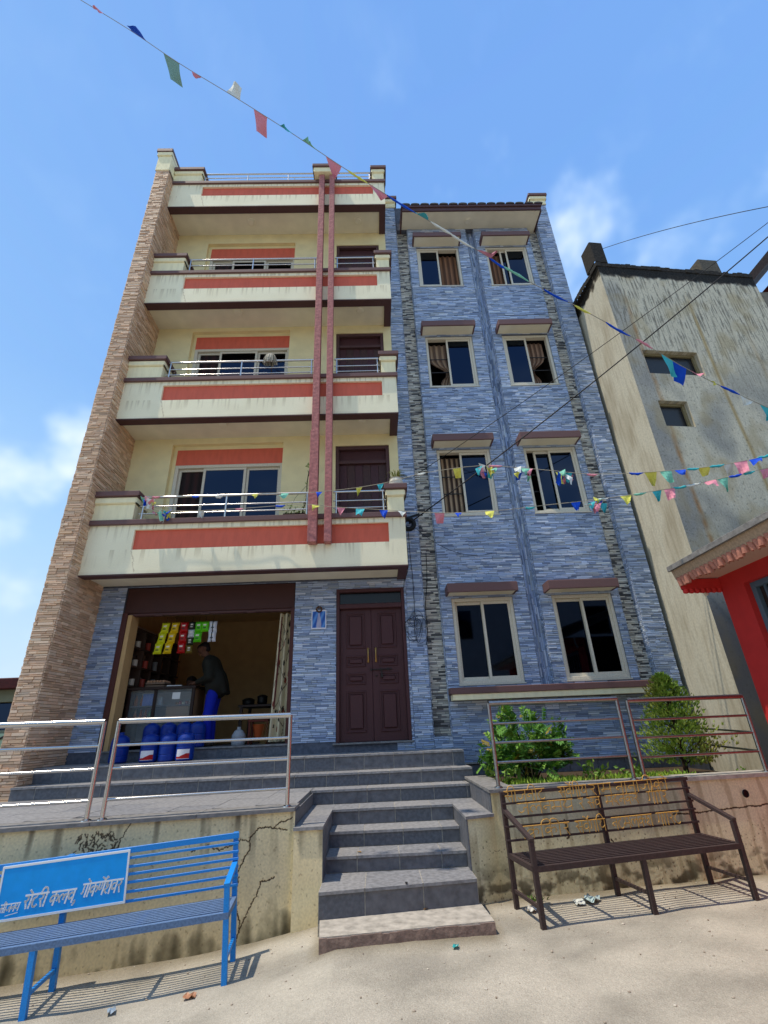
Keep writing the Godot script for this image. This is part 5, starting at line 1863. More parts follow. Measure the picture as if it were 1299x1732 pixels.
	for k in 8:
		b = MB.new()
		b.xf = wf
		var u := 0.58 + k * 0.14
		b.box(u - 0.015, u + 0.015, 2.05, 2.94, -0.12, -0.095)
		put("bar", b, M.bluegrey, W)
	b = MB.new()
	b.xf = wf
	b.box(0.47, 1.68, 2.38, 2.41, -0.094, -0.08)
	put("cross_bar", b, M.bluegrey, W)
	b = MB.new()
	b.xf = wf
	b.box(0.40, 1.75, 1.98, 3.01, -0.2, -0.16)
	put("pane", b, M.pane, W)
	# eave: flashing, board, fringe of clay tiles
	var E := part("eave", R)
	one_box("flashing", E, M.cap, 3.985, 4.02, 3.315, 3.385, 2.12, 8.6, 0.004)
	b = MB.new()
	b.hexa([Vector3(4.0, 3.345, 8.6), Vector3(7.0, 4.3, 8.6), Vector3(7.0, 4.3, 2.1), Vector3(4.0, 3.345, 2.1),
		Vector3(4.0, 3.385, 8.6), Vector3(7.0, 4.34, 8.6), Vector3(7.0, 4.34, 2.1), Vector3(4.0, 3.385, 2.1)])
	put("roof_sheet", b, M.cap, E)
	b = MB.new()
	b.hexa([Vector3(4.055, 3.2, 8.6), Vector3(4.09, 3.2, 8.6), Vector3(4.09, 3.2, 2.14), Vector3(4.055, 3.2, 2.14),
		Vector3(4.02, 3.335, 8.6), Vector3(4.06, 3.335, 8.6), Vector3(4.06, 3.335, 2.14), Vector3(4.02, 3.335, 2.14)])
	put("fascia_board", b, mat(Color(0.80, 0.68, 0.56), 0.7, {"tex": "rough", "scale": 1.5}), E)
	one_box("soffit", E, mat(Color(0.78, 0.66, 0.6), 0.8), 4.09, 4.6, 3.2, 3.215, 2.16, 8.6)
	for k in 46: # half-round clay tiles hanging along the eave
		var z0 := 2.16 + k * 0.082
		var m2 := MB.new()
		var tilt := rng.randf_range(-0.02, 0.02)
		var ln := rng.randf_range(0.09, 0.12)
		for j in 6:
			var a0 := PI * j / 6
			var a1 := PI * (j + 1) / 6
			var p0 := Vector3(4.075 - sin(a0) * 0.045, 3.215, z0 + 0.037 - cos(a0) * 0.037)
			var p1 := Vector3(4.075 - sin(a1) * 0.045, 3.215, z0 + 0.037 - cos(a1) * 0.037)
			var dn := Vector3(0.012 + tilt, -ln, tilt)
			m2.quad(p0 + dn, p1 + dn, p1, p0)
			m2.quad(p1 + dn + Vector3(0.01, 0, 0), p0 + dn + Vector3(0.01, 0, 0), p0 + Vector3(0.01, 0, 0), p1 + Vector3(0.01, 0, 0))
			m2.quad(p0 + dn, p0 + dn + Vector3(0.01, 0, 0), p1 + dn + Vector3(0.01, 0, 0), p1 + dn)
		put("clay_tile", m2, M.terracotta, E)
	one_box("end_beam", E, M.redwall, 4.08, 4.6, 3.06, 3.19, 2.14, 2.2, 0.004)
	for k in 7:
		var m2 := MB.new()
		m2.lathe([Vector2(0.0, 0.0), Vector2(0.034, 0.012), Vector2(0.036, 0.06)], 10, Vector3(4.12 + k * 0.075, 3.0, 2.17))
		put("fringe_tile", m2, M.redwall, E)
	b = MB.new()
	b.tube([Vector3(4.38, 3.2, 2.12), Vector3(4.38, 3.08, 2.12), Vector3(4.42, 2.98, 2.12)], [0.02, 0.02, 0.028], 10)
	put("drain_pipe", b, M.pot, E)
	# ---- low house far left
	var F := thing("low_house", "low house with maroon roof edge partly hidden behind the tan column on the left", "building")
	b = MB.new()
	b.wall(-20, -8.2, -1, 2.75, -4.0, [Rect2(-12.5, 1.85, 4.1, 0.62)], 0.3, false)
	put("wall", b, mat(Color(0.50, 0.52, 0.44), 0.9, {"tex": "blot", "scale": 0.4}), F)
	one_box("window_pane", F, M.pane, -12.6, -8.3, 1.8, 2.5, -4.4, -4.28)
	one_box("house_body", F, M.core, -20, -8.2, -1, 2.75, -10, -4.45)
	one_box("roof_edge", F, mat(Color(0.30, 0.09, 0.10), 0.7, {"tex": "dirt", "scale": 1.0}), -20.2, -8.0, 2.74, 2.99, -10.2, -3.75, 0.02)
	one_box("lower_panel", F, mat(Color(0.66, 0.76, 0.66), 0.8), -14, -8.25, 0.6, 1.78, -3.99, -3.95)
	b = MB.new()
	b.bar(Vector3(-9.6, 1.2, -3.93), Vector3(-8.5, 1.78, -3.93), 0.02, 0.04)
	put("brace", b, M.iron, F)
	# ---- houses across the street, seen only in the panes
	var O := thing("opposite_house", "shaded house across the street mirrored dark in the ground floor panes", "building")
	one_box("wall", O, mat(Color(0.88, 0.85, 0.80), 0.9, {"tex": "blot", "scale": 0.3}), 3.0, 16.0, -0.5, 11.6, 19.0, 28.0)
	b = MB.new()
	b.hexa([Vector3(2.4, 11.6, 28.5), Vector3(16.6, 11.6, 28.5), Vector3(16.6, 11.6, 18.4), Vector3(2.4, 11.6, 18.4),
		Vector3(5.0, 13.6, 25), Vector3(14.0, 13.6, 25), Vector3(14.0, 13.6, 21.5), Vector3(5.0, 13.6, 21.5)])
	put("roof", b, mat(Color(0.36, 0.33, 0.31), 0.9), O)
	one_box("balcony", O, mat(Color(0.66, 0.52, 0.16), 0.8), 8.0, 12.0, 4.4, 5.4, 18.0, 18.999)
	for k in 3:
		for j in 2: one_box("window_pane", O, M.pane, 4.2 + k * 4, 5.6 + k * 4, 2.0 + j * 4.0, 3.6 + j * 4.0, 18.96, 18.995)
	var Q := thing("opposite_house", "lower plastered house across the street mirrored in the left shop panes", "building")
	one_box("wall", Q, mat(Color(0.76, 0.72, 0.65), 0.9, {"tex": "blot", "scale": 0.3}), -16.0, 1.5, -0.8, 5.6, 20.0, 28.0)
	one_box("roof_edge", Q, M.brown, -16.3, 1.8, 5.6, 5.9, 19.6, 28.2, 0.03)
	for k in 4: one_box("window_pane", Q, M.pane, -13.5 + k * 3.6, -12.0 + k * 3.6, 1.6, 3.2, 19.96, 19.995)
func leaf(b: MB, at: Vector3, dir: Vector3, up: Vector3, l: float, w: float, col: Color) -> void:
	var d := dir.normalized()
	var s := d.cross(up).normalized()
	var nn := s.cross(d)
	b.col = lin(col)
	var m := at + d * l * 0.45 + nn * l * 0.06
	var tip := at + d * l - nn * l * 0.08
	b.tri(at, m + s * w, tip)
	b.tri(at, tip, m - s * w)

func rdir(up_bias := 0.0) -> Vector3:
	var v := Vector3(rng.randf_range(-1, 1), rng.randf_range(-1, 1), rng.randf_range(-1, 1))
	while v.length() > 1 or v.length() < 0.1: v = Vector3(rng.randf_range(-1, 1), rng.randf_range(-1, 1), rng.randf_range(-1, 1))
	return (v.normalized() + Vector3(0, up_bias, 0)).normalized()

func plants() -> void:
	# leafy bush with feathered leaves
	var P := thing("leafy_bush", "leafy green bush with feathered leaves behind the railing beside the stairs", "bush", Vector3(1.95, 0.84, 1.35))
	var st := MB.new()
	var b := MB.new()
	var tips := []
	for k in 17:
		var a := k * 2.4
		var r := 0.10 + 0.40 * sqrt(rng.randf())
		var h := rng.randf_range(0.3, 1.02) * (1.1 - r * 0.75)
		if k < 5:
			h = rng.randf_range(0.12, 0.3)
			r = rng.randf_range(0.3, 0.55)
		var e := Vector3(cos(a) * r - 0.02, h, sin(a) * r * 0.8)
		var m := Vector3(e.x * 0.35, h * 0.55, e.z * 0.35)
		st.tube(smooth([Vector3(cos(a) * 0.03, -0.02, sin(a) * 0.03), m, e], 4), [0.012, 0.012, 0.011, 0.01, 0.009, 0.008, 0.006, 0.005, 0.004], 5)
		tips.append([e, m])
	put("stem", st, mat(Color(0.20, 0.20, 0.13), 0.8), P)
	for t in tips:
		for j in 44:
			var q := 0.2 + 0.9 * pow(rng.randf(), 0.7)
			var base: Vector3 = t[1].lerp(t[0], q) + rdir() * rng.randf_range(0.0, 0.15)
			var out := (Vector3(base.x, 0.12, base.z).normalized() * 0.7 + rdir(0.25)).normalized()
			var ln := rng.randf_range(0.09, 0.17)
			var g := rng.randf()
			var col := Color(0.30, 0.50, 0.18).lerp(Color(0.53, 0.68, 0.28), g)
			if rng.randf() < 0.25: col = Color(0.22, 0.40, 0.15)
			if rng.randf() < 0.04: col = Color(0.56, 0.50, 0.22)
			var up := rdir(1.2)
			var s := out.cross(up).normalized()
			for i in 4:
				var p := base + out * ln * (i + 1) / 5.0
				leaf(b, p, out * 0.6 + s * 0.8, up, ln * 0.44, ln * 0.12, col)
				leaf(b, p, out * 0.6 - s * 0.8, up, ln * 0.44, ln * 0.12, col)
			leaf(b, base + out * ln * 0.8, out, up, ln * 0.4, ln * 0.1, col)
	stuff(put("foliage", b, M.leaf, P))
	# conical conifer
	var C := thing("conifer_shrub", "feathery yellow green conifer with a pointed top and a browned lower side", "shrub", Vector3(3.98, 0.84, 1.3))
	st = MB.new()
	st.tube([Vector3(0, -0.05, 0), Vector3(0.02, 0.5, 0), Vector3(0.0, 1.05, 0.0)], [0.035, 0.022, 0.008], 7)
	for k in 24:
		var h := 0.12 + k * 0.035
		var a := k * 2.4
		var r := 0.42 * (1 - h / 1.35)
		st.tube([Vector3(0.01, h, 0), Vector3(cos(a) * r * 0.6, h + 0.12, sin(a) * r * 0.6), Vector3(cos(a) * r, h + 0.25, sin(a) * r)], [0.009, 0.006, 0.003], 4)
	put("stem", st, mat(Color(0.22, 0.16, 0.11), 0.9), C)
	b = MB.new()
	var f := FastNoiseLite.new()
	f.seed = 8
	f.frequency = 3.0
	for k in 6000:
		var v := rng.randf()
		var y := 0.10 + v * 1.13
		var a := rng.randf() * TAU
		var prof := 0.56 * pow(1 - v, 0.62) + 0.015
		if y < 0.35: prof *= 0.75 + y * 0.7
		prof *= 0.80 + 0.42 * f.get_noise_3d(cos(a) * 0.6, y * 1.2, sin(a) * 0.6) + 0.14 * sin(a * 5 + y * 9)
		if f.get_noise_3d(cos(a) * 0.9 + 7, y * 2.6, sin(a) * 0.9) < -0.02 and rng.randf() < 0.9: continue
		var r := prof * pow(rng.randf(), 0.4) * (1.0 + (rng.randf() - 0.5) * 0.6)
		var p := Vector3(cos(a) * r * 1.05, y + r * 0.12, sin(a) * r)
		var d := (Vector3(cos(a), 1.5, sin(a)) + rdir() * 0.7).normalized()
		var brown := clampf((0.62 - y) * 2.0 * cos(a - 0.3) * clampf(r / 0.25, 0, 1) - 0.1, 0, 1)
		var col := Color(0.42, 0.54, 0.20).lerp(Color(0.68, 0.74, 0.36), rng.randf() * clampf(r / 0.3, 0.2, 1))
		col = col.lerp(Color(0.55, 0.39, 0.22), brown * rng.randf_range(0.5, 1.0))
		var up := rdir()
		var ln := rng.randf_range(0.035, 0.075)
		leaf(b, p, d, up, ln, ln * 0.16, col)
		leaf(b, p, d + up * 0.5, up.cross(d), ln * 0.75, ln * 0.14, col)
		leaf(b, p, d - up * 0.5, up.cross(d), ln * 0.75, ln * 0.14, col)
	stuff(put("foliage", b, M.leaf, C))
	# ground cover
	b = MB.new()
	for k in 3000:
		var x := rng.randf_range(1.5, 3.75)
		var z := rng.randf_range(1.5, 2.04)
		if x < 2.2 and rng.randf() < 0.55: continue
		var col := Color(0.44, 0.58, 0.18).lerp(Color(0.68, 0.76, 0.30), rng.randf())
		if x < 2.75 and x > 2.45 and rng.randf() < 0.6: col = Color(0.58, 0.50, 0.30)
		var h := rng.randf_range(0.04, 0.13)
		leaf(b, Vector3(x, 0.835, z), rdir(1.6), rdir(), h, h * 0.16, col)
	stuff(tag(put("grass", b, M.leaf), "bright green grass and weeds along the planter coping", "grass"))
	for q in [[2.55, 1.85, 0.26, "thin pale weed in the grass left of the paired railing posts"], [3.02, 1.8, 0.24, "small broad leaved weed in the grass right of the paired railing posts"], [1.50, 1.75, 0.28, "low fern like weed by the end post of the planter railing"], [4.28, 1.9, 0.12, "small dark weed beside the loose stones"]]:
		var Wd := thing("weed", q[3], "plant", Vector3(q[0], 0.84, q[1]), "weeds in the planter")
		var sb := MB.new()
		var lb := MB.new()
		for k in 5:
			var e: Vector3 = rdir(1.4) * q[2]
			sb.tube([Vector3.ZERO, e * 0.6 + Vector3(0, 0.02, 0), e], 0.004, 4)
			for j in 9: leaf(lb, e * (0.3 + j * 0.08), rdir(0.3), rdir(1.0), q[2] * 0.3, q[2] * 0.08, Color(0.33, 0.47, 0.18).lerp(Color(0.5, 0.6, 0.25), rng.randf()))
		put("stem", sb, mat(Color(0.35, 0.4, 0.2), 0.8), Wd)
		put("foliage", lb, M.leaf, Wd)
	# spider plant in a pale pot on the balcony pier
	var S := thing("spider_plant", "spider plant in a round pale pot on the lowest balcony pier", "potted plant", Vector3(0.47, 5.49, 0.60))
	b = MB.new()
	b.lathe([Vector2(0.0, 0.0), Vector2(0.08, 0.0), Vector2(0.125, 0.07), Vector2(0.13, 0.13), Vector2(0.11, 0.19), Vector2(0.12, 0.2), Vector2(0.10, 0.2), Vector2(0.09, 0.17), Vector2(0, 0.17)], 20)
	put("pot", b, M.pot, S)
	b = MB.new()
	for k in 60:
		var a := rng.randf() * TAU
		var l := rng.randf_range(0.14, 0.27)
		var o := Vector3(cos(a), 0, sin(a))
		b.col = lin(Color(0.40, 0.46, 0.16).lerp(Color(0.60, 0.58, 0.30), rng.randf()))
		var prev := Vector3(0, 0.18, 0) + o * 0.02
		var s := o.cross(Vector3.UP) * 0.008
		for j in range(1, 6):
			var u := j / 5.0
			var p := Vector3(0, 0.18, 0) + o * (0.02 + l * u * 0.85) + Vector3(0, sin(u * 2.4) * l * 0.62 - u * u * l * 0.15, 0)
			var wd := 1.0 - u * 0.85
			b.quad(prev - s * (wd + 0.17), prev + s * (wd + 0.17), p + s * wd, p - s * wd)
			prev = p
	put("leaves", b, M.leaf, S)
	# trough with a climbing plant beside the left fin
	var Tq := thing("trough_plant", "brown trough with a thin climber beside the fins on the lowest balcony", "potted plant", Vector3(-1.38, 4.945, 0.45))
	b = MB.new()
	b.cbox(-0.2, 0.2, 0.0, 0.16, -0.09, 0.09, 0.01)
	put("trough", b, mat(Color(0.24, 0.14, 0.10), 0.7), Tq)
	b = MB.new()
	var vine := smooth([Vector3(0.12, 0.15, 0), Vector3(0.2, 0.45, 0.05), Vector3(0.22, 0.8, 0.1), Vector3(0.27, 1.12, 0.12)], 5)
	b.tube(vine, 0.009, 5)
	b.tube([Vector3(-0.15, 0.15, 0), Vector3(0.0, 0.5, 0.02), Vector3(0.2, 0.7, 0.08)], 0.003, 4)
	put("stem", b, mat(Color(0.13, 0.11, 0.07), 0.8), Tq)
	b = MB.new()
	for k in 80:
		var at := Vector3(rng.randf_range(-0.2, 0.15), rng.randf_range(0.16, 0.3), rng.randf_range(-0.08, 0.1))
		if k > 40: at = vine[rng.randi_range(0, vine.size() - 1)]
		if k > 60: at = vine[-1] + rdir() * 0.06
		leaf(b, at, rdir(0.2), rdir(1), 0.07, 0.016, Color(0.36, 0.47, 0.2).lerp(Color(0.6, 0.66, 0.36), rng.randf()))
	put("foliage", b, M.leaf, Tq)
	# mop drying on the second balcony railing
	var Mo := thing("mop", "grey string mop head hung over the middle balcony railing", "mop", Vector3(-1.98, 8.53, 0.70))
	b = MB.new()
	for k in 70:
		var a := rng.randf() * TAU
		var e := Vector3(cos(a) * rng.randf_range(0.08, 0.15), -rng.randf_range(0.02, 0.15), sin(a) * 0.09)
		b.col = lin(Color(0.50, 0.48, 0.42).lerp(Color(0.74, 0.72, 0.66), rng.randf()))
		b.tube(smooth([Vector3(0, 0.09, 0), Vector3(e.x * 0.6, 0.085 + rng.randf() * 0.02, e.z * 0.6), e], 3), 0.009, 5)
	put("strands", b, M.vc, Mo)
	b = MB.new()
	b.tube([Vector3(0, 0.06, -0.03), Vector3(0.02, -0.5, -0.25)], 0.012, 6)
	put("handle", b, M.wood, Mo)

func shop_goods() -> void:
	# water jars
	var prof := [Vector2(0.0, 0.0), Vector2(0.11, 0.0), Vector2(0.126, 0.02), Vector2(0.127, 0.08), Vector2(0.122, 0.09), Vector2(0.127, 0.10), Vector2(0.127, 0.18), Vector2(0.122, 0.19), Vector2(0.127, 0.20),
		Vector2(0.127, 0.27), Vector2(0.122, 0.305), Vector2(0.105, 0.34), Vector2(0.06, 0.368), Vector2(0.032, 0.375), Vector2(0.03, 0.385), Vector2(0.034, 0.387), Vector2(0.034, 0.40), Vector2(0, 0.402)]
	var jb := MB.new()
	jb.lathe(prof, 28)
	var jm := jb.mesh()
	var cb := MB.new()
	cb.lathe([Vector2(0.0355, 0.388), Vector2(0.0355, 0.41), Vector2(0, 0.412)], 16)
	var cm := cb.mesh()
	var front := [[-3.36, 0.42, 1, "blue water jar with red and white label, leftmost labelled jar on the step"], [-3.10, 0.40, 0, "unlabelled blue water jar between the two labelled jars"], [-2.84, 0.42, 1, "blue water jar with red and white label, nearest the shop keeper's customer"],
		[-3.86, 0.30, 0, "dark blue water jar left of the doubled railing post"]]
	for q in front:
		var J := thing("water_jar", q[3], "water jar", Vector3(q[0], 1.23, q[1]), "blue water jars in front of the shop")
		put("jar", jm, M.jar, J)
		put("cap", cm, M.jar, J)
		if q[2] == 1:
			var lb := MB.new()
			for k in 8:
				var a0 := -PI / 2 + 0.1 - 0.75 + k * 0.1875
				var a1 := a0 + 0.1875
				var r := 0.1285
				for layer in 2:
					lb.col = lin(Color(0.86, 0.86, 0.88) if layer == 0 else Color(0.66, 0.12, 0.13))
					var rr := r + layer * 0.0006
					var y0 := 0.03 if layer == 0 else 0.035
					var t0 := 0.155 if layer == 0 else 0.06 + 0.04 * clampf((k - 2) / 4.0, 0, 1)
					var t1 := 0.155 if layer == 0 else 0.06 + 0.04 * clampf((k - 1) / 4.0, 0, 1)
					var e0 := Vector3(cos(a0), 0, -sin(a0)) * rr
					var e1 := Vector3(cos(a1), 0, -sin(a1)) * rr
					lb.quad(e0 + Vector3(0, y0, 0), e1 + Vector3(0, y0, 0), e1 + Vector3(0, t1, 0), e0 + Vector3(0, t0, 0))
			put("label_sticker", lb, M.vc, J)
	var back := [[-3.62, "blue water jar in the back row, leftmost on the shop floor"], [-3.36, "blue water jar in the back row, second from the left on the shop floor"], [-3.10, "blue water jar in the back row, third from the left on the shop floor"], [-2.90, "blue water jar in the back row, rightmost on the shop floor"]]
	for k in 4:
		var J := thing("water_jar", back[k][1], "water jar", Vector3(back[k][0], 1.388, -0.16 - 0.02 * (k % 2)), "blue water jars in front of the shop")
		put("jar", jm, M.jar, J)
		put("cap", cm, M.jar, J)
	# display counter
	var C := thing("display_counter", "dark wooden shop counter with glazed front full of bottles and packets", "counter")
	var x0 := -4.19
	var x1 := -3.08
	var xm := -3.735
	var zf := -0.34
	var b := MB.new()
	b.cbox(x0 - 0.02, x1 + 0.02, 2.29, 2.335, -0.86, zf + 0.03, 0.006)
	put("counter_top", b, M.wood, C)
	for x in [x0, xm - 0.025, x1 - 0.05]:
		one_box("upright", C, M.wood, x, x + 0.05, 1.385, 2.29, zf - 0.04, zf, 0.003)
	one_box("back_panel", C, M.wood, x0, x1, 1.385, 2.29, -0.85, -0.82)
	one_box("side_panel", C, M.carton, x1 - 0.02, x1, 1.385, 2.29, -0.82, zf - 0.041)
	one_box("side_panel", C, M.wood, x0, x0 + 0.02, 1.385, 2.29, -0.82, zf - 0.041)
	for y in [1.50, 1.80, 2.03]:
		one_box("shelf", C, mat(Color(0.36, 0.36, 0.37), 0.6), x0 + 0.02, x1 - 0.02, y, y + 0.015, -0.82, zf - 0.045)
	one_box("glass_pane", C, M.glass, x0 + 0.05, xm - 0.025, 1.5, 2.29, zf - 0.02, zf - 0.016)
	one_box("glass_pane", C, M.glass, xm + 0.025, x1 - 0.05, 1.5, 2.29, zf - 0.02, zf - 0.016)
	one_box("light_back", C, mat(Color(0.68, 0.69, 0.71), 0.8), x0 + 0.03, x1 - 0.03, 1.5, 2.28, -0.81, -0.80)
	# bottles and packets on its shelves
	var bp := MB.new()
	bp.lathe([Vector2(0, 0), Vector2(0.026, 0), Vector2(0.028, 0.02), Vector2(0.028, 0.10), Vector2(0.012, 0.145), Vector2(0.012, 0.17), Vector2(0, 0.172)], 14)
	var bm := bp.mesh()
	var amber := mat(Color(0.55, 0.30, 0.10), 0.2)
	var places := [[-4.10, 2.046, amber, "amber bottle on the upper counter shelf, far left"], [-4.0, 2.046, amber, "amber bottle on the upper counter shelf beside the blue packets"], [-3.78, 2.046, amber, "orange bottle on the upper counter shelf right of the blue packets"],
		[-4.08, 1.816, amber, "amber bottle on the lower counter shelf, far left"], [-3.99, 1.816, amber, "amber bottle on the lower counter shelf, second from the left"], [-3.91, 1.816, amber, "amber bottle on the lower counter shelf left of the green bottle"],
		[-3.84, 1.816, mat(Color(0.35, 0.52, 0.35), 0.2), "pale green bottle on the lower counter shelf"], [-3.78, 1.816, amber, "amber bottle on the lower counter shelf right of the green bottle"]]
	for q in places:
		tag(put("bottle", bm, q[2], null, Transform3D(Basis(), Vector3(q[0], q[1], -0.48))), q[3], "bottle", "bottles in the counter")
	for k in 4:
		var m := MB.new()
		m.cbox(-0.027, 0.027, 0, 0.19, -0.03, 0.03, 0.006)
		tag(put("packet", m, mat(Color(0.30, 0.44, 0.74), 0.4), null, Transform3D(Basis(Vector3.UP, 0.1 * k - 0.15), Vector3(-3.95 + k * 0.05, 2.046, -0.47))), ["blue packet standing in the counter, leftmost of its four", "blue packet in the counter, second of its four", "blue packet in the counter, third of its four", "blue packet in the counter next to the orange bottle"][k], "packet", "blue packets in the counter")
	var box := MB.new()
	box.cbox(-3.55, -3.16, 1.816, 2.02, -0.62, -0.42, 0.004)
	tag(put("carton", box, M.carton), "brown carton in the right half of the glazed counter", "carton")
	box = MB.new()
	box.cbox(-3.72, -3.66, 2.046, 2.18, -0.52, -0.45, 0.004)
	tag(put("packet", box, mat(Color(0.6, 0.66, 0.7), 0.5)), "pale packet beside the middle upright of the counter", "packet")
	box = MB.new()
	box.cbox(-3.45, -3.32, 2.13, 2.235, zf - 0.015, zf - 0.012, 0.0005)
	tag(put("price_note", box, M.paper), "white paper note stuck inside the counter glass", "note")
	for k in 5:
		box = MB.new()
		box.cbox(-3.42 + k * 0.055, -3.38 + k * 0.055, 2.046, 2.085 + (k % 2) * 0.02, -0.5, -0.45, 0.003)
		tag(put("sweet_box", box, mat([Color(0.6, 0.45, 0.3), Color(0.55, 0.2, 0.25), Color(0.7, 0.68, 0.6), Color(0.4, 0.2, 0.22), Color(0.6, 0.5, 0.5)][k], 0.5)), ["tan sweet box under the paper note", "crimson sweet box on the right counter shelf", "whitish sweet box on the right counter shelf", "dark red sweet box on the right counter shelf", "pinkish sweet box at the right end of the counter shelf"][k], "box")
	# on the counter
	var E := thing("egg_trays", "stack of egg trays on the left of the counter", "egg tray", Vector3(-3.78, 2.336, -0.52))
	for k in 2:
		b = MB.new()
		b.cbox(-0.16, 0.16, k * 0.045, k * 0.045 + 0.03, -0.15, 0.15, 0.004)
		put("tray", b, mat(Color(0.45, 0.38, 0.32), 0.9), E)
	b = MB.new()
	for i in 6:
		for j in 6: b.ball(Vector3(-0.13 + i * 0.052, 0.088, -0.125 + j * 0.05), Vector3(0.02, 0.026, 0.02), 6, 8)
	stuff(put("eggs", b, mat(Color(0.66, 0.50, 0.38), 0.6), E))
	b = MB.new()
	b.cbox(-0.12, 0.12, 0, 0.02, -0.08, 0.08, 0.004)
	tag(put("newspaper", b, M.paper, null, Transform3D(Basis(Vector3.UP, 0.2), Vector3(-3.47, 2.336, -0.46))), "folded white newspaper on the counter beside the egg trays", "newspaper")
	# cubby shelves on the left wall
	var K := thing("cubby_shelf", "dark cubby shelf along the left wall of the shop", "shelf")
	one_box("back_board", K, mat(Color(0.72, 0.68, 0.65), 0.8), -4.519, -4.50, 1.39, 3.5, -2.4, -0.3)
	var shw := mat(Color(0.30, 0.23, 0.19), 0.6)
	for k in 6:
		one_box("shelf_board", K, shw, -4.5, -4.22, 1.9 + k * 0.32 - 0.5, 1.93 + k * 0.32 - 0.5, -2.4, -0.3)
	one_box("shelf_board", K, shw, -4.5, -4.22, 3.32, 3.35, -2.4, -0.3)
	for k in 6: one_box("divider", K, shw, -4.499, -4.221, 1.39, 3.319, -0.335 - k * 0.4, -0.30 - k * 0.4)
	for k in 7:
		var m := MB.new()
		var h := rng.randf_range(0.1, 0.24)
		m.cbox(-0.06, 0.06, 0, h, -0.07, 0.07, 0.004)
		var y: float = [2.71, 2.71, 2.39, 2.39, 2.39, 3.03, 2.71][k]
		var z: float = [-0.55, -0.92, -0.5, -0.9, -1.35, -1.7, -1.7][k]
		tag(put("goods_box", m, mat([Color(0.25, 0.2, 0.17), Color(0.4, 0.35, 0.3), Color(0.16, 0.1, 0.09), Color(0.5, 0.45, 0.42), Color(0.3, 0.25, 0.3), Color(0.2, 0.2, 0.22), Color(0.45, 0.3, 0.2)][k], 0.7), null, Transform3D(Basis(), Vector3(-4.36, y, z))),
			["dark box in the cubby shelf, middle row nearest the street", "greyish box in the cubby shelf, middle row second compartment", "blackish box in the cubby shelf just above the egg trays", "pale box in the cubby shelf, lower row second compartment", "purplish box in the cubby shelf, lower row third compartment", "dark grey box in the cubby shelf, upper row far compartment", "brown box in the cubby shelf, middle row far compartment"][k], "box", "goods in the cubby shelf")
	for k in 9:
		var m := MB.new()
		m.lathe([Vector2(0, 0), Vector2(0.045, 0), Vector2(0.047, 0.01), Vector2(0.047, 0.11 + 0.03 * (k % 3)), Vector2(0, 0.112 + 0.03 * (k % 3))], 14)
		tag(put("tin", m, mat([Color(0.75, 0.72, 0.66), Color(0.7, 0.3, 0.25), Color(0.55, 0.58, 0.6)][k % 3], 0.4), null, Transform3D(Basis(), Vector3(-4.27, [2.39, 2.71, 3.03][k / 3], -0.42 - 0.4 * (k % 3) - 0.12))),
			["pale tin in the lower cubby row nearest the street", "red tin in the lower cubby row, second compartment", "grey tin in the lower cubby row, third compartment", "pale tin in the middle cubby row nearest the street", "red tin in the middle cubby row, second compartment", "grey tin in the middle cubby row, third compartment", "pale tin in the upper cubby row nearest the street", "red tin in the upper cubby row, second compartment", "grey tin in the upper cubby row, third compartment"][k], "tin", "tins in the cubby shelf")
	# snack strips hanging from the beam
	var strips := [[-3.70, 3, Color(0.78, 0.80, 0.10), "hanging strip of three yellow green snack packets, leftmost"], [-3.53, 3, Color(0.84, 0.70, 0.08), "hanging strip of three golden yellow snack packets"], [-3.38, 3, Color(0.66, 0.07, 0.08), "hanging strip of red snack packets"],
		[-3.24, 4, Color(0.14, 0.16, 0.12), "long hanging strip of black and white snack packets"], [-3.12, 2, Color(0.32, 0.72, 0.06), "hanging strip of two bright green snack packets"], [-3.01, 1, Color(0.36, 0.74, 0.08), "single hanging bright green snack packet"], [-2.87, 2, Color(0.80, 0.82, 0.86), "hanging strip of two silver white snack packets, rightmost"]]
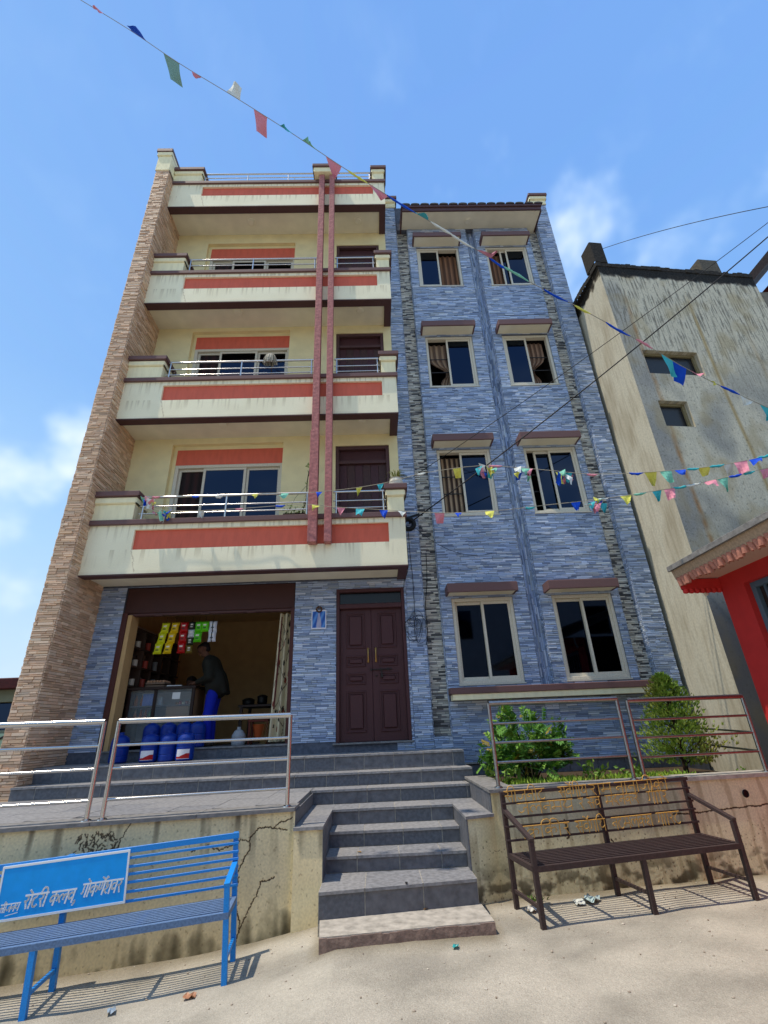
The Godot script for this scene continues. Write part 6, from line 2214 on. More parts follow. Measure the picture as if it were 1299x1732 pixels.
	for q in strips:
		var S := thing("snack_strip", q[3], "snack packets", Vector3(q[0], 3.40, -0.28), "snack strips hung in the shop opening")
		b = MB.new()
		b.tube([Vector3(0, 0.09, 0), Vector3(0, -0.03, 0)], 0.003, 4)
		put("string", b, M.wire, S)
		var n: int = q[1]
		for k in n:
			var hgt := 0.178 if n < 4 else 0.135
			var wid := 0.072 if n < 4 else 0.058
			var m := MB.new()
			var sway := -0.035 * k if q[0] < -3.45 else 0.0
			var g := 7
			var rows := []
			for j in g + 1:
				var v := float(j) / g
				var row := []
				for i in g + 1:
					var u := float(i) / g * 2 - 1
					var bul := sqrt(maxf(0, (1 - u * u) * (1 - pow(2 * v - 1, 4)))) * 0.035
					row.append([Vector3(u * wid * (1 - 0.12 * sin(v * PI)) + sway - v * 0.02 * float(q[0] < -3.45), -v * hgt - k * hgt, bul + sin(u * 9 + v * 6) * 0.002), u, v])
				rows.append(row)
			for j in g:
				for i in g:
					var u: float = (rows[j][i][1] + rows[j][i + 1][1]) / 2
					var v: float = (rows[j][i][2] + rows[j + 1][i][2]) / 2
					var col: Color = q[2]
					if n == 4 and k in [1]: col = Color(0.75, 0.78, 0.8)
					if n == 4 and k == 3: col = Color(0.42, 0.36, 0.12)
					if absf(u) < 0.5 and v > 0.3 and v < 0.46: col = Color(0.86, 0.84, 0.78)
					elif absf(u - 0.05) < 0.45 and v > 0.56 and v < 0.74: col = col.darkened(0.5) if n != 4 else Color(0.7, 0.7, 0.66)
					if n == 2 and q[0] > -2.9 and absf(u) < 0.12: col = Color(0.12, 0.12, 0.14)
					m.col = lin(col)
					m.quad(rows[j + 1][i][0], rows[j + 1][i + 1][0], rows[j][i + 1][0], rows[j][i][0])
					var z2 := Vector3(1, 1, -0.6)
					m.quad(rows[j][i][0] * z2, rows[j][i + 1][0] * z2, rows[j + 1][i + 1][0] * z2, rows[j + 1][i][0] * z2)
			put("packet", m, M.vc_gloss, S)
	# curtain at the right jamb
	var im := Image.create(64, 256, false, Image.FORMAT_RGB8)
	im.fill(Color(0.80, 0.76, 0.63))
	for k in 26:
		var p := Vector2(rng.randf() * 64, rng.randf() * 256)
		var col := Color(0.10, 0.08, 0.08) if k % 3 else Color(0.50, 0.20, 0.12)
		var r := rng.randf_range(2, 5)
		for yy in range(int(p.y - r * 1.6), int(p.y + r * 1.6)):
			for xx in range(int(p.x - r), int(p.x + r)):
				if xx >= 0 and xx < 64 and yy >= 0 and yy < 256 and Vector2((xx - p.x) / r, (yy - p.y) / (r * 1.6)).length() < rng.randf_range(0.6, 1.1): im.set_pixel(xx, yy, col)
	for k in 14:
		crack(im, [Vector2(rng.randf() * 64, k * 18), Vector2(rng.randf() * 64, k * 18 + 30)], Color(0.2, 0.15, 0.12), 0.4, 0.6)
	var cmx := StandardMaterial3D.new()
	cmx.albedo_texture = ImageTexture.create_from_image(im)
	cmx.roughness = 0.85
	cmx.cull_mode = BaseMaterial3D.CULL_DISABLED
	var Cu := thing("door_curtain", "cream curtain with rust and black print drawn to the right side of the shop opening", "curtain")
	b = MB.new()
	var ny := 16
	var nx := 24
	var grid := []
	for j in ny + 1:
		var v := float(j) / ny
		var row := []
		for k in nx + 1:
			var u := float(k) / nx
			row.append([Vector3(lerpf(-1.66 - 0.09 * (1 - v), -1.46 - 0.03 * (1 - v), u), lerpf(1.42, 3.46, v), -0.16 + 0.05 * sin(u * 12.5 + 0.5)), Vector2(u, 1 - v)])
		grid.append(row)
	for j in ny:
		for k in nx: b.quad(grid[j][k][0], grid[j][k + 1][0], grid[j + 1][k + 1][0], grid[j + 1][k][0], grid[j][k][1], grid[j + 1][k + 1][1])
	put("cloth", b, cmx, Cu)
	b = MB.new()
	b.tube([Vector3(-1.635, 3.4, -0.14), Vector3(-1.66, 2.5, -0.13), Vector3(-1.69, 1.9, -0.13)], 0.018, 6)
	put("border", b, mat(Color(0.34, 0.16, 0.14), 0.8), Cu)
	# kitchen table with pots at the back right
	var Tb := thing("cook_table", "low dark table with pots at the right rear of the shop", "table")
	one_box("table_top", Tb, M.wood, -2.45, -1.45, 1.98, 2.02, -1.5, -0.8, 0.004)
	for q in [[-2.42, -1.46], [-1.52, -1.46], [-2.42, -0.84], [-1.52, -0.84]]: one_box("leg", Tb, M.wood, q[0], q[0] + 0.05, 1.385, 1.98, q[1], q[1] + 0.05)
	for q in [[-1.75, 0.14, 0.2, "large black cooking pot on the cook table"], [-2.1, 0.09, 0.13, "small dark pot in the middle of the cook table"], [-2.35, 0.11, 0.08, "shallow dark pan at the left end of the cook table"]]:
		var m := MB.new()
		m.lathe([Vector2(0, 0), Vector2(q[1] * 0.8, 0), Vector2(q[1], q[2] * 0.3), Vector2(q[1], q[2]), Vector2(q[1] * 1.08, q[2] + 0.01), Vector2(q[1] * 0.6, q[2] + 0.04), Vector2(0, q[2] + 0.05)], 20)
		tag(put("cooking_pot", m, M.black, null, Transform3D(Basis(), Vector3(q[0], 2.021, -1.1))), q[3], "pot", "pots on the cook table")
	b = MB.new()
	b.lathe([Vector2(0, 0), Vector2(0.10, 0), Vector2(0.11, 0.03), Vector2(0.11, 0.14), Vector2(0.07, 0.21), Vector2(0.03, 0.235), Vector2(0.03, 0.27), Vector2(0, 0.27)], 20)
	tag(put("water_jug", b, mat(Color(0.60, 0.62, 0.64), 0.5), null, Transform3D(Basis(), Vector3(-2.28, 1.39, -0.35))), "whitish plastic jug on the shop floor near the threshold", "jug")
	var Cr := thing("wooden_crate", "reddish wooden stool frame holding an orange basket near the curtain", "crate", Vector3(-1.98, 1.39, -0.5))
	for q in [[-0.16, -0.12], [0.13, -0.12], [-0.16, 0.09], [0.13, 0.09]]: one_box("leg", Cr, mat(Color(0.36, 0.14, 0.09), 0.7), q[0], q[0] + 0.03, 0, 0.34, q[1], q[1] + 0.03)
	one_box("top_board", Cr, mat(Color(0.36, 0.14, 0.09), 0.7), -0.17, 0.17, 0.34, 0.37, -0.13, 0.13)
	b = MB.new()
	b.lathe([Vector2(0, 0.06), Vector2(0.07, 0.06), Vector2(0.12, 0.3), Vector2(0.115, 0.3), Vector2(0, 0.12)], 16)
	put("basket", b, mat(Color(0.62, 0.28, 0.10), 0.8), Cr)
	b = MB.new()
	for k in 7: b.tube([Vector3(-1.92 + k * 0.015, 1.39, -0.3), Vector3(-1.86 + k * 0.03, 1.72, -0.36)], 0.003, 4)
	tag(put("straw_broom", b, mat(Color(0.62, 0.5, 0.28), 0.8)), "straw broom leaning in front of the orange basket", "broom")

func people() -> void:
	var skin := lin(Color(0.36, 0.23, 0.17))
	var hairc := lin(Color(0.05, 0.045, 0.04))
	# customer standing at the counter, seen from his left... facing the counter to the left
	var P := thing("person", "person in a dark jacket and bright blue trousers bent over the counter", "person", Vector3(-2.84, 1.388, -0.52))
	var b := MB.new()
	var B := Body.new()
	B.cell = 0.013
	B.k = 0.03
	B.add(Vector3(-0.13, 1.40, 0), Vector3(-0.19, 1.50, 0), 0.052, 0.05, skin) # neck
	for s in [-1, 1]:
		B.add(Vector3(-0.02, 1.28, 0.15 * s), Vector3(-0.02, 1.08, 0.2 * s), 0.05, 0.042, skin)
		B.add(Vector3(-0.02, 1.08, 0.2 * s), Vector3(-0.24, 1.0, 0.13 * s), 0.04, 0.03, skin)
		B.add(Vector3(0.03, 0.86, 0.09 * s), Vector3(-0.01, 0.47, 0.095 * s), 0.085, 0.055, skin)
		B.add(Vector3(-0.01, 0.47, 0.095 * s), Vector3(0.02, 0.09, 0.1 * s), 0.052, 0.036, skin)
		B.add(Vector3(0.04, 0.04, 0.1 * s), Vector3(-0.15, 0.035, 0.105 * s), 0.04, 0.032, skin)
	B.add(Vector3(0.03, 0.92, 0), Vector3(-0.05, 1.3, 0), 0.12, 0.13, skin)
	B.build(b)
	# head with its own finer grid
	var H := Body.new()
	H.cell = 0.005
	H.k = 0.02
	var hc := Vector3(-0.225, 1.565, 0)
	var fwd := Vector3(-0.80, -0.6, 0).normalized()
	var upv := Vector3(-0.6, 0.80, 0).normalized()
	H.add(hc + upv * 0.02 - fwd * 0.02, hc + upv * 0.03 + fwd * 0.03, 0.082, 0.075, skin)
	H.add(hc + fwd * 0.03 - upv * 0.03, hc + fwd * 0.055 - upv * 0.085, 0.055, 0.028, skin)
	H.add(hc + fwd * 0.092 + upv * 0.005, hc + fwd * 0.115 - upv * 0.03, 0.009, 0.014, skin)
	H.add(hc + fwd * 0.088 - upv * 0.058 + Vector3(0, 0, 0.018), hc + fwd * 0.088 - upv * 0.058 - Vector3(0, 0, 0.018), 0.009, 0.009, skin)
	for s in [-1, 1]:
		H.add(hc - upv * 0.01 + Vector3(0, 0, 0.08 * s), hc + upv * 0.025 - fwd * 0.01 + Vector3(0, 0, 0.086 * s), 0.012, 0.014, skin)
		H.add(hc + fwd * 0.085 + upv * 0.03 + Vector3(0, 0, 0.018 * s), hc + fwd * 0.075 + upv * 0.032 + Vector3(0, 0, 0.042 * s), 0.009, 0.008, skin)
	H.build(b)
	for s in [-1, 1]: # hands resting on the counter edge
		var Hd := Body.new()
		Hd.cell = 0.004
		Hd.k = 0.008
		var w := Vector3(-0.24, 1.0, 0.13 * s)
		Hd.add(w, w + Vector3(-0.07, -0.02, -0.015 * s), 0.027, 0.03, skin)
		for f in 4:
			var k0 := w + Vector3(-0.085, -0.015, -0.02 * s + (f - 1.5) * 0.019)
			var l: float = [0.030, 0.036, 0.034, 0.026][f]
			Hd.add(k0, k0 + Vector3(-l, -0.008, 0), 0.0095, 0.009, skin)
			Hd.add(k0 + Vector3(-l, -0.008, 0), k0 + Vector3(-l * 1.6, -0.03, 0), 0.009, 0.0075, skin)
		Hd.add(w + Vector3(-0.03, -0.005, -0.03 * s), w + Vector3(-0.075, -0.012, -0.055 * s), 0.012, 0.009, skin)
		Hd.build(b)
	put("body", b, M.vc, P)
	b = MB.new()
	B = Body.new()
	B.cell = 0.014
	B.k = 0.05
	var jc := lin(Color(0.085, 0.085, 0.07))
	B.add(Vector3(-0.06, 1.30, -0.06), Vector3(0.07, 0.95, -0.05), 0.145, 0.165, jc)
	B.add(Vector3(-0.06, 1.30, 0.06), Vector3(0.07, 0.95, 0.05), 0.145, 0.165, jc)
	B.add(Vector3(0.07, 0.95, 0), Vector3(0.10, 0.88, 0), 0.16, 0.15, jc)
	for s in [-1, 1]:
		B.add(Vector3(0.12, 1.1, 0.08 * s), Vector3(0.24, 0.83, 0.1 * s), 0.075, 0.04, jc)
		B.add(Vector3(-0.02, 1.0, 0.1 * s), Vector3(-0.03, 0.83, 0.11 * s), 0.08, 0.05, jc)
	B.add(Vector3(-0.10, 1.38, -0.05), Vector3(-0.10, 1.38, 0.05), 0.075, 0.075, jc)
	for s in [-1, 1]:
		B.add(Vector3(-0.06, 1.31, 0.17 * s), Vector3(-0.01, 1.07, 0.215 * s), 0.082, 0.066, jc)
		B.add(Vector3(-0.01, 1.07, 0.215 * s), Vector3(-0.22, 1.005, 0.14 * s), 0.064, 0.046, jc)
	B.build(b)
	put("jacket", b, M.vc, P)
	b = MB.new()
	B = Body.new()
	B.cell = 0.013
	B.k = 0.03
	var pc := lin(Color(0.02, 0.12, 0.62))
	B.add(Vector3(0.05, 0.88, -0.05), Vector3(0.05, 0.88, 0.05), 0.125, 0.125, pc)
	for s in [-1, 1]:
		B.add(Vector3(0.04, 0.85, 0.08 * s), Vector3(0.0, 0.47, 0.095 * s), 0.105, 0.08, pc)
		B.add(Vector3(0.0, 0.47, 0.095 * s), Vector3(0.025, 0.11, 0.1 * s), 0.078, 0.062, pc)
	B.build(b)
	put("trousers", b, M.vc, P)
	b = MB.new()
	B = Body.new()
	B.cell = 0.009
	B.k = 0.02
	for s in [-1, 1]:
		B.add(Vector3(0.05, 0.045, 0.1 * s), Vector3(-0.16, 0.04, 0.106 * s), 0.047, 0.04, lin(Color(0.30, 0.26, 0.24)))
	B.build(b)
	put("shoes", b, M.vc, P)
	b = MB.new()
	H = Body.new()
	H.cell = 0.006
	H.k = 0.02
	H.add(hc + upv * 0.04 - fwd * 0.035, hc + upv * 0.058 + fwd * 0.035, 0.08, 0.062, hairc)
	H.add(hc + upv * 0.03 - fwd * 0.045, hc - upv * 0.03 - fwd * 0.05, 0.078, 0.055, hairc)
	H.build(b)
	put("hair", b, M.vc, P)
	b = MB.new()
	for s in [-1, 1]: b.ball(hc + fwd * 0.088 + upv * 0.014 + Vector3(0, 0, 0.03 * s), Vector3.ONE * 0.009, 6, 8)
	put("eyes", b, M.black, P)
	# shop keeper, only the dark crown of the head shows above the counter
	var S := thing("person", "seated person whose dark hair just shows above the counter", "person", Vector3(-3.42, 1.388, -1.15))
	b = MB.new()
	B = Body.new()
	B.cell = 0.016
	B.k = 0.04
	var shirt := lin(Color(0.16, 0.13, 0.12))
	var leg := lin(Color(0.12, 0.12, 0.14))
	B.add(Vector3(0, 0.50, -0.1), Vector3(0, 0.78, -0.02), 0.14, 0.15, shirt)
	B.add(Vector3(0, 0.85, 0.0), Vector3(0, 0.97, 0.05), 0.06, 0.05, skin)
	for s in [-1, 1]:
		B.add(Vector3(0.16 * s, 0.80, 0), Vector3(0.2 * s, 0.56, 0.05), 0.06, 0.048, shirt)
		B.add(Vector3(0.2 * s, 0.56, 0.05), Vector3(0.08 * s, 0.56, 0.2), 0.045, 0.033, skin)
		B.add(Vector3(0.09 * s, 0.46, -0.08), Vector3(0.11 * s, 0.46, 0.24), 0.09, 0.065, leg)
		B.add(Vector3(0.11 * s, 0.46, 0.24), Vector3(0.11 * s, 0.08, 0.2), 0.06, 0.045, leg)
		B.add(Vector3(0.11 * s, 0.04, 0.18), Vector3(0.11 * s, 0.035, 0.27), 0.04, 0.032, leg)
	B.add(Vector3(0, 1.05, 0.09), Vector3(0, 1.07, 0.12), 0.085, 0.075, skin)
	B.add(Vector3(0, 1.02, 0.17), Vector3(0, 0.98, 0.17), 0.03, 0.025, skin)
	B.add(Vector3(0, 1.035, 0.205), Vector3(0, 1.02, 0.21), 0.012, 0.012, skin)
	B.build(b)
	put("body", b, M.vc, S)
	b = MB.new()
	H = Body.new()
	H.cell = 0.009
	H.add(Vector3(0, 1.085, 0.06), Vector3(0, 1.10, 0.11), 0.092, 0.082, hairc)
	H.build(b)
	put("hair", b, M.vc, S)
	var St := thing("stool", "plain wooden stool under the seated person behind the counter", "stool", Vector3(-3.42, 1.388, -1.25))
	one_box("seat", St, M.wood, -0.16, 0.16, 0.34, 0.37, -0.16, 0.16)
	for q in [[-0.15, -0.15], [0.12, -0.15], [-0.15, 0.12], [0.12, 0.12]]: one_box("leg", St, M.wood, q[0], q[0] + 0.03, 0, 0.34, q[1], q[1] + 0.03)

const FC := {"pink": Color(0.86, 0.55, 0.62), "blue": Color(0.02, 0.30, 0.80), "teal": Color(0.25, 0.70, 0.74), "green": Color(0.50, 0.78, 0.68), "yellow": Color(0.86, 0.85, 0.40), "white": Color(0.86, 0.88, 0.86), "grey": Color(0.48, 0.64, 0.62)}

func flag(N: Node, at: Vector3, along: Vector3, w: float, h: float, shape: int, col: Color) -> void:
	var b := MB.new()
	b.col = lin(col)
	var x := along.normalized()
	var swing := rng.randf_range(-0.9, 0.9)
	var dn := (Vector3.DOWN + x.cross(Vector3.DOWN).normalized() * swing + x * rng.randf_range(-0.25, 0.25)).normalized()
	if shape == 3: dn = (Vector3.UP + x * 0.3 + x.cross(Vector3.UP) * 0.4).normalized()
	if shape == 1: # wound round the string
		var pts := []
		for k in 6:
			var u := k / 5.0
			pts.append(at + x * w * (u - 0.5) * 1.2 + dn * 0.02 * sin(u * 3) + Vector3(0, rng.randf_range(-0.006, 0.006), 0))
		b.tube(pts, [0.008, 0.019, 0.016, 0.022, 0.013, 0.006], 6)
		put("flag", b, M.cloth, N)
		return
	var o := x.cross(dn).normalized()
	var nseg := 4
	var ph := rng.randf() * 6
	var grid := []
	for j in nseg + 1:
		var v := float(j) / nseg
		var row := []
		var half: float = w * 0.5 * (1 - v * [0.82, 0, 0.35, 0.5, 0.95][shape])
		for k in nseg + 1:
			var u := float(k) / nseg * 2 - 1
			row.append(at + x * (u * half + v * w * 0.15 * swing) + dn * (v * h) + o * (sin(u * 2.2 + v * 3 + ph) * 0.035 * v + swing * 0.04 * v * v))
		grid.append(row)
	for j in nseg:
		for k in nseg: b.quad(grid[j + 1][k], grid[j + 1][k + 1], grid[j][k + 1], grid[j][k])
	put("flag", b, M.cloth, N)

func on_string(pts: Array, x: float) -> Array:
	for k in pts.size() - 1:
		if x >= pts[k].x and x <= pts[k + 1].x:
			var u: float = (x - pts[k].x) / maxf(pts[k + 1].x - pts[k].x, 1e-4)
			return [pts[k].lerp(pts[k + 1], u), (pts[k + 1] - pts[k]).normalized()]
	return [pts[0], Vector3.RIGHT]

func bunting() -> void:
	var V := func(a, b, c) -> Vector3: return Vector3(a, b, c)
	var A := smooth([Vector3(-6.33, 15.41, 4.12), Vector3(-5.28, 14.53, 4.01), Vector3(-4.29, 13.69, 3.9), Vector3(-3.29, 12.76, 3.78), Vector3(-2.24, 11.9, 3.65), Vector3(-1.22, 11.03, 3.52), Vector3(-0.26, 10.17, 3.39), Vector3(0.76, 9.35, 3.24),
		Vector3(1.69, 8.62, 3.11), Vector3(2.53, 7.99, 2.97), Vector3(3.34, 7.48, 2.85), Vector3(4.33, 6.83, 2.69), Vector3(5.04, 6.34, 2.57), Vector3(6.12, 5.77, 2.4), Vector3(7.3, 5.25, 2.2)], 4)
	var N := thing("bunting", "long bunting string rising diagonally across the sky above both facades", "bunting", Vector3.ZERO, "strings of plastic flags")
	var b := MB.new()
	b.tube(A, 0.006, 5)
	put("string", b, mat(Color(0.62, 0.60, 0.55), 0.8), N)
	for q in [[-4.9, 0.24, 0.1, 2, "pink"], [-4.08, 0.36, 0.17, 2, "blue"], [-3.42, 0.36, 0.30, 2, "grey"], [-2.93, 0.2, 0.05, 2, "pink"], [-2.24, 0.28, 0.2, 3, "white"], [-1.74, 0.27, 0.26, 2, "pink"], [-1.29, 0.34, 0.1, 0, "teal"], [-0.86, 0.34, 0.12, 0, "green"],
		[-0.46, 0.3, 0.2, 0, "pink"], [-0.06, 0.3, 0.1, 1, "yellow"], [0.28, 0.34, 0.12, 0, "pink"], [0.66, 0.42, 0.1, 1, "blue"], [0.97, 0.24, 0.36, 2, "teal"], [1.31, 0.34, 0.1, 1, "white"], [1.6, 0.34, 0.1, 1, "white"], [1.94, 0.22, 0.36, 0, "pink"], [2.18, 0.28, 0.1, 1, "blue"],
		[2.42, 0.34, 0.1, 1, "green"], [3.03, 0.3, 0.1, 1, "blue"], [3.43, 0.2, 0.1, 1, "yellow"], [3.95, 0.3, 0.1, 1, "blue"], [4.33, 0.2, 0.1, 1, "pink"], [4.65, 0.17, 0.26, 2, "teal"], [4.83, 0.2, 0.22, 2, "blue"], [5.02, 0.10, 0.22, 0, "pink"], [5.3, 0.14, 0.06, 0, "yellow"], [5.56, 0.22, 0.1, 1, "blue"], [5.8, 0.2, 0.1, 0, "white"], [6.1, 0.2, 0.16, 0, "teal"]]:
		var p := on_string(A, q[0])
		flag(N, p[0], p[1], q[1] * 1.2, q[2] * 1.2, q[3], FC[q[4]])
	var names := ["pink", "teal", "blue", "white", "yellow", "pink", "green", "blue", "teal", "yellow"]
	var Bp := smooth([Vector3(-3.93, 5.31, 0.9), Vector3(-3.44, 5.34, 0.9), Vector3(-2.93, 5.3, 0.9), Vector3(-2.32, 5.3, 0.9), Vector3(-1.81, 5.33, 0.9), Vector3(-1.24, 5.27, 0.98), Vector3(-0.83, 5.28, 1.0), Vector3(-0.27, 5.33, 1.0), Vector3(0.34, 5.43, 1.0), Vector3(0.75, 5.49, 1.1),
		Vector3(1.15, 5.51, 1.2), Vector3(1.88, 5.5, 1.35), Vector3(2.57, 5.34, 1.5), Vector3(3.0, 5.22, 1.6), Vector3(3.51, 5.09, 1.7), Vector3(4.27, 5.01, 1.85), Vector3(4.97, 4.95, 2.05), Vector3(5.41, 4.96, 2.15), Vector3(5.9, 5.0, 2.3), Vector3(6.9, 5.2, 2.6)], 3)
	var Cp := smooth([Vector3(-3.88, 5.08, 0.9), Vector3(-2.99, 5.03, 0.9), Vector3(-1.99, 5.05, 0.92), Vector3(-1.18, 5.05, 1.0), Vector3(-0.67, 4.96, 1.05), Vector3(-0.08, 4.88, 1.1), Vector3(0.51, 4.82, 1.1), Vector3(1.08, 4.72, 1.2), Vector3(1.65, 4.67, 1.3), Vector3(2.2, 4.65, 1.4),
		Vector3(2.74, 4.66, 1.5), Vector3(3.25, 4.68, 1.55), Vector3(4.03, 4.7, 1.7), Vector3(4.78, 4.71, 1.95), Vector3(5.53, 4.76, 2.2), Vector3(6.1, 4.81, 2.4), Vector3(6.9, 4.9, 2.7)], 3)
	for s in 2:
		var pts: Array = [Bp, Cp][s]
		N = thing("bunting", ["upper flag string slung from the lowest balcony across the blue facade", "lower flag string slung from the lowest balcony across the blue facade"][s], "bunting", Vector3.ZERO, "strings of plastic flags")
		b = MB.new()
		b.tube(pts, 0.005, 5)
		put("string", b, mat(Color(0.66, 0.63, 0.55), 0.8), N)
		var x := -3.7 + s * 0.8
		var k := s * 3
		while x < 6.7:
			var near := clampf((x + 4) / 9.0, 0, 1)
			var w := lerpf(0.11, 0.17, near) * rng.randf_range(0.8, 1.15)
			var h := lerpf(0.11, 0.20, near) * rng.randf_range(0.7, 1.2)
			var p := on_string(pts, x)
			flag(N, p[0], p[1], w, h, [0, 4, 2, 2, 1, 1, 0, 2, 1][rng.randi() % 9], FC[names[k % 10]])
			k += 1 + rng.randi() % 2
			x += rng.randf_range(0.26, 0.75) if x < 3.8 else rng.randf_range(0.13, 0.24)
		# knots of flags blown together
		for q in ([[-3.8, 6], [1.95, 9], [2.5, 6], [3.15, 7]] if s == 0 else [[-3.55, 8], [3.52, 10]]):
			var p := on_string(pts, q[0])
			for j in q[1]:
				flag(N, p[0] + Vector3(rng.randf_range(-0.13, 0.13), rng.randf_range(-0.1, 0.02), rng.randf_range(-0.05, 0.05)), (p[1] + rdir() * 0.7).normalized(), 0.13, rng.randf_range(0.1, 0.2), [0, 2, 4][j % 3], FC[names[(j * 3 + s) % 10]])

func cable(label: String, a: Vector3, c: Vector3, sag: float, r: float) -> void:
	var pts := []
	for k in 25:
		var u := k / 24.0
		pts.append(a.lerp(c, u) - Vector3(0, sag * 4 * u * (1 - u), 0))
	var b := MB.new()
	b.tube(pts, r, 6)
	tag(put("cable", b, M.wire), label, "cable", "overhead cables")

func cables() -> void:
	cable("thick black cable from the balcony corner up to the right edge", Vector3(0.70, 4.98, 0.2), Vector3(7.49, 9.383, 3.0), 0.12, 0.011)
	cable("thinner black cable running above the thick one to the right edge", Vector3(0.84, 5.99, 0.15), Vector3(7.33, 9.392, 3.2), 0.1, 0.006)
	cable("thin cable from the concrete corner post into the sky at right", Vector3(5.46, 11.34, 0.98), Vector3(6.30, 8.21, 4.0), -0.1, 0.006)
	cable("thin cable sagging along the front of the right blue bay", Vector3(0.72, 5.0, 0.15), Vector3(2.2, 4.4, 0.03), 0.25, 0.004)
	# drop wires and the tangled coil beside the door
	var K := thing("wire_coil", "tangled coil of black wire hanging on the blue wall right of the door", "wire coil")
	var b := MB.new()
	for k in 8:
		var c := Vector3(0.70 + rng.randf_range(-0.05, 0.1), 3.12 + rng.randf_range(-0.14, 0.14), 0.035)
		var ra := rng.randf_range(0.05, 0.17)
		var rb := rng.randf_range(0.10, 0.26)
		var pts := []
		for j in 15:
			var a := TAU * j / 14.0
			pts.append(c + Vector3(cos(a) * ra + sin(a * 2 + k) * 0.015, sin(a) * rb, rng.randf_range(-0.012, 0.015)))
		b.tube(smooth(pts, 2), 0.0033, 5)
	put("loops", b, M.wire, K)
	b = MB.new()
	b.tube(smooth([Vector3(0.68, 5.0, 0.06), Vector3(0.69, 4.4, 0.04), Vector3(0.71, 3.9, 0.035), Vector3(0.70, 3.3, 0.035)], 5), 0.005, 5)
	b.tube(smooth([Vector3(1.0, 4.5, -0.10), Vector3(0.98, 4.0, -0.1), Vector3(0.95, 3.75, -0.09), Vector3(0.90, 3.45, 0.02), Vector3(0.90, 3.0, 0.03), Vector3(0.86, 2.8, 0.035)], 5), 0.006, 5)
	b.tube(smooth([Vector3(0.62, 4.9, 0.12), Vector3(0.64, 4.2, 0.06), Vector3(0.56, 3.95, 0.03), Vector3(0.54, 3.80, 0.03)], 5), 0.006, 5)
	put("drop_wires", b, M.wire, K)
	var S := thing("cable_bracket", "black cable reel and bracket hanging at the right end of the lowest balcony", "cable bracket", Vector3(0.70, 5.02, 0.2))
	b = MB.new()
	b.xf = Transform3D(Basis(Vector3.RIGHT, PI / 2), Vector3(-0.02, -0.06, 0.0))
	var prof := []
	for k in 13:
		var a := TAU * k / 12.0
		prof.append(Vector2(0.10 + 0.045 * cos(a), 0.045 * sin(a)))
	b.lathe(prof, 22)
	put("reel", b, M.black, S)
	b = MB.new()
	b.bar(Vector3(-0.08, 0.05, 0), Vector3(0.2, 0.16, -0.05), 0.035, 0.035)
	b.bar(Vector3(0.02, 0.04, -0.2), Vector3(0.02, 0.06, 0.02), 0.03, 0.03)
	put("bracket", b, M.black, S)

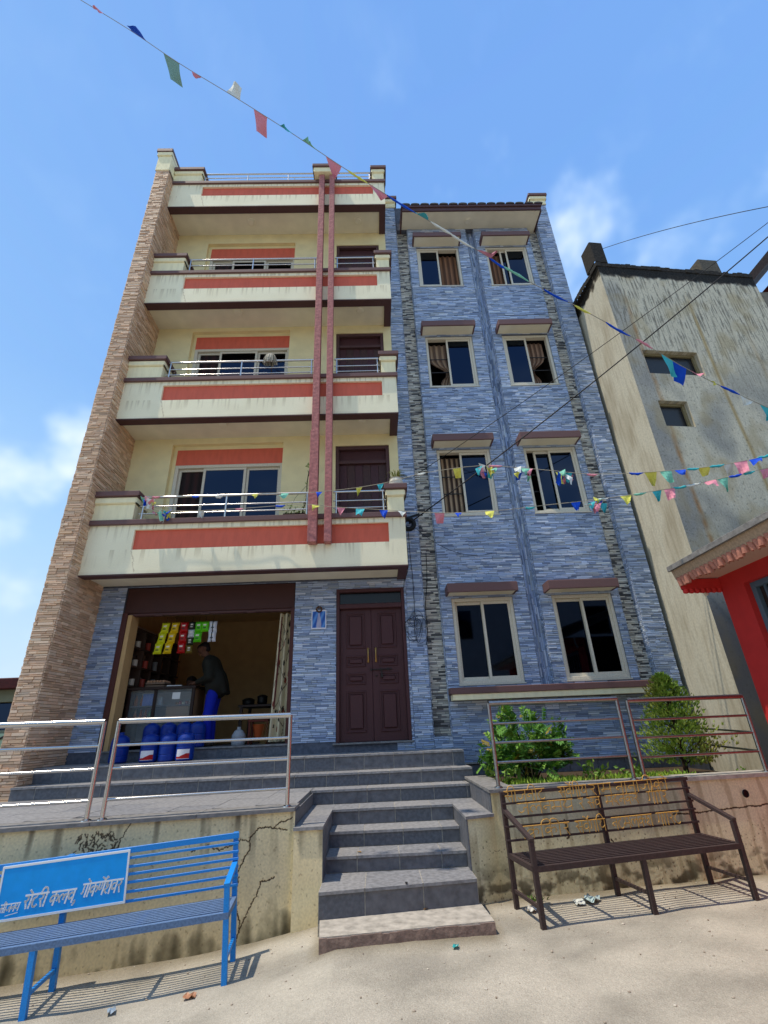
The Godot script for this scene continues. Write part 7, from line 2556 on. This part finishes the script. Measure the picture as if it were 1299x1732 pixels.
func small_things() -> void:
	# print pasted beside the door: plain blue and white shapes
	var im := Image.create(64, 84, false, Image.FORMAT_RGB8)
	im.fill(Color(0.88, 0.88, 0.92))
	for y in 84:
		for x in 64:
			if x > 3 and x < 60 and y > 5 and y < 78:
				var u := (x - 32) / 28.0
				var v := (y - 42) / 37.0
				var c := Color(0.05, 0.30, 0.66).lerp(Color(0.40, 0.62, 0.88), clampf(sin(u * 7 + v * 4) * 0.5 + 0.5, 0, 1) * 0.8)
				var body := absf(u) - (0.16 + 0.22 * clampf(v + 0.5, 0, 1))
				if body < 0 and v > -0.75: c = c.lerp(Color(0.80, 0.72, 0.78), 0.75)
				im.set_pixel(x, y, c)
	var pm := StandardMaterial3D.new()
	pm.albedo_texture = ImageTexture.create_from_image(im)
	pm.roughness = 0.5
	var b := MB.new()
	b.quad(Vector3(-1.09, 3.135, 0.020), Vector3(-0.835, 3.135, 0.017), Vector3(-0.835, 3.465, 0.018), Vector3(-1.09, 3.465, 0.022), Vector2(0, 1), Vector2(1, 0))
	b.quad(Vector3(-0.835, 3.135, 0.016), Vector3(-1.09, 3.135, 0.019), Vector3(-1.09, 3.465, 0.021), Vector3(-0.835, 3.465, 0.017), Vector2(0, 1), Vector2(1, 0))
	tag(put("poster", b, pm), "small blue and white print pasted on the stone strips left of the door", "poster")
	b = MB.new()
	for k in 10: b.ball(Vector3(-0.96 + cos(k * 0.63) * 0.045, 3.475 + sin(k * 0.63) * 0.045, 0.03), Vector3.ONE * 0.016, 5, 7)
	tag(put("garland", b, mat(Color(0.36, 0.25, 0.14), 0.9)), "withered brown garland hung above the blue print", "garland")
	# rubbish under the dark bench
	var q := [[1.80, 2.80, 0.10, Color(0.82, 0.84, 0.82), "crumpled white wrapper under the dark bench, left one of the pair"], [1.93, 2.76, 0.13, Color(0.72, 0.80, 0.80), "shiny white and teal wrapper under the dark bench, right one of the pair"], [1.33, 2.90, 0.09, Color(0.85, 0.85, 0.83), "flat white scrap by the left legs of the dark bench"],
		[0.545, 3.55, 0.05, Color(0.20, 0.62, 0.62), "tiny teal plastic scrap on the street below the doorstep slab"], [-1.39, 3.72, 0.07, Color(0.72, 0.52, 0.40), "orange brown scrap on the street before the blue bench"], [-1.9, 3.78, 0.06, Color(0.55, 0.62, 0.68), "small bluish scrap on the street before the blue bench"]]
	for e in q:
		b = MB.new()
		b.col = lin(e[3])
		var g := []
		var s: float = e[2]
		for j in 5:
			var row := []
			for k in 5: row.append(Vector3((k - 2) * s * 0.3 + rng.randf_range(-1, 1) * s * 0.07, absf(rng.randf_range(0.0, 0.3)) * s + 0.004, (j - 2) * s * 0.22 + rng.randf_range(-1, 1) * s * 0.05))
			g.append(row)
		for j in 4:
			for k in 4: b.quad(g[j + 1][k], g[j + 1][k + 1], g[j][k + 1], g[j][k])
		tag(put("litter", b, mat(Color.WHITE, 0.35, {"vc": true, "two": true}), null, Transform3D(Basis(Vector3.UP, rng.randf() * 2), Vector3(e[0], ground_y(e[0]) + 0.006, e[1]))), e[4], "litter", "litter on the street")
	for e in [[0.22, 0.277, 3.02, "dark dry leaf on the lowest slate tread"], [-0.2, 0.415, 2.45, "small yellow leaf on the second slate tread"], [0.35, 0.086, 3.0, "orange leaf at the back of the doorstep slab"]]:
		b = MB.new()
		b.col = lin(Color(0.12, 0.10, 0.10) if e[1] > 0.2 and e[0] > 0 else Color(0.62, 0.48, 0.28))
		leaf(b, Vector3.ZERO, Vector3(1, 0.1, 0.1), Vector3.UP, 0.07, 0.015, Color(0.14, 0.12, 0.12) if e[0] == 0.22 else Color(0.60, 0.46, 0.26))
		tag(put("fallen_leaf", b, M.leaf, null, Transform3D(Basis(Vector3.UP, rng.randf() * 3), Vector3(e[0], e[1] + 0.003, e[2]))), e[3], "leaf")
	# loose stones in the planter corner
	for e in [[4.02, 0.86, 1.98, 0.13, "long pale loose stone lying in the planter corner"], [3.8, 0.85, 1.99, 0.05, "small loose stone left of the long pale one"], [4.2, 0.85, 2.0, 0.04, "smallest loose stone beside the dark weed"]]:
		b = MB.new()
		b.ball(Vector3.ZERO, Vector3(e[3], e[3] * 0.35, e[3] * 0.5), 6, 9)
		for k in b.v.size(): b.v[k] *= 1.0 + 0.12 * sin(b.v[k].x * 60 + b.v[k].z * 45)
		tag(put("loose_stone", b, M.cap_pale, null, Transform3D(Basis(Vector3.UP, 0.2), Vector3(e[0], e[1], e[2]))), e[4], "stone", "loose stones in the planter")
	# aerial on the roof parapet
	b = MB.new()
	b.tube([Vector3(-1.78, 14.4, 0.3), Vector3(-1.82, 15.35, 0.3)], 0.008, 5)
	tag(put("roof_rod", b, M.iron), "thin upright metal rod behind the roof parapet railing", "rod")
	# weed tuft by the bench leg
	b = MB.new()
	for k in 26: leaf(b, Vector3(1.46 + rng.randf_range(-0.06, 0.09), 0.0, 2.62 + rng.randf_range(-0.02, 0.03)), rdir(1.3), rdir(), 0.06, 0.012, Color(0.35, 0.45, 0.2))
	tag(put("weed", b, M.leaf), "tiny weed tuft at the wall foot behind the dark bench", "plant")
